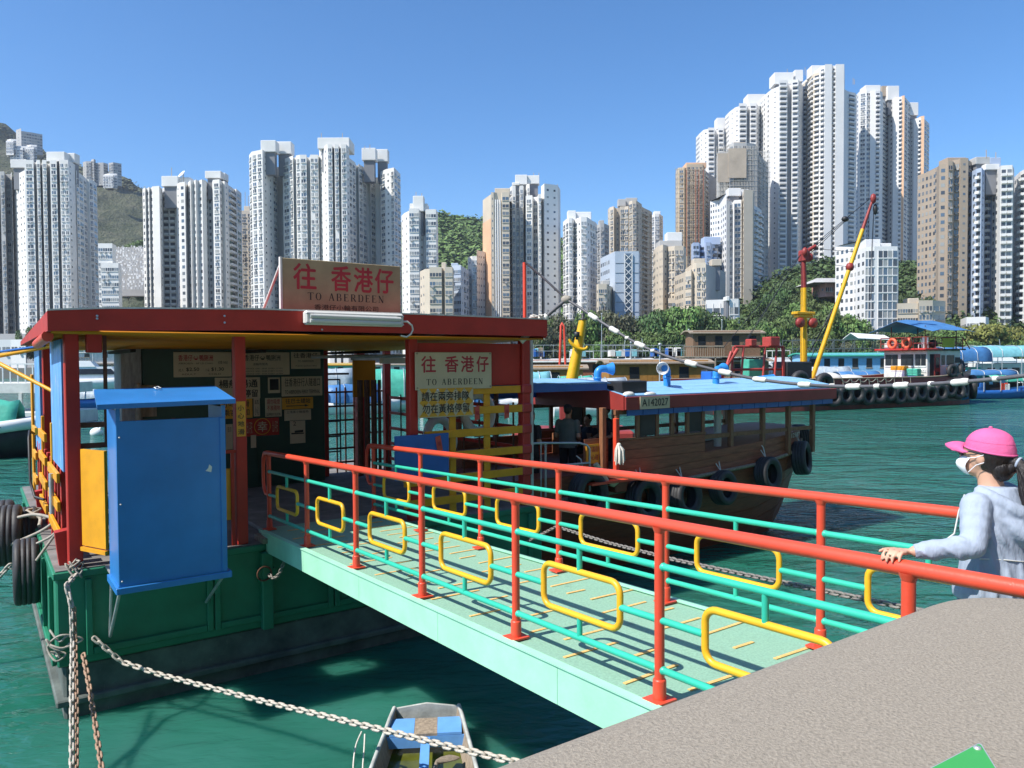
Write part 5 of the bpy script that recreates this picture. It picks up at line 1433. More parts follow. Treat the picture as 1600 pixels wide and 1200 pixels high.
def link_mesh(L=.075, w=.05, r=.0095):
    mb = MB(); h = L / 2 - w / 2 + r; path = []
    R = w / 2 - r
    for i in range(6): a = -pi / 2 + pi * i / 5; path.append((h + R * cos(a), R * sin(a), 0))
    for i in range(6): a = pi / 2 + pi * i / 5; path.append((-h + R * cos(a), R * sin(a), 0))
    mb.tube(path, r, 6, closed=True)
    return mb
LINKS = {}
def chain(name, label, path, pitch=.056, size=1.0, group=None, mat_='chain', maxparts=300, frame=True, twist0=0):
    key = (size, mat_)
    if key not in LINKS: LINKS[key] = mesh_from(link_mesh(.075 * size, .05 * size, .0098 * size), 'link', MT[mat_])
    P = [Vector(p) for p in path]
    t = Thing(name, label, 'chain', tuple(P[0]), frame, group)
    segs = [(P[i + 1] - P[i]).length for i in range(len(P) - 1)]; L = sum(segs); step = pitch * size; d = step / 2; k = 0
    rr = random.Random(len(label))
    while d < L:
        e = d; i = 0
        while e > segs[i]: e -= segs[i]; i += 1
        p = P[i].lerp(P[i + 1], e / segs[i]); dr = (P[i + 1] - P[i]).normalized()
        up = Vector((0, 0, 1)) if abs(dr.z) < .8 else Vector((1, .3, 0))
        y = up.cross(dr).normalized(); z = dr.cross(y)
        a = twist0 + (pi / 2 if k % 2 else 0) + rr.uniform(-.15, .15) + .6
        y2 = y * cos(a) + z * sin(a); z2 = dr.cross(y2)
        m = Matrix((dr, y2, z2)).transposed()
        t.inst('link', LINKS[key], p, m.to_euler())
        d += step; k += 1
    return t
def sag(a, b, s, n=16):
    a, b = Vector(a), Vector(b)
    return [a.lerp(b, i / n) - Vector((0, 0, s * 4 * (i / n) * (1 - i / n))) for i in range(n + 1)]
# ---------------------------------------------------------------- chains
chain('mooring_chain', 'long pale chain running down from the pier corner past the dinghy to the quay', [W(.36, -.07, .92), PX(190, 1034, 8.75), PX(250, 1054, 8.6), PX(400, 1093, 8.0), PX(500, 1117, 7.5), PX(600, 1141, 7.0), PX(700, 1166, 6.5), PX(790, 1187, 6.1), PX(900, 1214, 5.6), W(4.2, -8.75, 1.9)], size=1.35, frame=False)
chain('mooring_chain', 'grey chain hanging from the knotted rope at the pier corner', [W(.19, -.06, 1.68), PX(104, 915, 8.35), PX(112, 948, 8.3)], size=1.3, frame=False)
chain('mooring_chain', 'pale chain hanging straight down, left one of the close pair', [PX(111, 948, 8.3), PX(113, 1000, 8.2), PX(112, 1090, 7.7), PX(112, 1230, 7.1)], size=1.15, frame=False)
chain('mooring_chain', 'rust tinted chain hanging straight down, right one of the close pair', [PX(116, 950, 8.32), PX(118, 1000, 8.22), PX(120, 1090, 7.72), PX(120, 1230, 7.12)], size=.95, frame=False, mat_='chain_rust')
chain('mooring_chain', 'rusty chain slanting down into the water right of the close pair', [PX(130, 1022, 8.5), PX(139, 1070, 8.1), PX(147, 1120, 7.75), PX(163, 1230, 7.05)], size=1.2, frame=False, mat_='chain_rust')
chain('mooring_chain', 'grey chain hanging beyond the gangway above the dark water', [W(6.2, -.03, 1.05), PX(870, 823, 10.6), PX(950, 848, 9.4), PX(1060, 876, 7.9), PX(1180, 901, 6.7), PX(1300, 926, 5.7), PX(1440, 955, 4.9), W(4.75, -8.75, 2.3)], size=1.05, frame=False, mat_='chain_dark')
chain('mooring_chain', 'short chain stretching away left behind the big tyre', [W(-.05, 2.2, 1.2), PX(14, 885, 10.2), PX(-30, 930, 10.2), PX(-80, 990, 10)], size=1.5, frame=False)
chain('tie_chain', 'dark slack chain tying the gangway to the pier hull', sag(W(2.36, -.14, 1.34), W(2.40, -.75, 1.80), .17, 10), size=1.0, frame=False, mat_='chain_dark')
mb = MB(); mb.torus((2.30, -.135, 1.36), (0, 1, 0), .09, .012, 18, 6)
single('mooring_ring', 'dark iron ring on the pier hull under the gangway', 'ring', mb, MT['rust'], (2.30, -.135, 1.27))
mb = MB(); mb.ball((0, 0, 0), .12, .12, .16, 10); 
rope('tangled_rope', 'weedy rope tangled around the lower pier corner', [(-.06, .1, 1.05), (.02, -.06, .95), (.1, -.08, 1.0), (.25, -.08, .93), (.05, -.1, .88), (-.08, -.02, .92), (-.05, .08, .8), (.02, -.07, .78), (-.1, .0, .98), (-.06, -.05, .9), (.04, -.09, .86), (.16, -.07, .97), (.02, -.08, 1.02), (-.09, .04, .88), (-.02, -.08, .74), (.08, -.06, .8), (-.07, -.03, .84)], .012)

# ---------------------------------------------------------------- gangway
def gz(v): return 1.837 + .0375 * (.2 - v)
G0, G1, GV0, GV1 = 2.36, 4.08, .42, -9.25
T = Thing('gangway', 'mint green sloping gangway with red, green and yellow pipe railings', 'gangway', ((G0 + G1) / 2, -4.5, gz(-4.5)))
GANG = T
def sbox(mb, u0, u1, v0, v1, a, b, m=0):
    P = []
    for v in (v0, v1):
        for u in (u0, u1):
            for d in (a, b): P.append((u, v, gz(v) + d))
    # order: v0u0a v0u0b v0u1a v0u1b v1u0a v1u0b v1u1a v1u1b
    mb.add(P, [(0, 1, 3, 2), (4, 6, 7, 5), (0, 4, 5, 1), (2, 3, 7, 6), (0, 2, 6, 4), (1, 5, 7, 3)], m)
mb = MB(); sbox(mb, G0 + .04, G1 - .04, GV1, GV0, -.05, 0); T.part('deck', mb, MT['gang_deck'])
mb = MB()
n = 6
for k in range(n):   # plates of the side girder, with open joints
    a = GV1 + (GV0 - GV1 - .25) * k / n; b = GV1 + (GV0 - GV1 - .25) * (k + 1) / n - .004
    for u0, u1 in ((G0, G0 + .035), (G1 - .035, G1)):
        m2 = MB(); sbox(m2, u0, u1, a, b, -.24, .012); T.part('fascia', m2, MT['gang_side'])
mb = MB(); sbox(mb, G0 - .012, G0 + .055, GV1, GV0 - .25, .013, .024); sbox(mb, G1 - .055, G1 + .012, GV1, GV0 - .25, .013, .024); T.part('edge_strip', mb, MT['gang_side'])
mb = MB()
for k in range(9): v = GV1 + .4 + k * 1.05; sbox(mb, G0 + .036, G1 - .036, v, v + .08, -.22, -.052)
T.part('cross_beam', mb, MT['hull_green'])
# anti-slip strips in staggered rows
rg = random.Random(4)
sm = MB(); sm.box(-.24, .24, -.014, .014, 0, .005)
SM = mesh_from(sm, 'grip_strip', MT['strip'])
sm = MB(); sm.box(-.1, .1, -.014, .014, 0, .005)
SM2 = mesh_from(sm, 'grip_strip', MT['strip'])
v = -9.0; k = 0
while v < .2:
    us = (2.75, 3.62) if k % 2 == 0 else (2.98, 3.80)
    for i, u in enumerate(us):
        o = T.inst('grip_strip', SM if (i + k) % 3 else SM2, (u, v + rg.uniform(-.03, .03), gz(v) + .002), (-.0375, 0, rg.uniform(-.04, .04)))
    v += .30; k += 1

def rounded_rect(u, va, vb, za, zb, R=.075, n=5):
    """loop in the plane u=const following the slope; za, zb are heights above the deck"""
    P = []
    for (cv, cz, a0) in ((vb - R, zb - R, 0), (va + R, zb - R, pi / 2), (va + R, za + R, pi), (vb - R, za + R, 1.5 * pi)):
        for i in range(n + 1):
            a = a0 + pi / 2 * i / n
            v = cv + R * cos(a); P.append((u, v, gz(v) + cz + R * sin(a)))
    return P
H = 1.034
def railing(u, v0, step, n, out, label, v_end, first_hook=True):
    r = bpy.data.objects.new('railing', None)
    mbr = MB()
    R = T.part('railing', mb_rail(u, v0, v_end), MT['rail_red'], label=label)
    for i in range(n):
        v = v0 - step * i; z = gz(v)
        m1 = MB()
        m1.tube([(u, v, z), (u, v, z + H - .02)], .029, 12)
        m1.lathe((u, v, z), (0, 0, 1), [(.039, .02), (.039, .13), (.036, .14), (.029, .142)], 12)
        m1.box(u - .075, u + .075, v - .065, v + .065, z + .013, z + .026)
        m1.lathe((u, v, z + H - .05), (0, 0, 1), [(.030, 0), (.038, .02), (.042, .035)], 12)
        T.part('post', m1, MT['rail_red'], R)
        if i == n - 1 and v - step < v_end: pass
        va, vb = v - step, v
        if i == n - 1: va = v_end
        def at(vv, h): return (u, vv, gz(vv) + h)
        full = i < n - 1
        L = step
        for h in (.79, .195):
            m1 = MB(); m1.tube([at(vb - .02, h), at(va + .02, h)], .0215, 10); 
            for vv in ((vb - .03), (va + .03)): m1.lathe(at(vv, h), (0, 1, 0), [(.0216, -.012), (.0255, -.004), (.0255, .004), (.0216, .012)], 10)
            T.part('crossbar', m1, MT['rail_green'], R)
        la, lb = vb - step * .77, vb - step * .235
        m1 = MB(); m1.tube(rounded_rect(u, la, lb, .335, .625), .021, 10, closed=True); T.part('yellow_loop', m1, MT['rail_yellow'], R)
        vm = (la + lb) / 2
        for pa, pb, rr_, nm in ((at(vb - .02, .48), at(lb + .01, .48), .021, 'crossbar'), (at(la - .01, .48), at(va + .02, .48), .021, 'crossbar'), (at(vm, .79), at(vm, .63), .0185, 'stub'), (at(vm, .33), at(vm, .195), .0185, 'stub')):
            m1 = MB(); m1.tube([pa, pb], rr_, 10); T.part(nm, m1, MT['rail_green'], R)
    bpy.data.objects.remove(r)
    return R
def mb_rail(u, v0, v_end):
    m1 = MB(); P = []
    # handrail with a hooked end under the roof
    def at(vv, h): return (u, vv, gz(vv) + h)
    P += [at(v0 + .0, .48), at(v0 + .14, .48), at(v0 + .2, .53), at(v0 + .235, .62), at(v0 + .235, .86), at(v0 + .21, .96), at(v0 + .15, H - .01), at(v0 + .06, H)]
    rr = [.022, .022, .022, .022, .024, .028, .033, .0345]
    k = 12
    for i in range(k + 1):
        P.append(at(v0 - (v0 - v_end) * i / k, H)); rr.append(.0345)
    m1.tube(P, rr, 14)
    return m1
railing(2.48, .2, 1.4206, 8, 0, 'near red handrail with eight posts and yellow loops', -10.4)
railing(3.96, .13, 1.4186, 8, 0, 'far red handrail on the water side', -10.4)

# ---------------------------------------------------------------- quay and parapet in the foreground
mb = MB(); mb.box(-60, 60, -40, -8.74, -3, 2.1); 
single('quay', None, None, mb, MT['concrete'], (0, -9, 2), kind='structure')
def plan(off, u0=-8, u1=2.30, v0=-9.70, v1=-8.64, R=.42, n=10):
    P = []
    for (cu, cv, a0) in ((u1 - R, v1 - R, 0), (u0 + R, v1 - R, pi / 2), (u0 + R, v0 + R, pi), (u1 - R, v0 + R, 1.5 * pi)):
        for i in range(n + 1):
            a = a0 + pi / 2 * i / n; P.append((cu + (R - off) * cos(a), cv + (R - off) * sin(a)))
    return P
mb = MB(); rings = []
ZT, RB = 3.274, .16
for z in (2.1, 2.6): rings.append([(a, b, z) for a, b in plan(0)])
for i in range(9):
    a = pi / 2 * i / 8
    rings.append([(p, q, ZT - RB + RB * sin(a)) for p, q in plan(RB * (1 - cos(a)))])
rings.append([(p, q, ZT + .012) for p, q in plan(.33)])
mb.loft(rings, 0, True)
T = Thing('parapet', 'rough grey concrete parapet with rounded top in the foreground', 'wall', (-2, -9.2, 2.1)); T.part('wall', mb, MT['concrete'])
def ZP(x, y, z):
    r = ray(x, y); t = (z - EYE) / r.z; w = Vector((r.x * t, r.y * t, z)); rel = w - Vector((CX, CY, 0))
    return Vector((rel.dot(D1), rel.dot(D2), z))
p0, pl, pr = ZP(1531, 1164, 3.29), ZP(1462, 1200, 3.29), ZP(1553, 1200, 3.29)
e1 = (pl - p0).normalized(); e2 = (pr - p0).normalized()
def pl_pts(a0, a1, b0, b1, R, z):
    P = []
    for (ca, cb, s0) in ((a1 - R, b1 - R, 0), (a0 + R, b1 - R, pi / 2), (a0 + R, b0 + R, pi), (a1 - R, b0 + R, 1.5 * pi)):
        for i in range(6):
            an = s0 + pi / 2 * i / 5; q = p0 + e1 * (ca + R * cos(an)) + e2 * (cb + R * sin(an)); P.append((q.x, q.y, z))
    return P
T = Thing('metal_plate', 'green enamel plate with a steel rim screwed onto the parapet', 'plate', tuple(p0))
mb = MB(); mb.loft([pl_pts(-.004, .5, -.004, .16, .012, 3.27), pl_pts(-.004, .5, -.004, .16, .012, 3.293)], 0, False); T.part('frame', mb, MT['galv'])
mb = MB(); mb.loft([pl_pts(.002, .494, .003, .154, .011, 3.292), pl_pts(.002, .494, .003, .154, .011, 3.296)], 0, False); T.part('panel', mb, MT['green_plate'])
c = p0 + e1 * .018 + e2 * .016; mb = MB(); mb.lathe((c.x, c.y, 3.296), (0, 0, 1), [(.0075, 0), (.0065, .003), (.001, .0045)], 12); T.part('screw', mb, MT['galv'])

# ---------------------------------------------------------------- pipe cable with white sleeves
MT['cable'] = M('grey_rubber_hose', (.10, .10, .11), .5, .2, 6, .1, 30)
T = Thing('shore_cable', 'grey floating cable with white sleeves sagging from pier roof to quay', 'cable', tuple(PX(885, 468, 12.2)), False)
main = [((885, 468), 12.2), ((905, 480), 12.0), ((927, 495), 11.8), ((960, 516), 11.5), ((1000, 539), 11.1), ((1040, 556), 10.7), ((1080, 568), 10.3), ((1133, 582), 9.85), ((1187, 593), 9.4), ((1257, 601), 8.85), ((1333, 604), 8.3), ((1408, 602), 7.85), ((1500, 597), 7.3), ((1600, 587), 6.8), ((1720, 568), 6.2), ((1900, 528), 5.6)]
P = [PX(*q, d) for q, d in main]
def smooth(P, k=4):
    Q = []
    for i in range(len(P) - 1):
        p0, p1, p2, p3 = P[max(0, i - 1)], P[i], P[i + 1], P[min(len(P) - 1, i + 2)]
        for j in range(k):
            t = j / k
            Q.append(.5 * ((2 * p1) + (p2 - p0) * t + (2 * p0 - 5 * p1 + 4 * p2 - p3) * t * t + (3 * p1 - p0 - 3 * p2 + p3) * t ** 3))
    return Q + [P[-1]]
mb = MB(); mb.tube(smooth(P), .0205, 8); T.part('hose', mb, MT['cable'])
mb = MB(); mb.tube(smooth([P[0], PX(868, 482, 12.15), PX(850, 498, 12.1), PX(838, 511, 12.1), PX(821, 526, 12.1)]), .03, 8); T.part('hose', mb, MT['cable'])
mb = MB(); mb.tube(smooth([PX(821, 410, 12.3), PX(840, 426, 12.3), PX(862, 446, 12.25), P[0]]), .018, 6); T.part('stay_wire', mb, MT['cable'], kind='stuff')
def sleeve(i, off, L=.13, r=.036, path=P):
    a, b = path[i], path[min(i + 1, len(path) - 1)]
    if i == len(path) - 1: a, b = path[i - 1], path[i]
    d = (b - a).normalized(); c = path[i]
    m1 = MB(); m1.lathe(c, d, [(.021, -L / 2), (r * .85, -L / 2 + .01), (r, -L / 4), (r * .92, 0), (r, L / 4), (r * .85, L / 2 - .01), (.021, L / 2)], 10); T.part('sleeve', m1, MT['metal_white'])
for i in (2, 3, 4, 6, 7, 8, 9, 10, 11, 12): sleeve(i, 0, .17 if i > 8 else .2, .036 if i > 7 else .042)
for q, d in (((1300, 603), 8.55), ((1370, 603.5), 8.07), ((1455, 600), 7.57), ((1556, 592), 7.02), ((980, 528), 11.3), ((1020, 548), 10.9)):
    c = PX(*q, d); m1 = MB(); m1.lathe(c, (1, -.75, .05), [(.022, -.03), (.028, -.02), (.028, .02), (.022, .03)], 10); T.part('sleeve', m1, MT['metal_white'])
m1 = MB(); m1.ball(P[0], .09, .07, .07, 10); T.part('knot', m1, MT['rope'])
for q in ((846, 502), (822, 525)):
    c = PX(*q, 12.08); m1 = MB(); m1.tube([c + Vector((-.09, 0, -.09)), c + Vector((.09, 0, .09))], .05, 10); T.part('sleeve', m1, MT['metal_white'])
rr = random.Random(3); pts = []
for i in range(34): pts.append(PX(840, 497, 12.05) + Vector((rr.uniform(-.14, .1), rr.uniform(-.1, .1), rr.uniform(-.03, .05))))
m1 = MB(); m1.tube(pts, .016, 5)
single('rope_bundle', 'pale rope bundle wound on the right end of the pier roof', 'rope', m1, MT['rope_white'], tuple(PX(840, 497, 12.05)), False)
e_ = P[-1]
mb = MB(); mb.tube([(e_.x, e_.y, 2.1), (e_.x, e_.y, e_.z + .1)], .05, 10)
single('quay_post', 'steel quay post holding the far end of the cable', 'post', mb, MT['galv'], (e_.x, e_.y, 2.1), False)

# ---------------------------------------------------------------- dinghy with oar
bl, br, ml, mr = PX(612, 1108, 8.25), PX(722, 1112, 8.2), PX(580, 1215, 6.9), PX(742, 1215, 6.9)
c = (bl + br) / 2; yaw = atan2((ml + mr).y / 2 - c.y, (ml + mr).x / 2 - c.x) + pi / 2   # local -y runs to the viewer
T = Thing('dinghy', 'small open wooden dinghy with blue seats and green bilge water', 'boat', (0, 0, 0), False)
T.e.location = (c.x, c.y, 0); T.e.rotation_euler = (0, 0, yaw)
def st(y):  # half width, keel z, sheer z
    t = -y / 2.9
    return .36 + .20 * min(1, t * 1.6) ** .8 - .12 * max(0, t - .7), -.06 + .10 * max(0, .2 - t), .27 + .10 * max(0, .15 - t) * 3
mb = MB(); outer = []; inner = []
ys = [0, -.2, -.5, -.9, -1.4, -1.9, -2.4, -2.9]
for y in ys:
    w, k, s_ = st(y)
    outer.append([(-w, y, s_), (-w * .93, y, .12), (-w * .8, y, k), (w * .8, y, k), (w * .93, y, .12), (w, y, s_)])
    w2 = w - .03; inner.append([(-w2, y, s_), (-w2 * .93, y, .12), (-w2 * .8, y, k + .03), (w2 * .8, y, k + .03), (w2 * .93, y, .12), (w2, y, s_)])
mb.loft(outer, 0, False, False, False); mb.loft(inner, 0, False, False, False)
for k in (0, -1): mb.add(outer[k], [tuple(range(6))], 0)
T.part('hull', mb, MT['wood_old'], rec=False)
for s_ in (-1, 1):
    mb = MB(); mb.tube([(s_ * (st(y)[0] - .012), y, st(y)[2] + .005) for y in ys], .022, 6); T.part('gunwale', mb, MT['pale_rim'])
mb = MB(); mb.add([(-.36, .012, .16), (.36, .012, .16), (.37, .012, .31), (.0, .012, .36), (-.37, .012, .31), (-.36, -.02, .16), (.36, -.02, .16), (.37, -.02, .31), (.0, -.02, .36), (-.37, -.02, .31)], [(0, 1, 2, 3, 4), (9, 8, 7, 6, 5), (0, 5, 6, 1), (1, 6, 7, 2), (2, 7, 8, 3), (3, 8, 9, 4), (4, 9, 5, 0)]); T.part('transom', mb, MT['pale_rim'])
MT['boat_blue'] = M('sky_blue_boat_paint', (.14, .36, .76), .5, .12, 4, .15, 30, wear=(.4, .45, .5), wamt=.06, ws=9)
mb = MB(); mb.box(-.37, -.12, -.50, -.15, .24, .265); T.part('seat', mb, MT['boat_blue'])
mb = MB(); mb.box(.12, .37, -.50, -.15, .24, .265); T.part('seat', mb, MT['boat_blue'])
mb = MB(); mb.box(-.118, .118, -.50, -.15, .236, .262); T.part('seat', mb, MT['wood_old'], label='bare grey middle board of the stern seat')
mb = MB(); mb.box(-.4, .4, -.502, -.48, .12, .235); T.part('seat_riser', mb, MT['boat_blue'])
mb = MB(); mb.box(-.045, .045, -2.4, -.52, .205, .235); T.part('keel_board', mb, MT['boat_blue'])
mb = MB(); mb.box(-.52, .52, -1.62, -1.36, .236, .262); T.part('seat', mb, MT['boat_blue'])
mb = MB(); mb.add([(-st(y)[0] + .05, y, .055) for y in ys[1:]] + [(st(y)[0] - .05, y, .055) for y in reversed(ys[1:])], [tuple(range(14))]); T.part('bilge_water', mb, MT['algae'], rec=False)
a = PX(663, 1196, 7.15); b = PX(700, 1172, 7.45)
mb = MB(); a = Vector((.06, -1.75, .31)); b = Vector((.12, -1.1, .27)); d = Vector((.30, -.78, .16))
mb.tube([a, b], .018, 8); n_ = (d - b).normalized(); s_ = n_.cross(Vector((0, 0, 1))).normalized()
ring = lambda p, w, h: [p + s_ * w * cos(2 * pi * i / 10) + n_.cross(s_) * h * sin(2 * pi * i / 10) for i in range(10)]
mb.loft([ring(b, .018, .018), ring(b.lerp(d, .25), .06, .012), ring(b.lerp(d, .6), .085, .01), ring(b.lerp(d, .95), .075, .008), ring(d, .05, .006)], 0)
o = single('oar', 'weathered wooden oar lying across the dinghy seat', 'oar', mb, MT['wood_old'], (0, 0, 0), False); o.location = (c.x, c.y, 0); o.rotation_euler = (0, 0, yaw)
rope('painter_rope', 'thin pale rope trailing into the water left of the dinghy', [PX(565, 1143, 7.95), PX(556, 1165, 7.8), PX(552, 1195, 7.6), PX(553, 1220, 7.4)], .008, 'rope_white', 5, False)
rope('painter_rope', 'thin straight rope beside the dinghy, right of the curved one', [PX(570, 1147, 7.95), PX(569, 1170, 7.8), PX(567, 1195, 7.6), PX(566, 1220, 7.4)], .008, 'rope_white', 5, False)

# ---------------------------------------------------------------- wooden ferry with the blue roof
T = Thing('wooden_ferry', 'dark wooden passenger ferry with a light blue roof, plate A142027', 'ferry boat', (11.5, 2.05, 0))
KC = 2.05
stations = [(7.0, .95, -.25, 1.95), (7.5, 1.15, -.3, 1.97), (8.4, 1.30, -.35, 2.0), (10, 1.36, -.4, 2.08), (12, 1.37, -.4, 2.20), (13.6, 1.33, -.38, 2.28), (14.7, 1.22, -.1, 2.36), (15.3, 1.06, .35, 2.41), (15.75, .82, .95, 2.45), (15.95, .6, 1.4, 2.47)]
LV = [(.50, 0.0), (.74, .30), (.90, .55), (1.0, .78), (1.02, .82), (1.0, .88), (1.0, 1.0)]
def sec(s, sgn):
    u, b, zk, zs = s
    return [Vector((u, KC + sgn * b * w, zk + (zs - zk) * h)) for w, h in LV]
mb = MB()
rings = []
for s in stations:
    L = sec(s, -1); Rr = list(reversed(sec(s, 1)))
    rings.append(L + Rr)
mb.loft(rings, 0, False, True, False)
T.part('hull', mb, MT['wood_red'], rec=True)
# planks proud of the shell
for sgn in (-1, 1):
    for lvl in range(len(LV) - 1):
        steps = 2
        for q in range(steps):
            m1 = MB(); gr = []
            for s in stations:
                S = sec(s, sgn); a = S[lvl].lerp(S[lvl + 1], q / steps + .02); b = S[lvl].lerp(S[lvl + 1], (q + 1) / steps - .02)
                o_ = Vector((0, sgn * .012, 0)); gr.append([a, a + o_, b + o_, b])
            m1.loft(gr, 0, False, True, False)
            T.part('plank', m1, MT['wood_dark'] if lvl > 3 else MT['wood_red'])
m1 = MB(); m1.tube([sec(s, -1)[4] + Vector((0, -.03, 0)) for s in stations], .04, 6); m1.tube([sec(s, 1)[4] + Vector((0, .03, 0)) for s in stations], .04, 6); T.part('rubbing_strake', m1, MT['wood_old'])
m1 = MB(); m1.add([(s[0], KC - s[1] * .97, min(1.55, s[3] - .5)) for s in stations[:-1]] + [(s[0], KC + s[1] * .97, min(1.55, s[3] - .5)) for s in reversed(stations[:-1])], [tuple(range(2 * len(stations) - 2))]); T.part('deck', m1, MT['wood_post'], rec=False)
# cabin side walls: closed planking with window openings, both sides
for sgn, vv in ((-1, .70), (1, 3.40)):
    for i in range(3):
        z0 = 2.02 + i * .18
        m1 = MB(); m1.box(9.18, 11.68, vv - .02, vv + .02, z0, z0 + .174, bev=.004); T.part('plank', m1, MT['wood_dark'])
    m1 = MB(); m1.box(9.16, 11.70, vv - .035, vv + .035, 2.56, 2.60, bev=.005); T.part('window_sill', m1, MT['wood_post'])
    for u in (9.22, 9.75, 10.28, 10.70, 11.15, 11.62):
        m1 = MB(); m1.box(u - .045, u + .045, vv - .03, vv + .03, 2.6, 3.12, bev=.006); T.part('window_post', m1, MT['wood_post'])
    m1 = MB(); m1.box(9.16, 15.75, vv - .03, vv + .03, 3.06, 3.15); T.part('roof_beam', m1, MT['wood_post'])
    for u in (12.58, 13.67, 14.61, 15.55):
        m1 = MB(); m1.box(u - .05, u + .05, vv - sgn * .06 - .05, vv - sgn * .06 + .05, 1.9, 3.15, bev=.008); T.part('post', m1, MT['wood_post'])
    m1 = MB(); m1.box(11.70, 15.6, vv - sgn * .06 - .025, vv - sgn * .06 + .025, 2.44, 2.53, bev=.006); T.part('rail', m1, MT['wood_post'])
    for u in (7.3, 8.2, 8.95):
        m1 = MB(); m1.box(u - .05, u + .05, vv + (.1 if sgn < 0 else -.1) - .05, vv + (.1 if sgn < 0 else -.1) + .05, 1.8, 3.45 if u < 8.5 else 3.2, bev=.008)
        if not (sgn < 0 and u < 8.9): T.part('post', m1, MT['wood_post'])
m1 = MB(); m1.box(9.82, 10.24, .69, .71, 2.62, 3.05); T.part('window', m1, MT['cabin_glass'])
m1 = MB(); m1.box(11.2, 11.58, .69, .71, 2.62, 3.05); T.part('window', m1, MT['cabin_glass'])
m1 = MB(); m1.box(10.32, 10.66, 3.39, 3.41, 2.62, 3.05); T.part('window', m1, MT['cabin_glass'])
m1 = MB(); m1.box(7.2, 9.0, 3.35, 3.4, 1.9, 2.5); T.part('bulwark', m1, MT['wood_dark'])
m1 = MB(); m1.tube([(11.05, 1.9, 1.55), (11.05, 1.9, 3.2)], .07, 12); T.part('pillar', m1, MT['white_dirty'])
m1 = MB(); m1.tube([(12.45, 1.0, 1.55), (12.45, 1.0, 3.15)], .08, 12); T.part('pillar', m1, MT['white_dirty'])
m1 = MB(); m1.box(11.9, 13.3, 1.7, 2.6, 1.55, 2.3, bev=.02); T.part('engine_box', m1, MT['white_dirty'])
for u in (9.9, 10.5, 11.1): 
    m1 = MB(); m1.box(u - .2, u + .2, 2.7, 3.3, 1.6, 2.05, bev=.02); m1.box(u - .2, u - .16, 2.7, 3.3, 2.05, 2.5); T.part('seat', m1, MT['wood_post'])
m1 = MB(); m1.box(13.5, 14.8, 1.4, 2.8, 1.6, 1.98, bev=.02); T.part('seat', m1, MT['wood_post'])
# roof: cambered planks, red fascia
RZ = lambda v: 3.42 + .20 * sin(pi * (v - .55) / 3.0)
def roof_end(v): return 9.05 + .35 * (v - .55) / 3.0 if False else 9.28 - .1 * (v - .55)
gr = []
nv_ = 10
for j in range(nv_):
    a = .55 + 3.0 * j / nv_; b = .55 + 3.0 * (j + 1) / nv_ - .008
    m1 = MB()
    rows = [[(u, a, RZ(a) + .05 * ((u - 11) / 5) ** 2 * (1 if u > 11 else .3)), (u, b, RZ(b) + .05 * ((u - 11) / 5) ** 2 * (1 if u > 11 else .3))] for u in (9.28, 10.5, 12, 13.5, 15, 16.1)]
    m1.sheet(rows, .03, 0, False); T.part('roof_plank', m1, MT['roof_blue'])
m1 = MB(); m1.box(9.3, 16.08, .56, 3.5, 3.3, 3.38); m1.box(9.3, 16.1, .53, .545, 3.40, 3.425); T.part('roof_base', m1, MT['roof_blue'])
m1 = MB(); m1.box(9.26, 16.14, .50, .545, 3.15, 3.40, bev=.01); m1.box(9.26, 16.14, 3.555, 3.6, 3.15, 3.40, bev=.01); m1.box(16.10, 16.14, .55, 3.55, 3.15, 3.42)
m1.add([(9.25, .55, 3.15), (9.25, 3.55, 3.15)] + [(9.25, .55 + 3.0 * (10 - i) / 10, RZ(.55 + 3.0 * (10 - i) / 10)) for i in range(11)] + [(9.29, .55, 3.15), (9.29, 3.55, 3.15)] + [(9.29, .55 + 3.0 * (10 - i) / 10, RZ(.55 + 3.0 * (10 - i) / 10)) for i in range(11)],
       [tuple(range(13)), tuple(reversed(range(13, 26)))] + [(i, (i + 1) % 13, 13 + (i + 1) % 13, 13 + i) for i in range(13)])
T.part('roof_fascia', m1, MT['boat_red'])
m1 = MB()
for k in range(16):
    u = 9.35 + k * .42
    m1.box(u, u + .40, .552, .572, 3.04, 3.15); m1.prism([(0, 0), (1, 0), (1, 1)], 0, 0) if False else None
T.part('scalloped_valance', m1, MT['blue_panel'], kind='stuff')
m1 = MB(); m1.add([(15.2, 3.3, 3.46), (16.14, 3.3, 3.5), (16.2, 2.2, 3.62), (14.2, 3.4, 3.5), (14.4, 3.44, 3.58), (16.2, 2.3, 3.72), (16.16, 3.44, 3.58)], [(0, 1, 6), (3, 0, 6, 4), (2, 5, 6, 1)]); m1.tube([(13.2, 3.45, 3.5), (14.8, 3.4, 3.56), (16.15, 3.2, 3.55)], .05, 6); T.part('roof_rim', m1, MT['blue_pipe'], rec=False)
t2 = MB(); t2.box(9.62, 10.42, .485, .499, 3.155, 3.395); pl_ = T.part('number_plate', t2, MT['plaque'])
t2 = MB(); text(t2, 'A142027', 9.67, 10.37, 3.21, 3.35, .483, 0, .015); T.part('lettering', t2, MT['ink'], pl_, rec=False, kind='stuff')
t2 = MB(); text(t2, '112507', 14.75, 15.35, 2.26, 2.36, KC - 1.19 - .0, 0, .0, xd=(1, .24, .02), org=(0, KC - 1.235 + .0 - 14.75 * .24 + .0, -14.75 * .02)); T.part('hull_lettering', t2, MT['metal_white'], rec=False, kind='stuff')
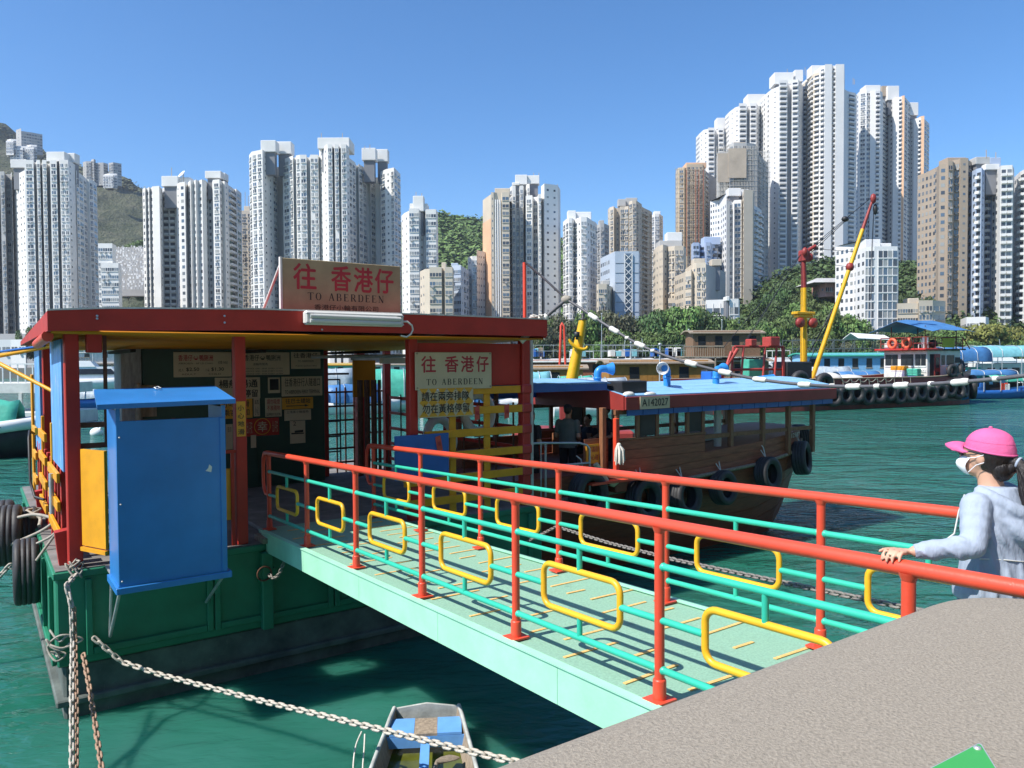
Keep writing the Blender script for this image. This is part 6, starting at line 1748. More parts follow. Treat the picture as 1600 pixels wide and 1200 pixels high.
# deck awning at the boarding end
rows = [[(u, v, 3.70 + .06 * sin(pi * (v - 1.0) / 2.4) - .02 * (u - 7.2) + .015 * sin(u * 5)) for v in (.95, 1.4, 1.9, 2.4, 2.9, 3.3)] for u in (7.15, 7.7, 8.3, 8.9, 9.3)]
m1 = MB(); m1.sheet(rows, .02); T.part('awning', m1, MT['roof_blue'])
m1 = MB(); m1.box(7.2, 9.25, 3.28, 3.32, 3.3, 3.66); m1.box(7.15, 9.2, .95, .99, 3.52, 3.68); T.part('awning_valance', m1, MT['blue_panel'])
# boarding gate in steel tube
m1 = MB(); z0, z1 = 2.24, 2.60
m1.tube([(7.0, .62, z1 + .06), (7.4, .62, z1 + .05), (8.2, .6, z1), (8.38, .6, z1 - .05), (8.45, .6, z1 - .12), (8.45, .6, 1.7)], .02, 8); m1.tube([(7.0, .62, z0), (8.44, .6, z0 - .02)], .02, 8); m1.tube([(7.45, .62, z1 + .05), (7.45, .62, 1.7)], .02, 8); m1.tube([(7.35, .62, z1 + .1), (7.35, .62, 1.7)], .012, 6)
T.part('boarding_gate', m1, MT['galv'])
m1 = MB(); m1.box(8.55, 9.14, .86, .90, 1.6, 2.62); T.part('bulkhead', m1, MT['wood_dark'])
m1 = MB(); m1.box(7.2, 8.5, 3.0, 3.3, 1.6, 2.3); T.part('bench', m1, MT['wood_dark'])
m1 = MB(); m1.box(8.58, 9.0, .84, .858, 2.16, 2.52); nb = T.part('notice', m1, MT['sign_yellow'])
m1 = MB(); text(m1, '客滿即開', 8.62, 8.96, 2.37, 2.48, .838, 0, .004); text(m1, '小心碰頭', 8.62, 8.96, 2.22, 2.33, .838, 0, .004); T.part('lettering', m1, MT['ink_red'], nb, rec=False, kind='stuff')
m1 = MB(); m1.box(9.10, 9.19, .60, .69, 1.9, 3.0, bev=.01); m1.box(8.85, 9.15, .60, .66, 1.75, 1.85, bev=.01); T.part('samson_post', m1, MT['rail_red'])
m1 = MB(); m1.obox((9.2, .46, 1.86), (.9, 0, 0), (0, .10, 0), (0, 0, .02)); T.part('side_deck', m1, MT['rail_red'])
m1 = MB(); m1.box(9.0, 9.3, .5, .9, 1.62, 1.9, bev=.02); T.part('step', m1, MT['wood_red'])
# roof furniture
def vent(u, v, z, yawd, m='blue_pipe', cowl=False):
    m1 = MB(); d = Vector((cos(yawd), sin(yawd), 0)); P = []
    b = Vector((u, v, z)); top = z + .26
    P = [b, Vector((u, v, top - .06))]
    for i in range(5):
        a = pi / 2 * i / 4; P.append(Vector((u, v, top)) + d * .11 * (1 - cos(a)) + Vector((0, 0, .11 * sin(a) - .0)))
    P.append(P[-1] + d * .1)
    m1.tube(P, .075, 12)
    m1.lathe(P[1] + Vector((0, 0, -.02)), (0, 0, 1), [(.076, -.02), (.088, -.015), (.088, .015), (.076, .02)], 12)
    o = T.part('vent_pipe', m1, MT[m])
    m2 = MB(); e = P[-1]
    m2.lathe(e, d, [(.075, -.02), (.10, .04), (.13, .12), (.135, .13), (.12, .12), (.07, .0), (.001, -.005)], 14)
    T.part('vent_mouth', m2, MT['galv'] if cowl else MT[m], o)
vent(9.75, 1.85, 3.55, -.3); vent(11.15, 1.25, 3.55, pi + .5, cowl=True); vent(12.75, 1.3, 3.52, .2)
m1 = MB(); m1.box(9.36, 10.05, .72, 1.15, 3.46, 3.69, bev=.02); T.part('roof_box', m1, MT['black'])
m1 = MB(); m1.box(14.6, 15.0, 3.0, 3.35, 3.52, 3.8, bev=.02); T.part('roof_box', m1, MT['blue_panel'])
m1 = MB(); m1.ball((9.45, .62, 3.44), .14, .09, .06, 10); T.part('float_bag', m1, MT['metal_white'])
m1 = MB(); m1.ball((10.0, .6, 3.43), .16, .07, .05, 10); T.part('float_bag', m1, MT['metal_white'])
single_mop = MB()
for i in range(22):
    a = 2 * pi * i / 22; r_ = .03 + .045 * (i % 3) / 2
    single_mop.tube([(9.12 + .02 * cos(a), .55 + .02 * sin(a), 2.52), (9.12 + r_ * cos(a), .52 + r_ * sin(a), 2.42), (9.12 + r_ * 1.25 * cos(a), .52 + r_ * 1.2 * sin(a), 2.2 - .02 * (i % 4))], [.012, .017, .012], 5)
single_mop.ball((9.12, .54, 2.51), .045, .045, .04, 8)
single('mop', 'white string mop head hung on the red samson post', 'mop', single_mop, MT['rope_white'], (9.12, .53, 2.2))
m1 = MB(); m1.tube([(8.55, .55, 2.2), (8.68, .52, 1.98), (8.78, .5, 1.86)], [.05, .07, .05], 10); m1.tube([(8.84, .5, 1.82), (8.92, .48, 1.80), (9.05, .5, 1.84)], [.05, .06, .04], 8)
single('rolled_fender', 'rolled red and cream fender lying by the red samson post', 'fender', m1, MT['plaque'], (8.7, .5, 1.8))
m1 = MB(); m1.box(8.5, 8.68, .78, .9, 1.86, 2.12, bev=.02)
single('yellow_bag', 'yellow bag hanging under the orange notice on the ferry', 'bag', m1, MT['yellow'], (8.6, .84, 1.86))
grp = 'tyres hung along the ferry side'
for i, (u, z, s_, lab) in enumerate([(8.35, 1.68, 1.12, 'dim tyre under the boarding gate of the ferry'), (9.75, 1.42, 1.14, 'ferry tyre just below the red samson post'), (10.9, 1.36, 1.1, 'ferry tyre under the cabin window wall'), (12.05, 1.42, 1.02, 'ferry tyre below the open rail, third from the stern end'), (13.55, 1.58, 1.05, 'ferry tyre second from the raised end'), (15.15, 1.78, 1.12, 'big tyre at the raised end of the ferry')]):
    b = 1.37 if u < 14 else 1.12
    m1 = MB(); m1.tube([(0, .03, .34), (.05, .1, .55), (.0, .14, .62)], .012, 5); m1.tube([(0, .03, .34), (-.06, .1, .5)], .012, 5)
    tyre((u, KC - b - .16, z), Euler((-.10, rt.uniform(-.2, .2), .1 if u < 14 else .35)), lab, s_, grp, m1)
tyre((15.95, KC - .65, 2.12), Euler((0, .1, radians(62))), 'tyre hung end-on at the outermost corner of the ferry', 1.05, grp)
# ---------------------------------------------------------------- derrick lighter (tug with wheelhouse, mast and boom)
def local_thing(name, label, cat, p, yaw, group=None):
    T = Thing(name, label, cat, (0, 0, 0), False, group)
    T.e.location = p; T.e.rotation_euler = (0, 0, yaw); return T
TX, TY_ = 24.35, 61.8
TYAW = atan2(69.46 - 61.8, 41.35 - 24.35)
T = local_thing('derrick_lighter', 'black and red work boat with white wheelhouse, yellow mast and boom', 'work boat', (TX, TY_, 0), TYAW)
TUG = T
def tst(s):   # near y, far y, keel, sheer
    if s < 13: return 0, 7.0, -.8, 2.55
    t = (s - 13) / 9.5
    return 2.3 * max(0, t - .25) ** 2.0 / .5625, 7.0 - 2.3 * max(0, t - .25) ** 2.0 / .5625, -.8 + max(0, (t - .55)) * 6.0, 2.55 + .75 * t ** 1.8
S_ = [-10, -4, 2, 8, 13, 15, 17, 18.5, 19.6, 20.6, 21.6, 22.5]
mb = MB(); R1 = []
for s in S_:
    a, b, k, z = tst(s); zm = k + (z - k) * .72
    R1.append([(s, a + .5, k), (s, a + .05, k + (z - k) * .3), (s, a, zm), (s, b, zm), (s, b - .05, k + (z - k) * .3), (s, b - .5, k)])
mb.loft(R1, 0, True); T.part('hull', mb, MT['black'])
mb = MB(); R1 = []
for s in S_:
    a, b, k, z = tst(s); zm = k + (z - k) * .72 + .005
    R1.append([(s, a - .02, zm), (s, a - .02, z), (s, a + .1, z), (s, a + .1, zm)])
mb.loft(R1, 0, False)
R1 = [[(p[0], sum(tst(p[0])[:2]) - p[1], p[2]) for p in r] for r in R1]
mb.loft(R1, 0, False); T.part('bulwark', mb, MT['boat_red'])
mb = MB(); R1 = []
for s in S_[:-1]:
    a, b, k, z = tst(s); R1.append([(s, a + .46 * 0 - .0 + .02 * 0, .02), (s, a + .05 - .03, .35), (s, a + .08, .35), (s, a + .08, .02)])
mb.loft(R1, 0, False); T.part('boot_stripe', mb, M('red_boot_paint', (.16, .035, .025), .7, .3, 2, .1, 10))
mb = MB(); mb.prism([(-10, .1), (15.5, .1), (18, .6), (21.4, 2.0), (21.4, 5.0), (18, 6.4), (15.5, 6.9), (-10, 6.9)], 1.5, 1.62); T.part('deck', mb, MT['boat_red'])
mb = MB(); mb.tube([(s, tst(s)[0] - .03, tst(s)[3] + .03) for s in S_], .06, 6); mb.tube([(s, tst(s)[1] + .03, tst(s)[3] + .03) for s in S_], .06, 6); T.part('cap_rail', mb, MT['wood_old'])
# wheelhouse: the lit end wall with three windows faces the mast
h0, h1, y0, y1 = 15.1, 19.6, 1.3, 5.9
mb = MB(); mb.box(h0, h1, y0, y1, 1.62, 4.95, bev=.05)
wh = T.part('wheelhouse', mb, MT['white_dirty'])
mb = MB(); mb.box(h0 - .7, h0 + 1.6, y0 - .35, y1 + .5, 4.96, 5.14, bev=.04); T.part('roof', mb, MT['red'], wh)
mb = MB(); mb.box(h0 + 1.605, h1 + .5, y0 - .2, y1 + .3, 4.96, 5.10, bev=.04); T.part('roof', mb, MT['black'], wh)
for a, b in ((5.0, 5.7), (4.35, 4.95), (2.7, 4.0), (1.95, 2.5), (1.42, 1.9)):
    m1 = MB(); m1.box(h0 - .03, h0 - .004, a, b, 3.55, 4.6); T.part('window', m1, MT['glass'])
    m1 = MB(); m1.box(h0 - .06, h0 - .002, a - .05, b + .05, 3.44, 3.54); T.part('window_sill', m1, MT['white'])
for a, b in ((17.0, 17.45), (17.7, 18.7)):
    m1 = MB(); m1.box(a, b, y0 - .03, y0 - .004, 3.6, 4.5); T.part('window', m1, MT['glass'])
    m1 = MB(); m1.box(a - .06, b + .06, y0 - .06, y0 - .002, 3.49, 3.59); T.part('window_sill', m1, MT['white'])
m1 = MB(); m1.box(15.45, 15.95, y0 - .03, y0 - .004, 1.75, 4.6); T.part('doorway', m1, MT['dark'])
m1 = MB(); m1.box(16.0, 16.75, y0 - .08, y0 - .01, 1.75, 4.6, bev=.01); T.part('door', m1, [MT['boat_red']])
m1 = MB(); m1.box(16.15, 16.6, y0 - .1, y0 - .081, 3.3, 4.3); m1.box(16.15, 16.6, y0 - .1, y0 - .081, 2.3, 3.0); T.part('door_pane', m1, MT['glass'], kind='stuff')
m1 = MB(); m1.box(h0 - .05, h0 - .01, 1.4, 2.2, 2.95, 3.2); pl_ = T.part('nameplate', m1, MT['white'])
m1 = MB(); text(m1, '10671', 0, .7, 0, .15, 0, 0, .01, xd=(0, -1, 0), org=(h0 - .056, 2.15, 3.0)); T.part('lettering', m1, MT['ink'], pl_, rec=False, kind='stuff')
m1 = MB(); m1.box(18.85, 19.5, y0 - .05, y0 - .01, 3.8, 4.3); T.part('nameplate', m1, MT['ink'])
# top rail
mb = MB()
for s in (14.7, 15.9, 17.1, 18.3, 19.6):
    mb.tube([(s, y0 - .2, 5.1), (s, y0 - .2, 6.15)], .04, 6); mb.tube([(s, y1, 5.1), (s, y1, 6.15)], .04, 6)
for yy in (2.4, 3.6, 4.8): mb.tube([(14.7, yy, 5.1), (14.7, yy, 6.15)], .04, 6)
for z in (5.6, 6.15):
    for yy in (y0 - .2, y1): mb.tube([(14.7, yy, z), (19.6, yy, z)], .035, 6)
    mb.tube([(14.7, y0 - .2, z), (14.7, y1, z)], .035, 6); mb.tube([(19.6, y0 - .2, z), (19.6, y1, z)], .035, 6)
mb.tube([(19.6, y0 - .2, 6.15), (20.6, y0 - .2, 5.1)], .05, 6)
T.part('rail', mb, MT['boat_red'])
mb = MB()
for s, yy in ((15.0, 5.0), (15.2, 1.6), (19.4, 1.6), (19.4, 5.6)): mb.tube([(s, yy, 5.1), (s, yy, 7.2)], .05, 6)
T.part('awning_pole', mb, MT['rust'], kind='stuff')
rows = []
for yy, z in ((6.6, 6.85), (5.2, 7.35), (3.9, 7.85), (2.6, 7.5), (1.4, 7.1), (.4, 6.8)):
    rows.append([(14.0 + .12 * (6 - yy), yy, z - .15), (15.6, yy, z + .02), (17.4, yy, z - .06), (19.2, yy, z), (20.4, yy, z - .18)])
mb = MB(); mb.sheet(rows, .03, 0, False); T.part('awning', mb, MT['tarp_blue'])
def loose(name, label, cat, mb, mat_, group=None):
    o = bpy.data.objects.new(name, mesh_from(mb, name, mat_, (0, 0, 0))); COL.objects.link(o)
    o.location = (TX, TY_, 0); o.rotation_euler = (0, 0, TYAW); return tag(o, label, cat, group)
for i, yy in enumerate((4.55, 3.0)):
    m1 = MB(); m1.torus((14.6, yy, 5.62), (1, 0, 0), .40, .14, 20, 8)
    loose('life_ring', ('orange life ring on the wheelhouse rail, nearer the boom' if i == 0 else 'orange life ring on the wheelhouse rail, beside the white chair'), 'life ring', m1, MT['orange'], 'orange life rings on the wheelhouse roof')
m1 = MB(); m1.box(16.8, 18.4, y0 - .26, y0 - .22, 5.2, 6.05)
b_ = loose('banner', 'yellow green banner tied to the wheelhouse rail', 'banner', m1, M('yellow_green_banner', (.45, .42, .04), .7))
m1 = MB(); m1.box(15.2, 15.8, 1.7, 2.3, 5.5, 5.56); m1.box(15.74, 15.8, 1.7, 2.3, 5.56, 6.15)
for cx_, cy_ in ((15.2, 1.7), (15.74, 1.7), (15.2, 2.24), (15.74, 2.24)): m1.box(cx_, cx_ + .06, cy_, cy_ + .06, 5.1, 5.5)
loose('plastic_chair', 'white plastic chair on the wheelhouse roof', 'chair', m1, MT['white'])
m1 = MB(); m1.box(15.0, 15.9, 4.9, 5.8, 5.15, 5.7, bev=.05); m1.box(15.1, 15.8, 5.0, 5.7, 5.7, 5.95, bev=.08); loose('deck_locker', 'grey locker with white cover on the wheelhouse roof', 'locker', m1, MT['white_dirty'])
m1 = MB(); m1.ball((16.4, y0 + .4, 5.55), .4, .4, .4, 10); loose('float_ball', 'dark round float on the wheelhouse roof', 'float', m1, MT['black'])
for (yy, z, sx, sz, m_, lab, cat) in ((3.6, 2.55, 1.5, 1.1, 'white', 'white freezer box in front of the wheelhouse', 'box'), (3.6, 3.32, 1.5, .42, 'yellow', 'yellow crate on top of the white freezer box', 'crate'), (2.1, 2.95, 1.1, .7, 'tarp_green', 'green crate stacked before the wheelhouse', 'crate'), (2.1, 2.3, 1.0, .6, 'blue_panel', 'blue crate under the green one', 'crate'), (2.9, 1.95, .4, .5, 'yellow', 'small yellow tub on the work boat deck', 'tub')):
    m1 = MB(); m1.box(14.1, 14.7, yy - sx / 2, yy + sx / 2, z - sz / 2, z + sz / 2, bev=.05)
    if cat == 'crate':
        for k in range(3): m1.box(14.07, 14.098, yy - sx / 2 + .06, yy + sx / 2 - .06, z - sz / 2 + .08 + k * sz * .3, z - sz / 2 + .08 + k * sz * .3 + sz * .14)
    else: m1.box(14.07, 14.73, yy - sx / 2 - .03, yy + sx / 2 + .03, z + sz / 2 - .08, z + sz / 2 + .02, bev=.01)
    loose('deck_' + cat, lab, cat, m1, MT[m_])
for (s, lab) in ((17.4, ''), (19.9, '')):
    m1 = MB(); m1.lathe((s, tst(s)[0] + .5, 1.6), (0, 0, 1), [(.28, 0), (.22, .1), (.22, 1.5), (.34, 1.55), (.34, 1.7), (.02, 1.72)], 12); T.part('bollard', m1, MT['rail_red'])
m1 = MB(); m1.box(20.2, 21.6, 2.4, 4.5, 2.9, 3.25, bev=.05); m1.tube([(20.8, 2.4, 3.4), (20.8, 4.6, 3.4)], .34, 10); T.part('windlass', m1, MT['boat_red'], kind='stuff')
m1 = MB()
for i in range(9): m1.box(19.65 + i * .12, 20.0 + i * .12, y0 + .3, y0 + 1.1, 4.8 - i * .35, 4.85 - i * .35)
m1.tube([(19.65, y0 + .3, 4.95), (20.8, y0 + .3, 1.7)], .05, 6); m1.tube([(19.65, y0 + 1.1, 4.95), (20.8, y0 + 1.1, 1.7)], .05, 6); T.part('ladder', m1, MT['black'], kind='stuff')
# mast, boom and rigging
mx, my = 2.2, 3.2
def hexbar(path, r, m, name):
    m1 = MB(); m1.tube(path, r, 6); return T.part(name, m1, MT[m])
hexbar([(mx, my, 1.6), (mx, my, 10.3)], [.30, .28], 'crane_yellow', 'mast')
hexbar([(mx, my, 10.3), (mx - .1, my, 13.4)], [.25, .2], 'boat_red', 'mast_head')
m1 = MB(); m1.box(mx - 1.1, mx + 1.0, my - .35, my + .35, 8.0, 8.25, bev=.05); m1.box(mx - .9, mx + .8, my - .3, my + .3, 7.75, 7.99, bev=.05); T.part('crosstree', m1, MT['crane_yellow'])
m1 = MB()
for dx in (-.75, .7): m1.lathe((mx + dx, my - .5, 7.3), (0, 1, 0), [(.02, 0), (.42, .02), (.42, .3), (.02, .32)], 12)
m1.box(mx - .35, mx + .35, my - .4, my + .4, 12.5, 13.5, bev=.1); m1.ball((mx - .3, my - .4, 13.3), .3, .25, .4, 8); m1.ball((mx + .4, my - .3, 12.9), .25, .25, .35, 8); m1.tube([(mx + .2, my, 13.4), (mx + 1.1, my - .2, 13.9)], .16, 8)
T.part('sheave', m1, MT['boat_red'], kind='stuff')
bt = Matrix.Rotation(-TYAW, 3, 'Z') @ (PX(1366, 305, 66.5) - Vector((TX, TY_, 0)))
bb = Vector((mx + .55, my - .2, 2.0)); bt = Vector(bt)
hexbar([bb, bb.lerp(bt, .82)], [.21, .18], 'crane_yellow', 'boom')
hexbar([bb.lerp(bt, .82), bt], [.16, .1], 'boat_red', 'boom_tip')
m1 = MB(); m1.ball(bt + Vector((-.1, 0, -.3)), .3, .25, .45, 8); m1.ball(bb.lerp(bt, .62), .38, .34, .4, 8); T.part('sheave', m1, MT['boat_red'], kind='stuff')
m1 = MB(); m1.ball(bt + Vector((.15, 0, -1.2)), .22, .2, .5, 8); T.part('hook_block', m1, MT['black'])
m1 = MB(); top = Vector((mx + .6, my, 13.7)); k = top.lerp(bt, .55)
for dz in (0, -.25, -.5): m1.tube([top + Vector((0, 0, dz)), k + Vector((0, 0, dz * .4))], .03, 4)
m1.tube([k, bt], .035, 4); m1.tube([top, bb.lerp(bt, .7)], .025, 4); m1.tube([Vector((mx, my, 12.6)), bb.lerp(bt, .62)], .025, 4)
for e in ((-7.2, 2.2, 5.2), (-5.6, 2.0, 5.2), (-4.6, 3.0, 5.2)): m1.tube([(mx - .3, my, 13.2), e], .025, 4)
for a in (.3, .5): m1.tube([bt, (bt.x - a, bt.y, bt.z - 9)], .02, 4)
m1.tube([(mx + .5, my - .2, 4.8), (mx + 3.4, my, 8.6)], .06, 5); m1.tube([(mx + .6, my, 3.9), (mx + 3.6, my, 8.7)], .03, 4)
T.part('rigging', m1, MT['black'])
m1 = MB(); m1.ball(k, .35, .3, .25, 8); T.part('rigging_block', m1, MT['black'])
# red winch frames and boxes at the left end
m1 = MB()
for s in (-7.6, -6.6, -4.4, -3.2):
    m1.tube([(s, 1.0, 1.6), (s + .5, 1.2, 5.2)], .1, 6)
for z in (3.4, 5.2): m1.tube([(-7.6 + z * .12, 1.2, z), (-2.0, 1.2, z)], .1, 6)
m1.tube([(-9.8, .8, 1.6), (-6.8, 1.1, 5.0)], .16, 6); m1.tube([(-9.0, .8, 1.6), (-7.4, 1.1, 4.8)], .12, 6)
m1.box(-3.6, -2.6, .9, 1.9, 5.25, 6.0, bev=.05); m1.box(-5.6, -5.0, .9, 1.6, 5.25, 5.8, bev=.05); m1.box(-2.2, -2.0, 1.0, 1.2, 1.6, 5.2)
T.part('winch_frame', m1, M('winch_red_paint', (.40, .05, .04), .5, .2, 2, .15, 20, wear=(.18, .04, .03), wamt=.2, ws=5))
m1 = MB(); m1.box(-1.9, .9, .9, 2.6, 1.9, 4.0, bev=.1); m1.box(-8.6, -7.6, 2.6, 3.4, 1.6, 3.4, bev=.1); T.part('winch', m1, MT['black'], kind='stuff')
m1 = MB(); m1.box(-5.2, -3.6, 1.6, 2.6, 1.6, 4.2, bev=.05); T.part('tarp_cover', m1, MT['tarp_green'])
m1 = MB(); m1.ball((4.4, 2.5, 2.35), 1.3, 1.1, .7, 14); m1.ball((6.8, 2.6, 2.3), 1.7, 1.2, .55, 14); T.part('net_heap', m1, MT['white_dirty'])
m1 = MB()
for s in range(3, 9): m1.tube(sag((s, -.06, 2.55), (s + 1, -.06, 2.5), .28, 8), .04, 5)
for s in range(-1, 12): m1.tube([(s + .2, -.06, 2.6), (s + .3, -.1, 1.6)], .03, 5)
T.part('lashing', m1, MT['rope'])
grp = 'tyres along the derrick lighter side'
LT = []
def ltyre(s, dy, z, r_, lab, turn=0):
    m1 = MB(); m1.torus((0, 0, 0), (0, 1, 0), r_ * .72, r_ * .29, 20, 8, sq=.7)
    o = single('tyre_fender', lab, 'tyre', m1, MT['tyre'], (0, 0, 0), False, grp)
    w = Matrix.Rotation(TYAW, 3, 'Z') @ Vector((s, tst(min(s, 22.4))[0] + dy, z)); o.location = Vector((TX, TY_, 0)) + w; o.rotation_euler = (rt.uniform(-.12, .04), .1, TYAW + turn)
    return o
for i in range(14):
    s_ = 2.0 + i * 1.28
    LT.append(ltyre(s_, -.26, 1.2 + .12 * ((i * 7) % 3 - 1) + (.2 if s_ > 16 else 0), .8, 'tyre hung low along the black side of the work boat', rt.uniform(-.15, .15) + (.3 if s_ > 18 else 0)))
set_apart(LT, lambda lab, o: o + ' from the left: ' + lab)
for (s_, dy, z, r_, lab, tn) in ((21.5, -.3, 1.5, 1.15, 'large tyre hung under the right end of the work boat', .7), (16.6, -.1, 3.1, .6, 'tyre leaning on the bulwark below the wheelhouse door', 0), (17.5, .1, 3.1, .6, 'tyre on the bulwark just right of the one below the door', .3), (19.0, .2, 3.1, .65, 'tyre lying on the bulwark by the ladder', .5), (22.4, 1.2, 3.2, .95, 'fat black tyre capping the right end of the work boat', 1.0), (1.0, -.2, 2.2, .9, 'large tyre below the yellow mast', 0), (-1.6, -.2, 2.4, .9, 'large tyre left of the yellow mast', 0)):
    ltyre(s_, dy, z, r_, lab, tn)

# ---------------------------------------------------------------- moored craft of the typhoon shelter
rm = random.Random(77)
def hull_mb(L, B, zs, m=0, rake=.25):
    mb = MB(); R = []
    for i in range(7):
        t = i / 6; x = -L / 2 + L * t
        w = B / 2 * (1 - .75 * max(0, (t - .6) / .4) ** 2) * (.85 + .15 * min(1, t * 4))
        z = zs * (1 + .45 * max(0, (t - .5) / .5) ** 2 + .1 * max(0, .2 - t))
        x2 = x - rake * L * .25 * max(0, (t - .7) / .3)
        R.append([(x2, -w * .6, -.3), (x, -w, z * .6), (x, -w, z), (x, w, z), (x, w, z * .6), (x2, w * .6, -.3)])
    mb.loft(R, m, True); return mb
def sampan(x, yw, L, label, hullm='white', tarp='tarp_blue', yaw=0, cab=True, Yd=None, h=2.0, group='canopied sampans moored in the shelter', zc=.95):
    p = PX(x, yw, 100); Yd = Yd or EYE * FPX / (yw - 566); p = PX(x, yw, Yd)
    T = local_thing('sampan', label, 'boat', (p.x, p.y, 0), yaw, group)
    T.part('hull', hull_mb(L, L * .28, .9), MT[hullm])
    mb = MB(); rows = []
    for i in range(6):
        x_ = -L * .38 + L * .62 * i / 5
        rows.append([(x_, L * .15 * cos(pi * k / 8), zc + h * (sin(pi * k / 8) ** .6) + .06 * sin(i * 2.1 + k)) for k in range(9)])
    mb.sheet(rows, .04); T.part('canopy', mb, MT[tarp])
    mb = MB()
    for i in range(4):
        x_ = -L * .38 + L * .62 * i / 3
        mb.tube([(x_, L * .155 * cos(pi * k / 8), zc - .05 + h * (sin(pi * k / 8) ** .6) + .09) for k in range(9)], .035, 5)
    T.part('hoop', mb, MT['galv'])
    mb = MB(); mb.box(-L * .3, L * .1, -L * .1, L * .1, .7, 1.5); T.part('cabin', mb, MT['dark'])
    if zc > 1.5:
        for i in range(4):
            for s_ in (-1, 1):
                x_ = -L * .38 + L * .62 * i / 3; mb = MB(); mb.tube([(x_, s_ * L * .145, .8), (x_, s_ * L * .145, zc + .05)], .05, 5); T.part('awning_post', mb, MT['galv'])
        cm = rm.choice(['white_dirty', 'wood_brown', 'roof_blue', 'tarp_green'])
        mb = MB(); mb.box(-L * .33, L * .14, -L * .09, L * .1, .8, zc * .82, bev=.05); T.part('deckhouse', mb, MT[cm])
        for q in range(3): mb = MB(); mb.box(-L * .28 + q * L * .13, -L * .2 + q * L * .13, -L * .09 - .03, -L * .09 - .004, zc * .45, zc * .7); T.part('window', mb, MT['glass'])
        for q in range(4):
            mb = MB(); c_ = rm.uniform(-L * .3, L * .3); mb.box(c_ - .3, c_ + .3, -L * .13, -L * .105, .85, .85 + rm.uniform(.4, .9), bev=.04); T.part('crate', mb, MT[rm.choice(['tarp_green', 'blue_panel', 'yellow', 'white', 'rail_red'])])
    return T
def cruiser(x, yw, L, label, yaw=0, Yd=None, group='white motor cruisers moored in the shelter'):
    Yd = Yd or EYE * FPX / (yw - 566); p = PX(x, yw, Yd)
    T = local_thing('motor_cruiser', label, 'boat', (p.x, p.y, 0), yaw, group); T.e.scale = (1.25, 1.25, 1.3)
    T.part('hull', hull_mb(L, L * .3, 1.5, rake=.5), MT['white'])
    def cab(x0, x1, z0, z1, sl, w):
        m = MB(); m.add([(x0, -w, z0), (x1, -w, z0), (x1 - sl, -w * .85, z1), (x0 + sl * .3, -w * .85, z1), (x0, w, z0), (x1, w, z0), (x1 - sl, w * .85, z1), (x0 + sl * .3, w * .85, z1)], [(0, 1, 2, 3), (7, 6, 5, 4), (0, 4, 5, 1), (1, 5, 6, 2), (2, 6, 7, 3), (3, 7, 4, 0)]); return m
    T.part('cabin', cab(-L * .32, L * .28, 1.4, 2.9, L * .12, L * .12), MT['white'])
    m = cab(-L * .28, L * .22, 2.0, 2.65, L * .06, L * .126); T.part('window', m, MT['glass'])
    T.part('flybridge', cab(-L * .3, L * .02, 2.9, 3.6, L * .05, L * .11), MT['white'])
    m = MB(); m.box(-L * .28, 0, -L * .1, L * .1, 4.5, 4.6, bev=.03)
    for a in (-L * .27, -.05):
        for b in (-L * .095, L * .095): m.tube([(a, b, 3.5), (a, b, 4.5)], .05, 5)
    T.part('hardtop', m, MT['white_dirty'])
    m = MB(); m.tube([(-L * .1, 0, 4.6), (-L * .12, 0, 6.2)], .04, 5); m.tube([(L * .3, -L * .1, 1.6), (L * .46, 0, 2.6), (L * .3, L * .1, 1.6)], .03, 5); T.part('rail', m, MT['galv'], kind='stuff'); return T
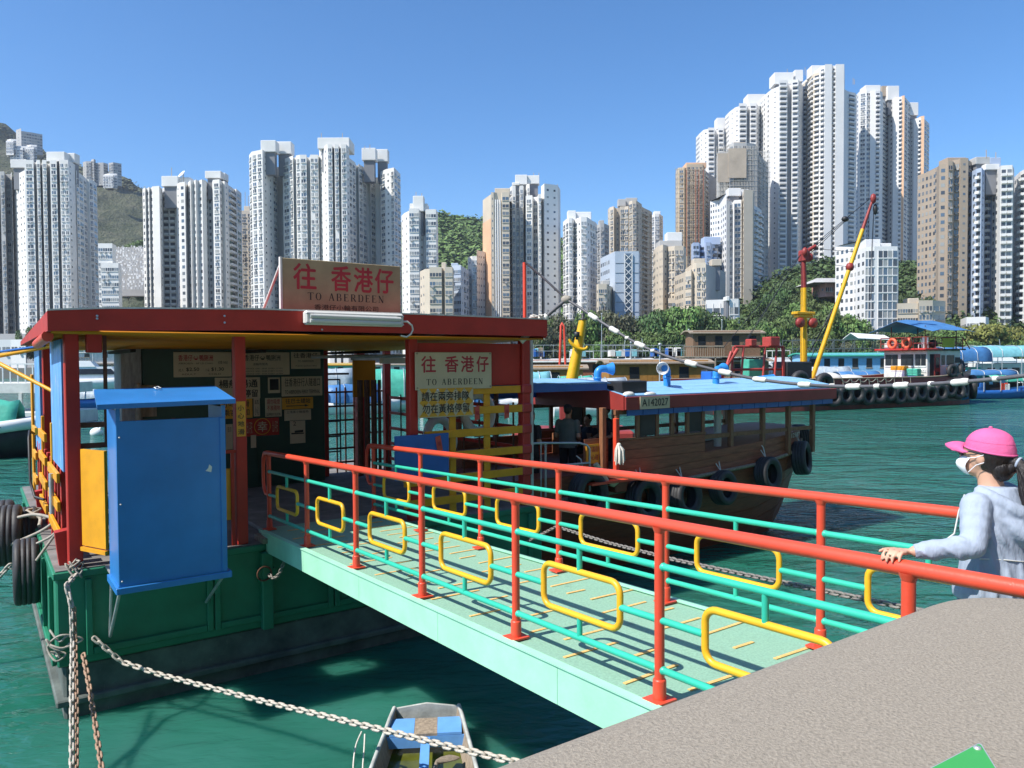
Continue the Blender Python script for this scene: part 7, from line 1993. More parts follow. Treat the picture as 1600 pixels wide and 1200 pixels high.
def houseboat(x, yw, L, label, wallm, roofm, yaw=0, Yd=None, storeys=1, nwin=3, group='cabin houseboats moored in the shelter', hull='black', deckrail=False, sc=1.3):
    Yd = Yd or EYE * FPX / (yw - 566); p = PX(x, yw, Yd)
    T = local_thing('houseboat', label, 'boat', (p.x, p.y, 0), yaw, group); T.e.scale = (1, 1, sc)
    B = L * .3
    T.part('hull', hull_mb(L, B * 1.1, 1.0), MT[hull])
    z = .9
    for s in range(storeys):
        a, b = -L * .42 + s * L * .06, L * .36 - s * L * .08
        m = MB(); m.box(a, b, -B * .45, B * .45, z, z + 2.2, bev=.03)
        for k in range(int((b - a) / .5)): m.box(a + k * .5, a + k * .5 + .03, -B * .45 - .015, -B * .45, z, z + 2.2)
        T.part('cabin', m, MT[wallm])
        for k in range(nwin):
            c = a + (b - a) * (k + .5) / nwin; m = MB(); m.box(c - .45, c + .45, -B * .45 - .04, -B * .45 - .017, z + .95, z + 1.75); T.part('window', m, MT['glass'])
            m = MB(); m.box(c - .52, c + .52, -B * .45 - .06, -B * .45 - .016, z + .82, z + .93); T.part('window_sill', m, MT['wood_old'])
        m = MB(); m.sheet([[(a - .5, v, z + 2.3 - .25 * (v / (B * .55)) ** 2) for v in (-B * .55, -B * .25, 0, B * .25, B * .55)], [(b + .5, v, z + 2.3 - .25 * (v / (B * .55)) ** 2) for v in (-B * .55, -B * .25, 0, B * .25, B * .55)]], .1, 0, False); T.part('roof', m, MT[roofm])
        z += 2.45
    if storeys > 1:
        zz = 3.35; m = MB(); m.box(-L * .46, L * .3, -B * .62, B * .5, zz - .12, zz, bev=.02); T.part('gallery_floor', m, MT['wood_old'])
        m = MB()
        for k in range(18): m.box(-L * .46 + k * L * .022, -L * .46 + k * L * .022 + .06, -B * .61, -B * .59, zz, zz + .8)
        m.box(-L * .46, -L * .08, -B * .62, -B * .58, zz + .8, zz + .9); T.part('gallery_rail', m, MT['wood_old'], kind='stuff')
        for k in range(6):
            m = MB(); m.box(-L * .45 + k * L * .14, -L * .45 + k * L * .14 + .14, -B * .61, -B * .57, .9, zz - .12); T.part('post', m, MT['wood_old'])
        m = MB()
        for k in range(40): m.box(-L * .45 + k * L * .0185, -L * .45 + k * L * .0185 + .05, -B * .61, -B * .6, 1.0, 1.8)
        T.part('lower_rail', m, MT['wood_old'], kind='stuff')
    if deckrail:
        m = MB()
        for k in range(14): m.tube([(-L * .45 + L * .9 * k / 13, -B * .52, z), (-L * .45 + L * .9 * k / 13, -B * .52, z + 1.1)], .03, 4)
        for q in (.55, 1.1): m.tube([(-L * .45, -B * .52, z + q), (L * .45, -B * .52, z + q)], .03, 4)
        T.part('rail', m, MT['galv'], kind='stuff')
        for k in range(9):
            c_ = rm.uniform(-L * .42, L * .42); m = MB(); hh_ = rm.uniform(.5, .9); m.box(c_ - .35, c_ + .35, -B * .3, B * .1, z + .02, z + hh_, bev=.04); T.part('deck_table', m, MT[rm.choice(['blue_panel', 'white_dirty', 'wood_old', 'tarp_teal'])])
    return T

houseboat(1028, 612, 12, 'ochre planked houseboat behind the ferry roof vents', 'ochre', 'wood_old', .1, 72, 1, 2, sc=1.35)
houseboat(868, 612, 6.5, 'small ochre cabin boat with green side curtains left of the yellow boom', 'ochre', 'wood_old', .05, 68, 1, 1, sc=1.2)
houseboat(1135, 600, 13, 'two storey weathered brown wooden boat with a gallery', 'wood_brown', 'wood_old', .05, 95, 2, 4, sc=1.4)
houseboat(1318, 598, 17, 'pale blue cabin houseboat behind the yellow boom foot', 'roof_blue', 'tarp_green', .08, 118, 1, 6, sc=1.65)
houseboat(900, 603, 19, 'long grey barge with an open railed roof deck', 'wood_dark', 'white_dirty', .02, 104, 1, 5, deckrail=True, sc=1.42)
houseboat(1010, 603, 15, 'brown barge with a railed roof and tables above', 'wood_dark', 'white_dirty', .0, 108, 1, 4, deckrail=True, sc=1.42)
sampan(940, 620, 7.5, 'sampan with a clear plastic hooped canopy behind the ferry roof', 'white', 'tarp_clear', .1, Yd=58, h=1.9)
sampan(905, 616, 4.5, 'small boat under a bright green sheet left of the clear canopy', 'blue_panel', 'tarp_green', .2, Yd=62, h=2.0)
sampan(838, 612, 5.0, 'boat with a teal green tent at the pier roof end', 'white', 'tarp_teal', .2, Yd=66, h=2.3)
sampan(1215, 600, 8, 'boat with a white hooped cover behind the red winch frames', 'white', 'white_dirty', .1, Yd=100, h=2.2)
sampan(1300, 600, 9, 'boat with a white and clear hooped cover right of the yellow mast', 'white', 'tarp_clear', .05, Yd=104, h=2.3)
sampan(1345, 600, 9, 'boat with a low blue and teal sheet beside the wheelhouse', 'white', 'tarp_blue', .1, Yd=100, h=1.7)
sampan(1508, 612, 10, 'boat with a domed blue tarpaulin right of the lighter bow', 'white', 'tarp_blue', .2, Yd=92, h=1.7, zc=3.9)
sampan(1572, 612, 13, 'boat under a long teal tarpaulin at the right edge', 'blue_panel', 'tarp_teal', .15, Yd=95, h=1.4, zc=4.4)
sampan(1580, 618, 9, 'low boat with a bright green cover at the right edge', 'blue_panel', 'tarp_green', .1, Yd=84, h=.8, zc=1.7)
sampan(1545, 620, 9, 'boat with a flat bright blue cover right of the bow tyre', 'blue_panel', 'tarp_blue', .1, Yd=80, h=.5, zc=2.5)
cruiser(925, 596, 11, 'white cruiser behind the railed barge, left of the yellow boom', .15, 135)
cruiser(965, 597, 9, 'white cruiser with a raked windscreen right of the yellow boom', pi - .1, 138)
cruiser(1020, 596, 13, 'broad white cruiser half hidden by the shore cable', .1, 132)
cruiser(1085, 596, 12, 'white cruiser with hardtop left of the brown wooden boat', pi, 135)
cruiser(1180, 597, 10, 'white flybridge cruiser behind the red winch boxes', .1, 130)
cruiser(1230, 595, 10, 'white flybridge cruiser with round dome left of the mast', .1, 140)
cruiser(1455, 595, 14, 'white cruiser behind the blue awning of the lighter', .1, 140)
cruiser(1500, 594, 13, 'white cruiser between the bow ladder and the blue dome', .15, 150)
cruiser(1575, 593, 13, 'white cruiser behind the teal tarpaulin', .1, 150)
cruiser(1405, 595, 11, 'white cruiser hidden behind the wheelhouse roof', .1, 150)
houseboat(1560, 595, 16, 'white cabin barge along the far quay at the right edge', 'white_dirty', 'white', .05, 170, 1, 6)
houseboat(1440, 595, 14, 'long white cabin barge behind the wheelhouse ladder', 'white_dirty', 'white_dirty', .05, 175, 1, 5)
cruiser(150, 600, 12, 'white cruiser seen between the red post and the kiosk panel', .3, 118)
houseboat(165, 590, 20, 'big cream ferry behind the white cruiser, seen through the pier', 'white_dirty', 'white_dirty', .2, 150, 2, 4, hull='white')
sampan(160, 625, 7, 'small dark blue boat low between the red post and the kiosk', 'blue_panel', 'tarp_clear', .2, Yd=72, h=.8)
sampan(520, 600, 9, 'boat with a grey canopy seen through the pier gate', 'white', 'tarp_clear', .3, Yd=80, h=2.6)
sampan(560, 640, 7, 'white and blue boat seen through the folding gate', 'white', 'tarp_blue', .4, Yd=62, h=1.4)
sampan(625, 625, 9, 'boat with a light green awning seen past the red post', 'white', 'tarp_green', .2, Yd=66, h=2.6)
houseboat(640, 596, 16, 'pale houseboat far behind the cream gate sign', 'white_dirty', 'wood_old', .1, 130, 1, 4)
houseboat(525, 592, 16, 'green decked houseboat far behind the pier gate', 'tarp_green', 'yellow', .1, 140, 1, 4)
sampan(730, 640, 7, 'boat with a blue cover behind the queue notice', 'white', 'tarp_blue', .3, Yd=58, h=1.2)
sampan(790, 625, 8, 'white boat seen behind the lifebuoy', 'white', 'white_dirty', .2, Yd=70, h=1.6)
# steel scaffold frame boat
p = PX(1305, 598, 125); T = local_thing('scaffold_barge', 'open steel frame barge with a white ridge roof behind the boom', 'barge', (p.x, p.y, 0), .05)
T.part('hull', hull_mb(18, 5, 1.0), MT['black'])
mb = MB()
for i in range(10):
    x_ = -8 + i * 1.7
    for y_ in (-2, 2): mb.tube([(x_, y_, 1), (x_, y_, 7.6)], .07, 4)
    mb.tube([(x_, -2, 4.4), (x_ + 1.7 * (i < 9), -2, 7.2)], .05, 4)
for z_ in (2.6, 4.4, 6.0, 7.4): mb.tube([(-8, -2, z_), (7.3, -2, z_)], .07, 4); mb.tube([(-8, 2, z_), (7.3, 2, z_)], .07, 4)
T.part('steel_frame', mb, plain('dark_steel_frame', (.10, .12, .12), .6))
mb = MB(); mb.sheet([[(2.5, -2.6, 7.7), (2.5, 0, 8.6), (2.5, 2.6, 7.7)], [(8.2, -2.6, 7.4), (8.2, 0, 8.2), (8.2, 2.6, 7.4)]], .1, 0, False); T.part('roof', mb, MT['white'])
# yellow boom and red A-frame behind the ferry roof
p = PX(905, 620, 34); T = local_thing('crane_pontoon', 'yellow hexagonal crane boom with a curved hook rest rising behind the ferry', 'crane', (p.x, 34, 0), 0)
o = Vector((p.x, 34, 0)); q0 = PX(892, 608, 34) - o; q1 = PX(911, 499, 34) - o
mb = MB(); mb.box(-3, 2.4, -.5, 3, -.4, 1.0, bev=.1); mb.box(q0.x - .5, q0.x + .3, -.4, .4, 1.0, q0.z - .1); T.part('hull', mb, MT['boat_red'])
mb = MB(); mb.tube([q0 + Vector((-.1, 0, -.3)), q0.lerp(q1, .66), q1], [.29, .22, .17], 6); T.part('boom', mb, MT['crane_yellow'])
mb = MB(); c = q0.lerp(q1, .66) + Vector((-.1, -.3, 0)); mb.tube([c + Vector((-.36 * cos(a) * 1.1 + .05, 0, .02 - .26 * sin(a) + .16 * cos(a))) for a in [pi * k / 10 for k in range(11)]], [.05 + .035 * sin(pi * k / 10) for k in range(11)], 8); T.part('hook_rest', mb, MT['crane_yellow'])
mb = MB(); mb.lathe(c + Vector((-.02, -.05, .14)), (0, 0, 1), [(.01, 0), (.07, .02), (.05, .1), (.12, .14), (.13, .34), (.02, .36)], 10); mb.lathe(q1, (0, 0, 1), [(.2, -.02), (.2, .04), (.06, .05), (.1, .2), (.02, .3)], 10); T.part('lamp', mb, MT['black'])
p = PX(880, 600, 88); T = local_thing('a_frame_mast', 'slim red A-shaped mast standing left of the yellow boom', 'mast', (p.x, 88, 1.0), 0)
t0 = PX(878, 505, 88) - Vector((p.x, 88, 1.0))
mb = MB(); mb.tube([t0 + Vector((-.3, 0, -5.5)), t0 + Vector((-.1, 0, -.3)), t0, t0 + Vector((.25, 0, -.4)), t0 + Vector((.45, 0, -6.5))], .14, 6); mb.tube([t0 + Vector((-.35, 0, -6.2)), (t0.x - .3, 0, 0)], .14, 6); mb.tube([t0 + Vector((.45, 0, -6.5)), (t0.x + .5, 0, 0)], .14, 6); T.part('legs', mb, MT['rail_red'])
mb = MB(); mb.box(-.7, .7, -.5, .5, -1.2, .2); T.part('mast_foot', mb, MT['boat_red'])
# masts and thin poles over the marina
for (x, y0, y1, Yd, lab) in ((940, 490, 560, 130, 'thin steel lamp pole above the railed barge'), (1076, 515, 560, 130, 'thin white pole left of the brown wooden boat'), (1128, 500, 555, 120, 'thin pole above the brown wooden boat'), (1176, 518, 560, 110, 'flag pole near the red pennant'), (986, 535, 572, 90, 'grey post beside the blue ferry vent'), (1031, 538, 590, 60, 'grey post above the ochre houseboat')):
    a, b = PX(x, y0, Yd), PX(x, y1, Yd); mb = MB(); mb.tube([(a.x, Yd, 0.6), a], [.09, .05], 5); mb.ball(a, .16, .16, .12, 6); single('pole', lab, 'pole', mb, MT['galv'], (a.x, Yd, .6), False)
a = PX(1164, 533, 100); mb = MB(); mb.add([a, a + Vector((-1.0, .05, -1.9)), a + Vector((.2, .05, -1.7)), a + Vector((0, .04, 0)), a + Vector((-1.0, .09, -1.9)), a + Vector((.2, .09, -1.7))], [(0, 1, 2), (5, 4, 3), (0, 3, 4, 1), (1, 4, 5, 2), (2, 5, 3, 0)]); mb.tube([a, a + Vector((.3, 0, -4.5))], .05, 5)
single('pennant', 'small red pennant on a stick over the marina', 'flag', mb, MT['red_paper'], tuple(a), False)
# left edge: tender with green cover, floating walkway, oars, buoy
p = PX(-10, 705, 33.5); T = local_thing('tender', 'black rubbing tender with a white tube and green cover at the left edge', 'boat', (p.x - 1.0, p.y, 0), .35)
T.part('hull', hull_mb(6.2, 2.4, 1.1), MT['black'])
mb = MB(); mb.tube([(-3.2, -1.15, 1.25), (1.2, -1.1, 1.35), (2.5, -.7, 1.5), (2.9, 0, 1.55), (2.5, .7, 1.5), (1.2, 1.1, 1.35), (-3.2, 1.15, 1.25)], .26, 10); tb = T.part('tube', mb, MT['white'])
mb = MB(); text(mb, 'H086Y', .2, 1.5, 1.2, 1.42, -1.38, 0, .01); T.part('lettering', mb, MT['ink'], tb, rec=False, kind='stuff')
mb = MB(); rows = [[(x_, -.9, 1.5), (x_ + .05, -.7, 2.2 + .2 * sin(x_ * 2)), (x_, 0, 2.6 + .15 * sin(x_ * 3)), (x_, .8, 2.1), (x_, .95, 1.5)] for x_ in (-2.6, -1.6, -.6, .5, 1.5, 1.9)]; mb.sheet(rows, .08); T.part('cover', mb, MT['tarp_green'])
p = PX(20, 640, 48); T = local_thing('landing_stage', 'grey floating landing stage with railing behind the tender', 'landing stage', (p.x - 3, 50, 0), .05)
mb = MB(); mb.box(-9, 5.2, 0, 4, .1, 1.0, bev=.05); mb.box(-9, 5.0, .3, 3.7, 2.2, 2.9, bev=.03); T.part('deck', mb, MT['white_dirty'])
mb = MB()
for k in range(30): mb.box(-8.8 + k * .48, -8.74 + k * .48, .35, .41, 2.9, 4.1)
mb.box(-9, 5.1, .33, .43, 4.1, 4.18); T.part('rail', mb, MT['white'])
mb = MB()
for k in range(6): mb.box(-8.5 + k * 2.6, -8.3 + k * 2.6, .2, .4, 1.0, 2.2)
T.part('post', mb, MT['white_dirty'])
for lab, q0, q1, m_ in (('upper yellow and blue oar sticking out left of the pier', (-40, 563), (80, 541), 'yellow'), ('lower yellow oar slanting up to the left of the pier', (-40, 548), (82, 611), 'yellow'), ('thin blue pole lying on the upper yellow oar', (-40, 555), (70, 540), 'blue_panel')):
    a, b = PX(*q0, 11.2), PX(*q1, 10.6); mb = MB(); mb.tube([a, b], [.035, .025] if m_ == 'yellow' else [.018, .015], 8); single('oar' if m_ == 'yellow' else 'pole', lab, 'oar' if m_ == 'yellow' else 'pole', mb, MT[m_], tuple(a), False)
p = PX(151, 672, 44); mb = MB(); mb.ball((0, 0, .15), .38, .3, .3, 12); mb.tube([(.2, 0, .3), (.33, 0, .55), (.34, 0, .62)], [.12, .08, .09], 8); mb.ball((.36, 0, .68), .12, .1, .1, 8)
single('gull_float', 'white gull shaped float on the water behind the window bars', 'float', mb, MT['white'], (0, 0, 0), False).location = (p.x, 44, 0)
p = PX(1480, 610, 95)
for i, (x, y, m_, lab) in enumerate(((1560, 614, 'blue_pipe', 'blue barrel float at the waterline by the right boats'), (1568, 614, 'white', 'white ball float beside the blue barrel'), (1588, 615, 'white', 'small white ball float at the right edge of the moorings'))):
    p = PX(x, y, 86); mb = MB(); mb.ball((0, 0, .15), .55 if m_ == 'blue_pipe' else .4, .4, .4, 10); mb.torus((0, 0, .15), (0, 0, 1), .4, .05, 12, 5)
    single('mooring_float', lab, 'float', mb, MT[m_], (0, 0, 0), False).location = (p.x, 86, .1)
# ---------------------------------------------------------------- people
def solid(mb, voxel, smooth=4, fac=.5, name='body', mats_=None, loc_base=(0, 0, 0), dec=0):
    """one continuous surface from overlapping shapes"""
    me = mesh_from(mb, name, mats_, loc_base)
    ob = bpy.data.objects.new(name, me); COL.objects.link(ob)
    r = ob.modifiers.new('r', 'REMESH'); r.mode = 'VOXEL'; r.voxel_size = voxel; r.use_smooth_shade = True
    s = ob.modifiers.new('s', 'SMOOTH'); s.iterations = smooth; s.factor = fac
    dg = bpy.context.evaluated_depsgraph_get(); dg.update()
    out = bpy.data.meshes.new_from_object(ob.evaluated_get(dg))
    bpy.data.objects.remove(ob)
    out.materials.clear(); out.materials.append(mats_)
    for p in out.polygons: p.use_smooth = True
    return out
def ell(c, a, b, n=18, tilt=0):
    return [(c[0] + a * cos(2 * pi * i / n), c[1] + b * sin(2 * pi * i / n), c[2] + tilt * sin(2 * pi * i / n)) for i in range(n)]

def finger(mb, pts, r0=.0085, r1=.0065):
    n = len(pts); mb.tube(pts, [r0 + (r1 - r0) * i / (n - 1) for i in range(n)], 8); mb.ball(pts[-1], r1, r1, r1, 6)

hu, hv = 2.95, -8.43
z0 = gz(hv)
T0 = Vector((hu, hv, z0))
def at(a, b, c): return (hu + a, hv + b, z0 + c)     # a: to her right, b: forward, c: up
# skin: head, neck, arms, hands, trunk and legs as one body
mb = MB()
HC = at(-.004, .012, 1.492)
mb.ball(HC, .070, .090, .105, 18)
mb.ball(at(-.004, .048, 1.440), .052, .058, .062, 14)          # jaw
mb.ball(at(-.004, .080, 1.408), .024, .024, .020, 10)          # chin
mb.ball(at(-.004, .108, 1.462), .013, .018, .020, 8)           # nose
for s_ in (-1, 1):
    mb.ball(at(-.004 + s_ * .070, .004, 1.472), .010, .021, .032, 10)
    mb.ball(at(-.004 + s_ * .030, .086, 1.485), .014, .010, .010, 8)
mb.tube([at(0, -.022, 1.27), at(0, -.006, 1.36), at(-.002, .0, 1.42)], [.058, .050, .050], 14)
mb.loft([ell(at(0, -.03, z), a, b) for z, a, b in ((.80, .150, .105), (.92, .160, .115), (1.02, .135, .095), (1.14, .150, .10), (1.24, .155, .095), (1.30, .10, .07), (1.33, .05, .05))], 0)
SH_L, EL_L, WR_L = at(-.165, -.02, 1.275), at(-.265, -.055, 1.125), at(-.405, .125, 1.088)
SH_R, EL_R, WR_R = at(.165, -.03, 1.275), at(.21, -.06, 1.0), at(.20, .08, .80)
for S, E_, Wr in ((SH_L, EL_L, WR_L), (SH_R, EL_R, WR_R)):
    mb.tube([S, Vector(S).lerp(Vector(E_), .5), E_], [.044, .037, .031], 12); mb.ball(E_, .031, .031, .031, 10)
    mb.tube([E_, Vector(E_).lerp(Vector(Wr), .35), Wr], [.030, .030, .023], 12)
# left hand resting on the near rail
rz_ = z0 + (2.48 - 2.48) + H + .0345            # top of the rail next to her
w = Vector(WR_L); k0 = Vector((2.497, hv + .165, rz_ + .016))
mb.loft([[ (w.x + dx, w.y + dy, w.z + dz) for dx, dy, dz in ((.0, -.026, .012), (.0, .026, .012), (.0, .026, -.012), (.0, -.026, -.012))],
         [ (k0.x + .03, k0.y - .036, k0.z + .010), (k0.x + .03, k0.y + .034, k0.z + .012), (k0.x + .03, k0.y + .034, k0.z - .010), (k0.x + .03, k0.y - .036, k0.z - .010)],
         [ (k0.x - .004, k0.y - .040, k0.z + .011), (k0.x - .004, k0.y + .036, k0.z + .013), (k0.x - .004, k0.y + .036, k0.z - .008), (k0.x - .004, k0.y - .040, k0.z - .008)]], 0, True)
for i, ln in enumerate((.92, 1.05, 1.0, .8)):
    y = k0.y + .033 - i * .0235
    f0 = Vector((k0.x, y, k0.z + .004))
    finger(mb, [f0, f0 + Vector((-.026 * ln, .004, .004)), f0 + Vector((-.046 * ln, .006, -.014)), f0 + Vector((-.052 * ln, .007, -.040 * ln))], .0092, .0072)
finger(mb, [Vector((k0.x + .045, k0.y + .030, k0.z)), Vector((k0.x + .026, k0.y + .056, k0.z - .002)), Vector((k0.x + .006, k0.y + .066, k0.z - .004)), Vector((k0.x - .012, k0.y + .068, k0.z - .008))], .0105, .0085)
# right hand hanging loosely
w = Vector(WR_R)
mb.loft([ell(w, .024, .016, 8), ell(w + Vector((0, .01, -.05)), .038, .015, 8), ell(w + Vector((0, .02, -.085)), .036, .013, 8)], 0)
for i, ln in enumerate((.9, 1.05, 1.0, .8)):
    f0 = w + Vector((-.028 + i * .019, .02, -.083)); finger(mb, [f0, f0 + Vector((0, .008, -.03 * ln)), f0 + Vector((0, .02, -.052 * ln)), f0 + Vector((0, .034, -.066 * ln))])
finger(mb, [w + Vector((-.03, .012, -.03)), w + Vector((-.046, .026, -.055)), w + Vector((-.044, .036, -.078))], .0095, .008)
for s_ in (-1, 1):
    mb.tube([at(s_ * .085, -.03, .86), at(s_ * .09, -.01, .46), at(s_ * .09, -.035 + s_ * .06, .10)], [.085, .056, .040], 12)
    mb.ball(at(s_ * .09, .02 + s_ * .06, .05), .04, .10, .04, 10)
me = solid(mb, .0068, 3, .5, 'person', MT['skin'], (hu, hv, z0))
per = bpy.data.objects.new('person', me); COL.objects.link(per)
per.location = W(hu, hv, z0); per.rotation_euler = (0, 0, ROTZ)
tag(per, 'person in a pink cap, pale blue hoodie and white mask holding the near rail', 'person')
def wear(name, me, mats_=None):
    o = bpy.data.objects.new(name, me); COL.objects.link(o); o.parent = per; return o
def wear_mb(name, mb, m): return wear(name, mesh_from(mb, name, MT[m], (hu, hv, z0)))
# hoodie with sleeves, hem and hood
mb = MB()
mb.loft([ell(at(0, -.035 + (.012 if z < .95 else 0), z), a, b, 20) for z, a, b in ((.86, .192, .150), (.90, .196, .152), (.98, .184, .138), (1.08, .172, .126), (1.18, .178, .124), (1.25, .176, .114), (1.295, .145, .098), (1.33, .095, .082), (1.35, .075, .072))], 0)
rw = random.Random(9)
for S, E_, Wr, tr in ((SH_L, EL_L, WR_L, 1), (SH_R, EL_R, WR_R, 1)):
    S, E_, Wr = Vector(S), Vector(E_), Vector(Wr)
    P = []; Rr = []
    for i in range(11):
        t = i / 10; P.append(S.lerp(E_, t)); Rr.append(.064 - .014 * t + rw.uniform(-.0025, .0025))
    mb.tube(P, Rr, 14); mb.ball(S, .065, .064, .062, 12); mb.ball(E_, .051, .051, .050, 12)
    P = []; Rr = []
    e2 = E_.lerp(Wr, .97)
    for i in range(13):
        t = i / 12; P.append(E_.lerp(e2, t) ); Rr.append(.052 - .017 * t + rw.uniform(-.0035, .0035) - (.004 if i > 10 else 0))
    mb.tube(P, Rr, 14)
# folds: soft ridges that the smoothing melts into the cloth
def ridge(pts, r):
    n = len(pts); mb.tube(pts, [r * sin(pi * (i + .35) / (n - .3)) + .002 for i in range(n)], 8)
def torso(a, z, off=0):          # point on the jersey at angle a (0 = her right, pi/2 = front)
    T_ = ((.86, .192, .150), (.90, .196, .152), (.98, .184, .138), (1.08, .172, .126), (1.18, .178, .124), (1.25, .176, .114), (1.295, .145, .098))
    for i in range(len(T_) - 1):
        if z <= T_[i + 1][0]:
            t = (z - T_[i][0]) / (T_[i + 1][0] - T_[i][0]); A = T_[i][1] + t * (T_[i + 1][1] - T_[i][1]); B = T_[i][2] + t * (T_[i + 1][2] - T_[i][2]); break
    return at((A + off) * cos(a), -.035 + (B + off) * sin(a), z)
for a0, zA, a1, zB in ((3.5, 1.22, 4.0, 1.10), (3.4, 1.19, 3.9, 1.02), (3.35, 1.15, 3.75, .96), (3.7, 1.24, 4.3, 1.17), (3.9, 1.06, 4.0, .89), (4.3, 1.07, 4.35, .90), (4.7, 1.05, 4.68, .88), (5.1, 1.07, 5.05, .9), (3.6, 1.02, 3.62, .88), (3.2, 1.05, 3.3, .88), (4.5, 1.24, 4.0, 1.2)):
    ridge([torso(a0 + (a1 - a0) * i / 8, zA + (zB - zA) * i / 8 , -.003) for i in range(9)], .013)
S, E_, Wr = Vector(SH_L), Vector(EL_L), Vector(WR_L)
for t0, t1, ph, r_ in ((.15, .45, 2.2, .011), (.35, .65, 2.9, .011), (.55, .85, 2.4, .012), (.7, .98, 3.2, .012), (.45, .75, 3.9, .011)):
    d_ = (E_ - S).normalized(); x_ = d_.orthogonal().normalized(); y_ = d_.cross(x_)
    ridge([S.lerp(E_, t0 + (t1 - t0) * i / 8) + (x_ * cos(ph + i * .16) + y_ * sin(ph + i * .16)) * (.060 - .012 * (t0 + (t1 - t0) * i / 8)) for i in range(9)], r_)
for t0, t1, ph, r_ in ((.02, .3, 1.0, .010), (.1, .42, 2.0, .010), (.25, .6, 3.0, .009), (.5, .8, 1.6, .008), (.62, .92, 2.6, .008), (.05, .35, 4.0, .010), (.4, .7, .3, .009)):
    d_ = (Wr - E_).normalized(); x_ = d_.orthogonal().normalized(); y_ = d_.cross(x_)
    ridge([E_.lerp(Wr, t0 + (t1 - t0) * i / 8) + (x_ * cos(ph + i * .2) + y_ * sin(ph + i * .2)) * (.050 - .016 * (t0 + (t1 - t0) * i / 8)) for i in range(9)], r_)
# hood lying on the shoulders and back
hd = []
for i in range(15):
    a = -pi * .12 + (pi * 1.24) * i / 14
    hd.append(at(.118 * cos(a), -.02 - .125 * sin(a) * (1.12 if sin(a) > 0 else .5), 1.325 - .075 * max(0, sin(a)) + .012 * cos(2 * a)))
mb.tube(hd, [.018 + .020 * sin(pi * i / 14) for i in range(15)], 10)
hd2 = [Vector(p) + Vector((0, -.02 * sin(pi * i / 14), -.045 - .05 * sin(pi * i / 14))) for i, p in enumerate(hd)]
mb.tube(hd2, [.018 + .024 * sin(pi * i / 14) for i in range(15)], 10)
mb.ball(at(0, -.15, 1.20), .095, .035, .075, 12)
me = solid(mb, .0068, 4, .5, 'hoodie', MT['hoodie'], (hu, hv, z0))
hood = wear('hoodie', me)
mb = MB()
# seams and drawstring
mb.tube([at(-.184 * cos(a) * .97, -.035 - .132 * sin(a), 1.055 + .008 * sin(3 * a)) for a in [pi * (i / 16) * .95 + .05 for i in range(17)]], .0028, 5)
mb.tube([at(-.05, .078, 1.30), at(-.055, .10, 1.22), at(-.06, .115, 1.12), at(-.085, .15, 1.08)], .004, 5)
wear_mb('drawstring', mb, 'metal_white').parent = hood
mb = MB()
for s_ in (-1, 1): mb.tube([at(s_ * .085, -.03, .87), at(s_ * .09, -.008, .46), at(s_ * .09, -.035 + s_ * .06, .10)], [.112, .074, .058], 14)
mb.loft([ell(at(0, -.03, z), a, b) for z, a, b in ((.76, .155, .12), (.84, .172, .128), (.94, .16, .118))], 0)
wear('trousers', solid(mb, .014, 3, .5, 'trousers', MT['denim'], (hu, hv, z0)))
for s_ in (-1, 1):
    mb = MB(); mb.ball(at(s_ * .09, .02 + s_ * .06, .052), .050, .128, .05, 12); mb.box(hu + s_ * .09 - .048, hu + s_ * .09 + .048, hv + s_ * .06 - .09, hv + s_ * .06 + .14, z0 + .002, z0 + .022, bev=.006); wear_mb('shoe', mb, 'white_dirty')
# hair under the cap, tied into a ponytail
mb = MB()
mb.ball(at(-.004, -.018, 1.488), .077, .082, .098, 16)
mb.ball(at(-.004, -.055, 1.425), .060, .045, .055, 12)
mb.tube([at(-.03, -.04, 1.39), at(-.005, -.10, 1.445)], [.026, .026], 10); mb.tube([at(.03, -.04, 1.39), at(0, -.10, 1.445)], [.026, .026], 10)
mb.tube([at(-.0, -.085, 1.462), at(.0, -.118, 1.455), at(.002, -.150, 1.415), at(.004, -.168, 1.34), at(.008, -.17, 1.24), at(.012, -.165, 1.14), at(.014, -.16, 1.08)], [.034, .024, .036, .042, .040, .028, .008], 14)
for i in range(26):
    a = rw.uniform(0, 2 * pi); q = rw.uniform(.018, .04)
    mb.tube([at(q * .5 * cos(a), -.122 + q * .4 * sin(a), 1.45), at(q * cos(a), -.154 + q * sin(a), 1.40), at(.004 + q * 1.1 * cos(a + .3), -.17 + q * 1.1 * sin(a + .3), 1.31), at(.01 + q * cos(a + .6), -.172 + q * sin(a + .6), 1.2), at(.014 + q * .8 * cos(a + 1), -.168 + q * .8 * sin(a + 1), rw.uniform(1.06, 1.14))], [.004, .007, .007, .006, .002], 5)
hair = wear_mb('hair', mb, 'hair')
mb = MB(); mb.torus(at(0, -.116, 1.456), (0, -.95, -.3), .022, .006, 16, 8); wear_mb('hair_tie', mb, 'hoodie').parent = hair
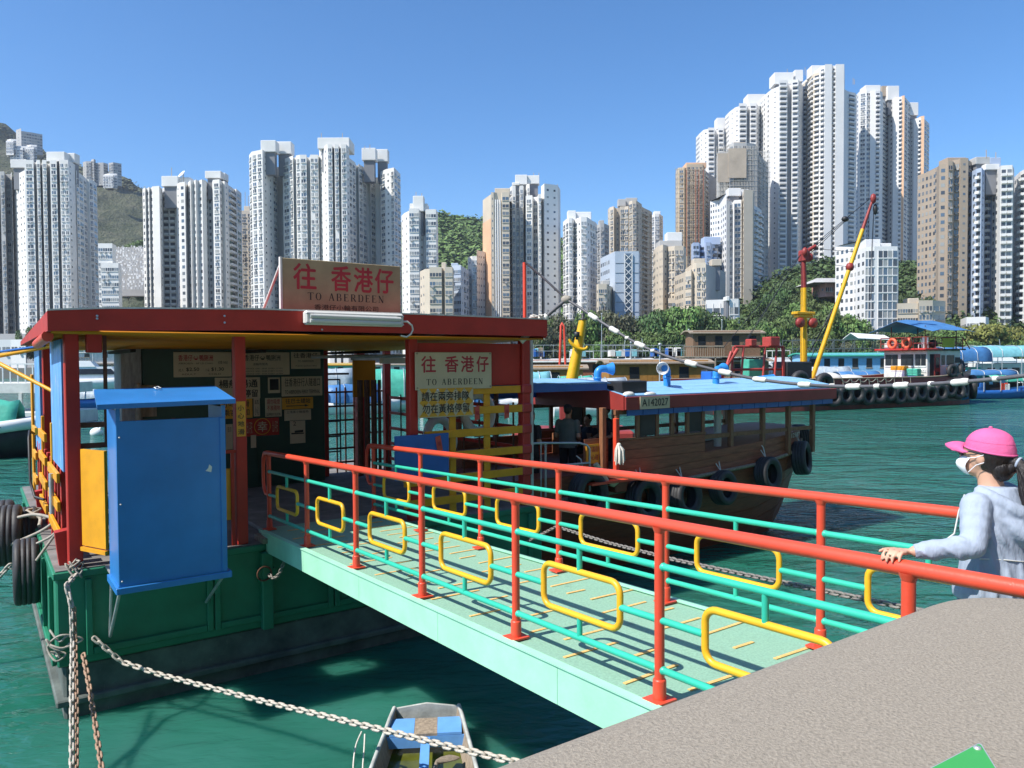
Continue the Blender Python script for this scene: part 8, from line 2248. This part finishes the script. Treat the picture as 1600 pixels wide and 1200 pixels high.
# face mask, straps, sunglasses
mb = MB(); gr = []
for i in range(7):
    z = 1.40 + .075 * i / 6; row = []
    for j in range(13):
        a = -1.12 + 2.24 * j / 12
        r_ = (.076 + .014 * sin(pi * i / 6)) * (1 if i < 5 else .97)
        row.append(at(-.004 + r_ * sin(a) * .86, .022 + (r_ + .022 * sin(pi * (i + .6) / 7)) * cos(a), z - .012 * (1 - cos(a))))
    gr.append(row)
mb.loft(gr, 0, True, False, False)
gi = [[Vector(p) + Vector((0, -.004, 0)) for p in r] for r in gr]; mb.loft(gi, 0, True, False, False)
for s_ in (-1, 1):
    mb.tube([at(-.004 + s_ * .070, .058, 1.468), at(-.004 + s_ * .077, .02, 1.474), at(-.004 + s_ * .079, -.012, 1.488)], .0018, 4); mb.tube([at(-.004 + s_ * .066, .055, 1.405), at(-.004 + s_ * .076, .02, 1.44), at(-.004 + s_ * .079, -.014, 1.455)], .0018, 4)
wear('face_mask', mesh_from(mb, 'face_mask', MT['mask'], (hu, hv, z0), False))
mb = MB()
for s_ in (-1, 1):
    mb.ball(at(-.004 + s_ * .034, .096, 1.492), .031, .010, .021, 12); mb.tube([at(-.004 + s_ * .064, .086, 1.497), at(-.004 + s_ * .076, .04, 1.496), at(-.004 + s_ * .078, -.01, 1.488)], .0028, 5)
mb.tube([at(-.02, .108, 1.495), at(.012, .108, 1.495)], .003, 5); wear_mb('sunglasses', mb, 'glass')
# pink cap: panelled crown and long curved peak
mb = MB(); rings = []
for i in range(9):
    t = i / 8; th = pi / 2 * t
    n = 32
    rings.append([at(-.004 + (.080 * cos(th) + .001) * cos(a) * (1 + .012 * abs(sin(3 * a + .4)) * (1 - t)), -.006 + (.100 * cos(th) + .001) * sin(a), 1.512 + .088 * sin(th) ** .9 - (.030 * (1 - t) * (1 - sin(a)) * .5 if i == 0 else 0) - (.010 * (1 - t) * (1 - sin(a)) if i in (1, 2) else 0)) for a in [2 * pi * k / n for k in range(n)]])
mb.loft(rings, 0, True, False)
inner = [[Vector(p) * 1 + (Vector(HC) - Vector(p)) * .03 for p in r] for r in rings]; mb.loft(inner, 0, True, False)
cap = wear('cap', mesh_from(mb, 'cap', MT['pink'], (hu, hv, z0), False))
mb = MB(); mb.tube([Vector(rings[0][k]) + Vector((0, 0, .004)) for k in range(32)], .0045, 5, closed=True); mb.tube([Vector(rings[2][k]) for k in range(32)], .0015, 4, closed=True); mb.ball(at(-.004, -.006, 1.602), .009, .009, .006, 8)
wear_mb('cap_band', mb, 'pink').parent = cap
mb = MB(); rows = []
for i in range(7):
    t = i / 6; row = []
    for j in range(13):
        s_ = -1 + 2 * j / 12
        half = .080 * (1 - .22 * t ** 2); y = .05 + .045 * sqrt(max(0, 1 - s_ * s_)) + t * (.088 * sqrt(max(0, 1 - (s_ * .88) ** 2)))
        row.append(at(-.004 + half * s_, y, 1.524 - .028 * s_ * s_ - .006 * t + .010 * sin(pi * t) * (1 - s_ * s_)))
    rows.append(row)
mb.sheet(rows, .004); wear_mb('peak', mb, 'pink').parent = cap

# ferry crew and passengers in the shade of the ferry roof
def passenger(u, v, zf, face, label, shirt, sit=False, cap_=False):
    """adult in local coordinates facing +y, feet on z=0"""
    L = lambda a, b, c: (a, b, c)
    dz = -.40 if sit else 0
    mb = MB()
    mb.ball((0, .02, 1.56 + dz), .072, .092, .112, 14); mb.ball((0, .06, 1.50 + dz), .05, .055, .06, 10); mb.ball((0, .115, 1.54 + dz), .014, .02, .022, 8)
    for s_ in (-1, 1): mb.ball((s_ * .074, .01, 1.55 + dz), .01, .02, .03, 8)
    mb.tube([(0, -.01, 1.36 + dz), (0, .01, 1.48 + dz)], [.06, .052], 12)
    mb.loft([ell((0, -.01, z + dz), a, b, 14) for z, a, b in ((.86, .15, .11), (1.02, .15, .11), (1.2, .165, .11), (1.32, .17, .10), (1.39, .09, .07))], 0)
    arms = []
    for s_ in (-1, 1):
        S, E_, Wr = Vector((s_ * .185, -.01, 1.33 + dz)), Vector((s_ * .23, -.03, 1.06 + dz)), Vector((s_ * .15, .20, 1.0 + dz))
        arms.append((S, E_, Wr)); mb.tube([S, E_], [.05, .04], 10); mb.ball(E_, .04, .04, .04, 8); mb.tube([E_, Wr], [.04, .027], 10)
        mb.ball(Wr + Vector((-s_ * .01, .05, -.005)), .035, .05, .017, 10)
        for i in range(4): finger(mb, [Wr + Vector((-s_ * .01 + (-.026 + i * .017), .085, -.005)), Wr + Vector((-s_ * .01 + (-.027 + i * .018), .115, -.012)), Wr + Vector((-s_ * .01 + (-.027 + i * .018), .13, -.035))], .008, .0065)
        finger(mb, [Wr + Vector((-s_ * .04, .03, 0)), Wr + Vector((-s_ * .06, .06, -.01)), Wr + Vector((-s_ * .055, .085, -.02))], .009, .008)
    legs = []
    for s_ in (-1, 1):
        if sit: P = [(s_ * .09, -.02, .50), (s_ * .11, .40, .47), (s_ * .11, .40, .08)]
        else: P = [(s_ * .09, 0, .88), (s_ * .10, .02, .48), (s_ * .10, -.02, .08)]
        legs.append(P); mb.tube(P, [.08, .056, .04], 10); mb.ball((P[2][0], P[2][1] + .06, .045), .04, .11, .04, 8)
    me = solid(mb, .011, 3, .5, 'person', MT['skin'])
    o = bpy.data.objects.new('person', me); COL.objects.link(o); o.location = W(u, v, zf); o.rotation_euler = (0, 0, ROTZ + face)
    tag(o, label, 'person')
    def ch(name, m_, mat_):
        c = bpy.data.objects.new(name, mesh_from(m_, name, MT[mat_])); COL.objects.link(c); c.parent = o
    mb = MB(); mb.loft([ell((0, -.01, z + dz), a, b, 16) for z, a, b in ((.84, .185, .14), (1.02, .175, .132), (1.2, .185, .13), (1.32, .185, .115), (1.38, .12, .085), (1.41, .07, .065))], 0)
    for S, E_, Wr in arms: mb.tube([S, S.lerp(E_, .75)], [.07, .06], 10); mb.ball(S, .07, .07, .066, 10)
    me = solid(mb, .014, 3, .5, 'shirt', MT[shirt]); c = bpy.data.objects.new('shirt', me); COL.objects.link(c); c.parent = o
    mb = MB()
    for P in legs: mb.tube(P, [.10, .075, .06], 10); mb.ball(P[1], .075, .075, .075, 8)
    mb.ball((0, -.01, (.52 if sit else .90)), .16, .12, .10, 10); ch('trousers', mb, 'trousers')
    mb = MB(); mb.ball((0, -.008, 1.585 + dz), .08, .098, .105, 12)
    ch('hair', mb, 'hair')
    if cap_:
        mb = MB(); mb.ball((0, 0, 1.62 + dz), .086, .104, .07, 12); mb.box(-.07, .07, .08, .19, 1.605 + dz, 1.615 + dz); ch('cap', mb, 'shirt_dark')
    return o
passenger(8.72, 1.55, 1.56, radians(-60), 'person in a grey green shirt and dark cap standing at the ferry entrance', 'shirt_grey', False, True)
passenger(7.85, 1.6, 1.50, radians(-75), 'person in dark clothes at the left end of the ferry, behind the steel gate', 'shirt_dark')
passenger(9.75, 1.6, 1.52, radians(80), 'dark haired passenger standing just inside the ferry cabin', 'shirt_dark')
passenger(10.4, 2.9, 1.62, radians(100), 'passenger seated by the ferry windows in dark clothes', 'shirt_dark', True)

# ---------------------------------------------------------------- thin summer haze over the harbour
hm_ = bpy.data.materials.new('summer_haze'); hm_.use_nodes = True
for n in list(hm_.node_tree.nodes): hm_.node_tree.nodes.remove(n)
ho = hm_.node_tree.nodes.new('ShaderNodeOutputMaterial'); pv = hm_.node_tree.nodes.new('ShaderNodeVolumePrincipled')
pv.inputs['Color'].default_value = (.80, .88, 1.0, 1); pv.inputs['Density'].default_value = .00012; pv.inputs['Anisotropy'].default_value = .2
hm_.node_tree.links.new(pv.outputs[0], ho.inputs['Volume'])
mb = MB(); mb.box(-1700, 1700, -80, 3100, -4.5, 330)
single('haze', None, None, mb, hm_, (0, 0, -4.5), False, kind='stuff')
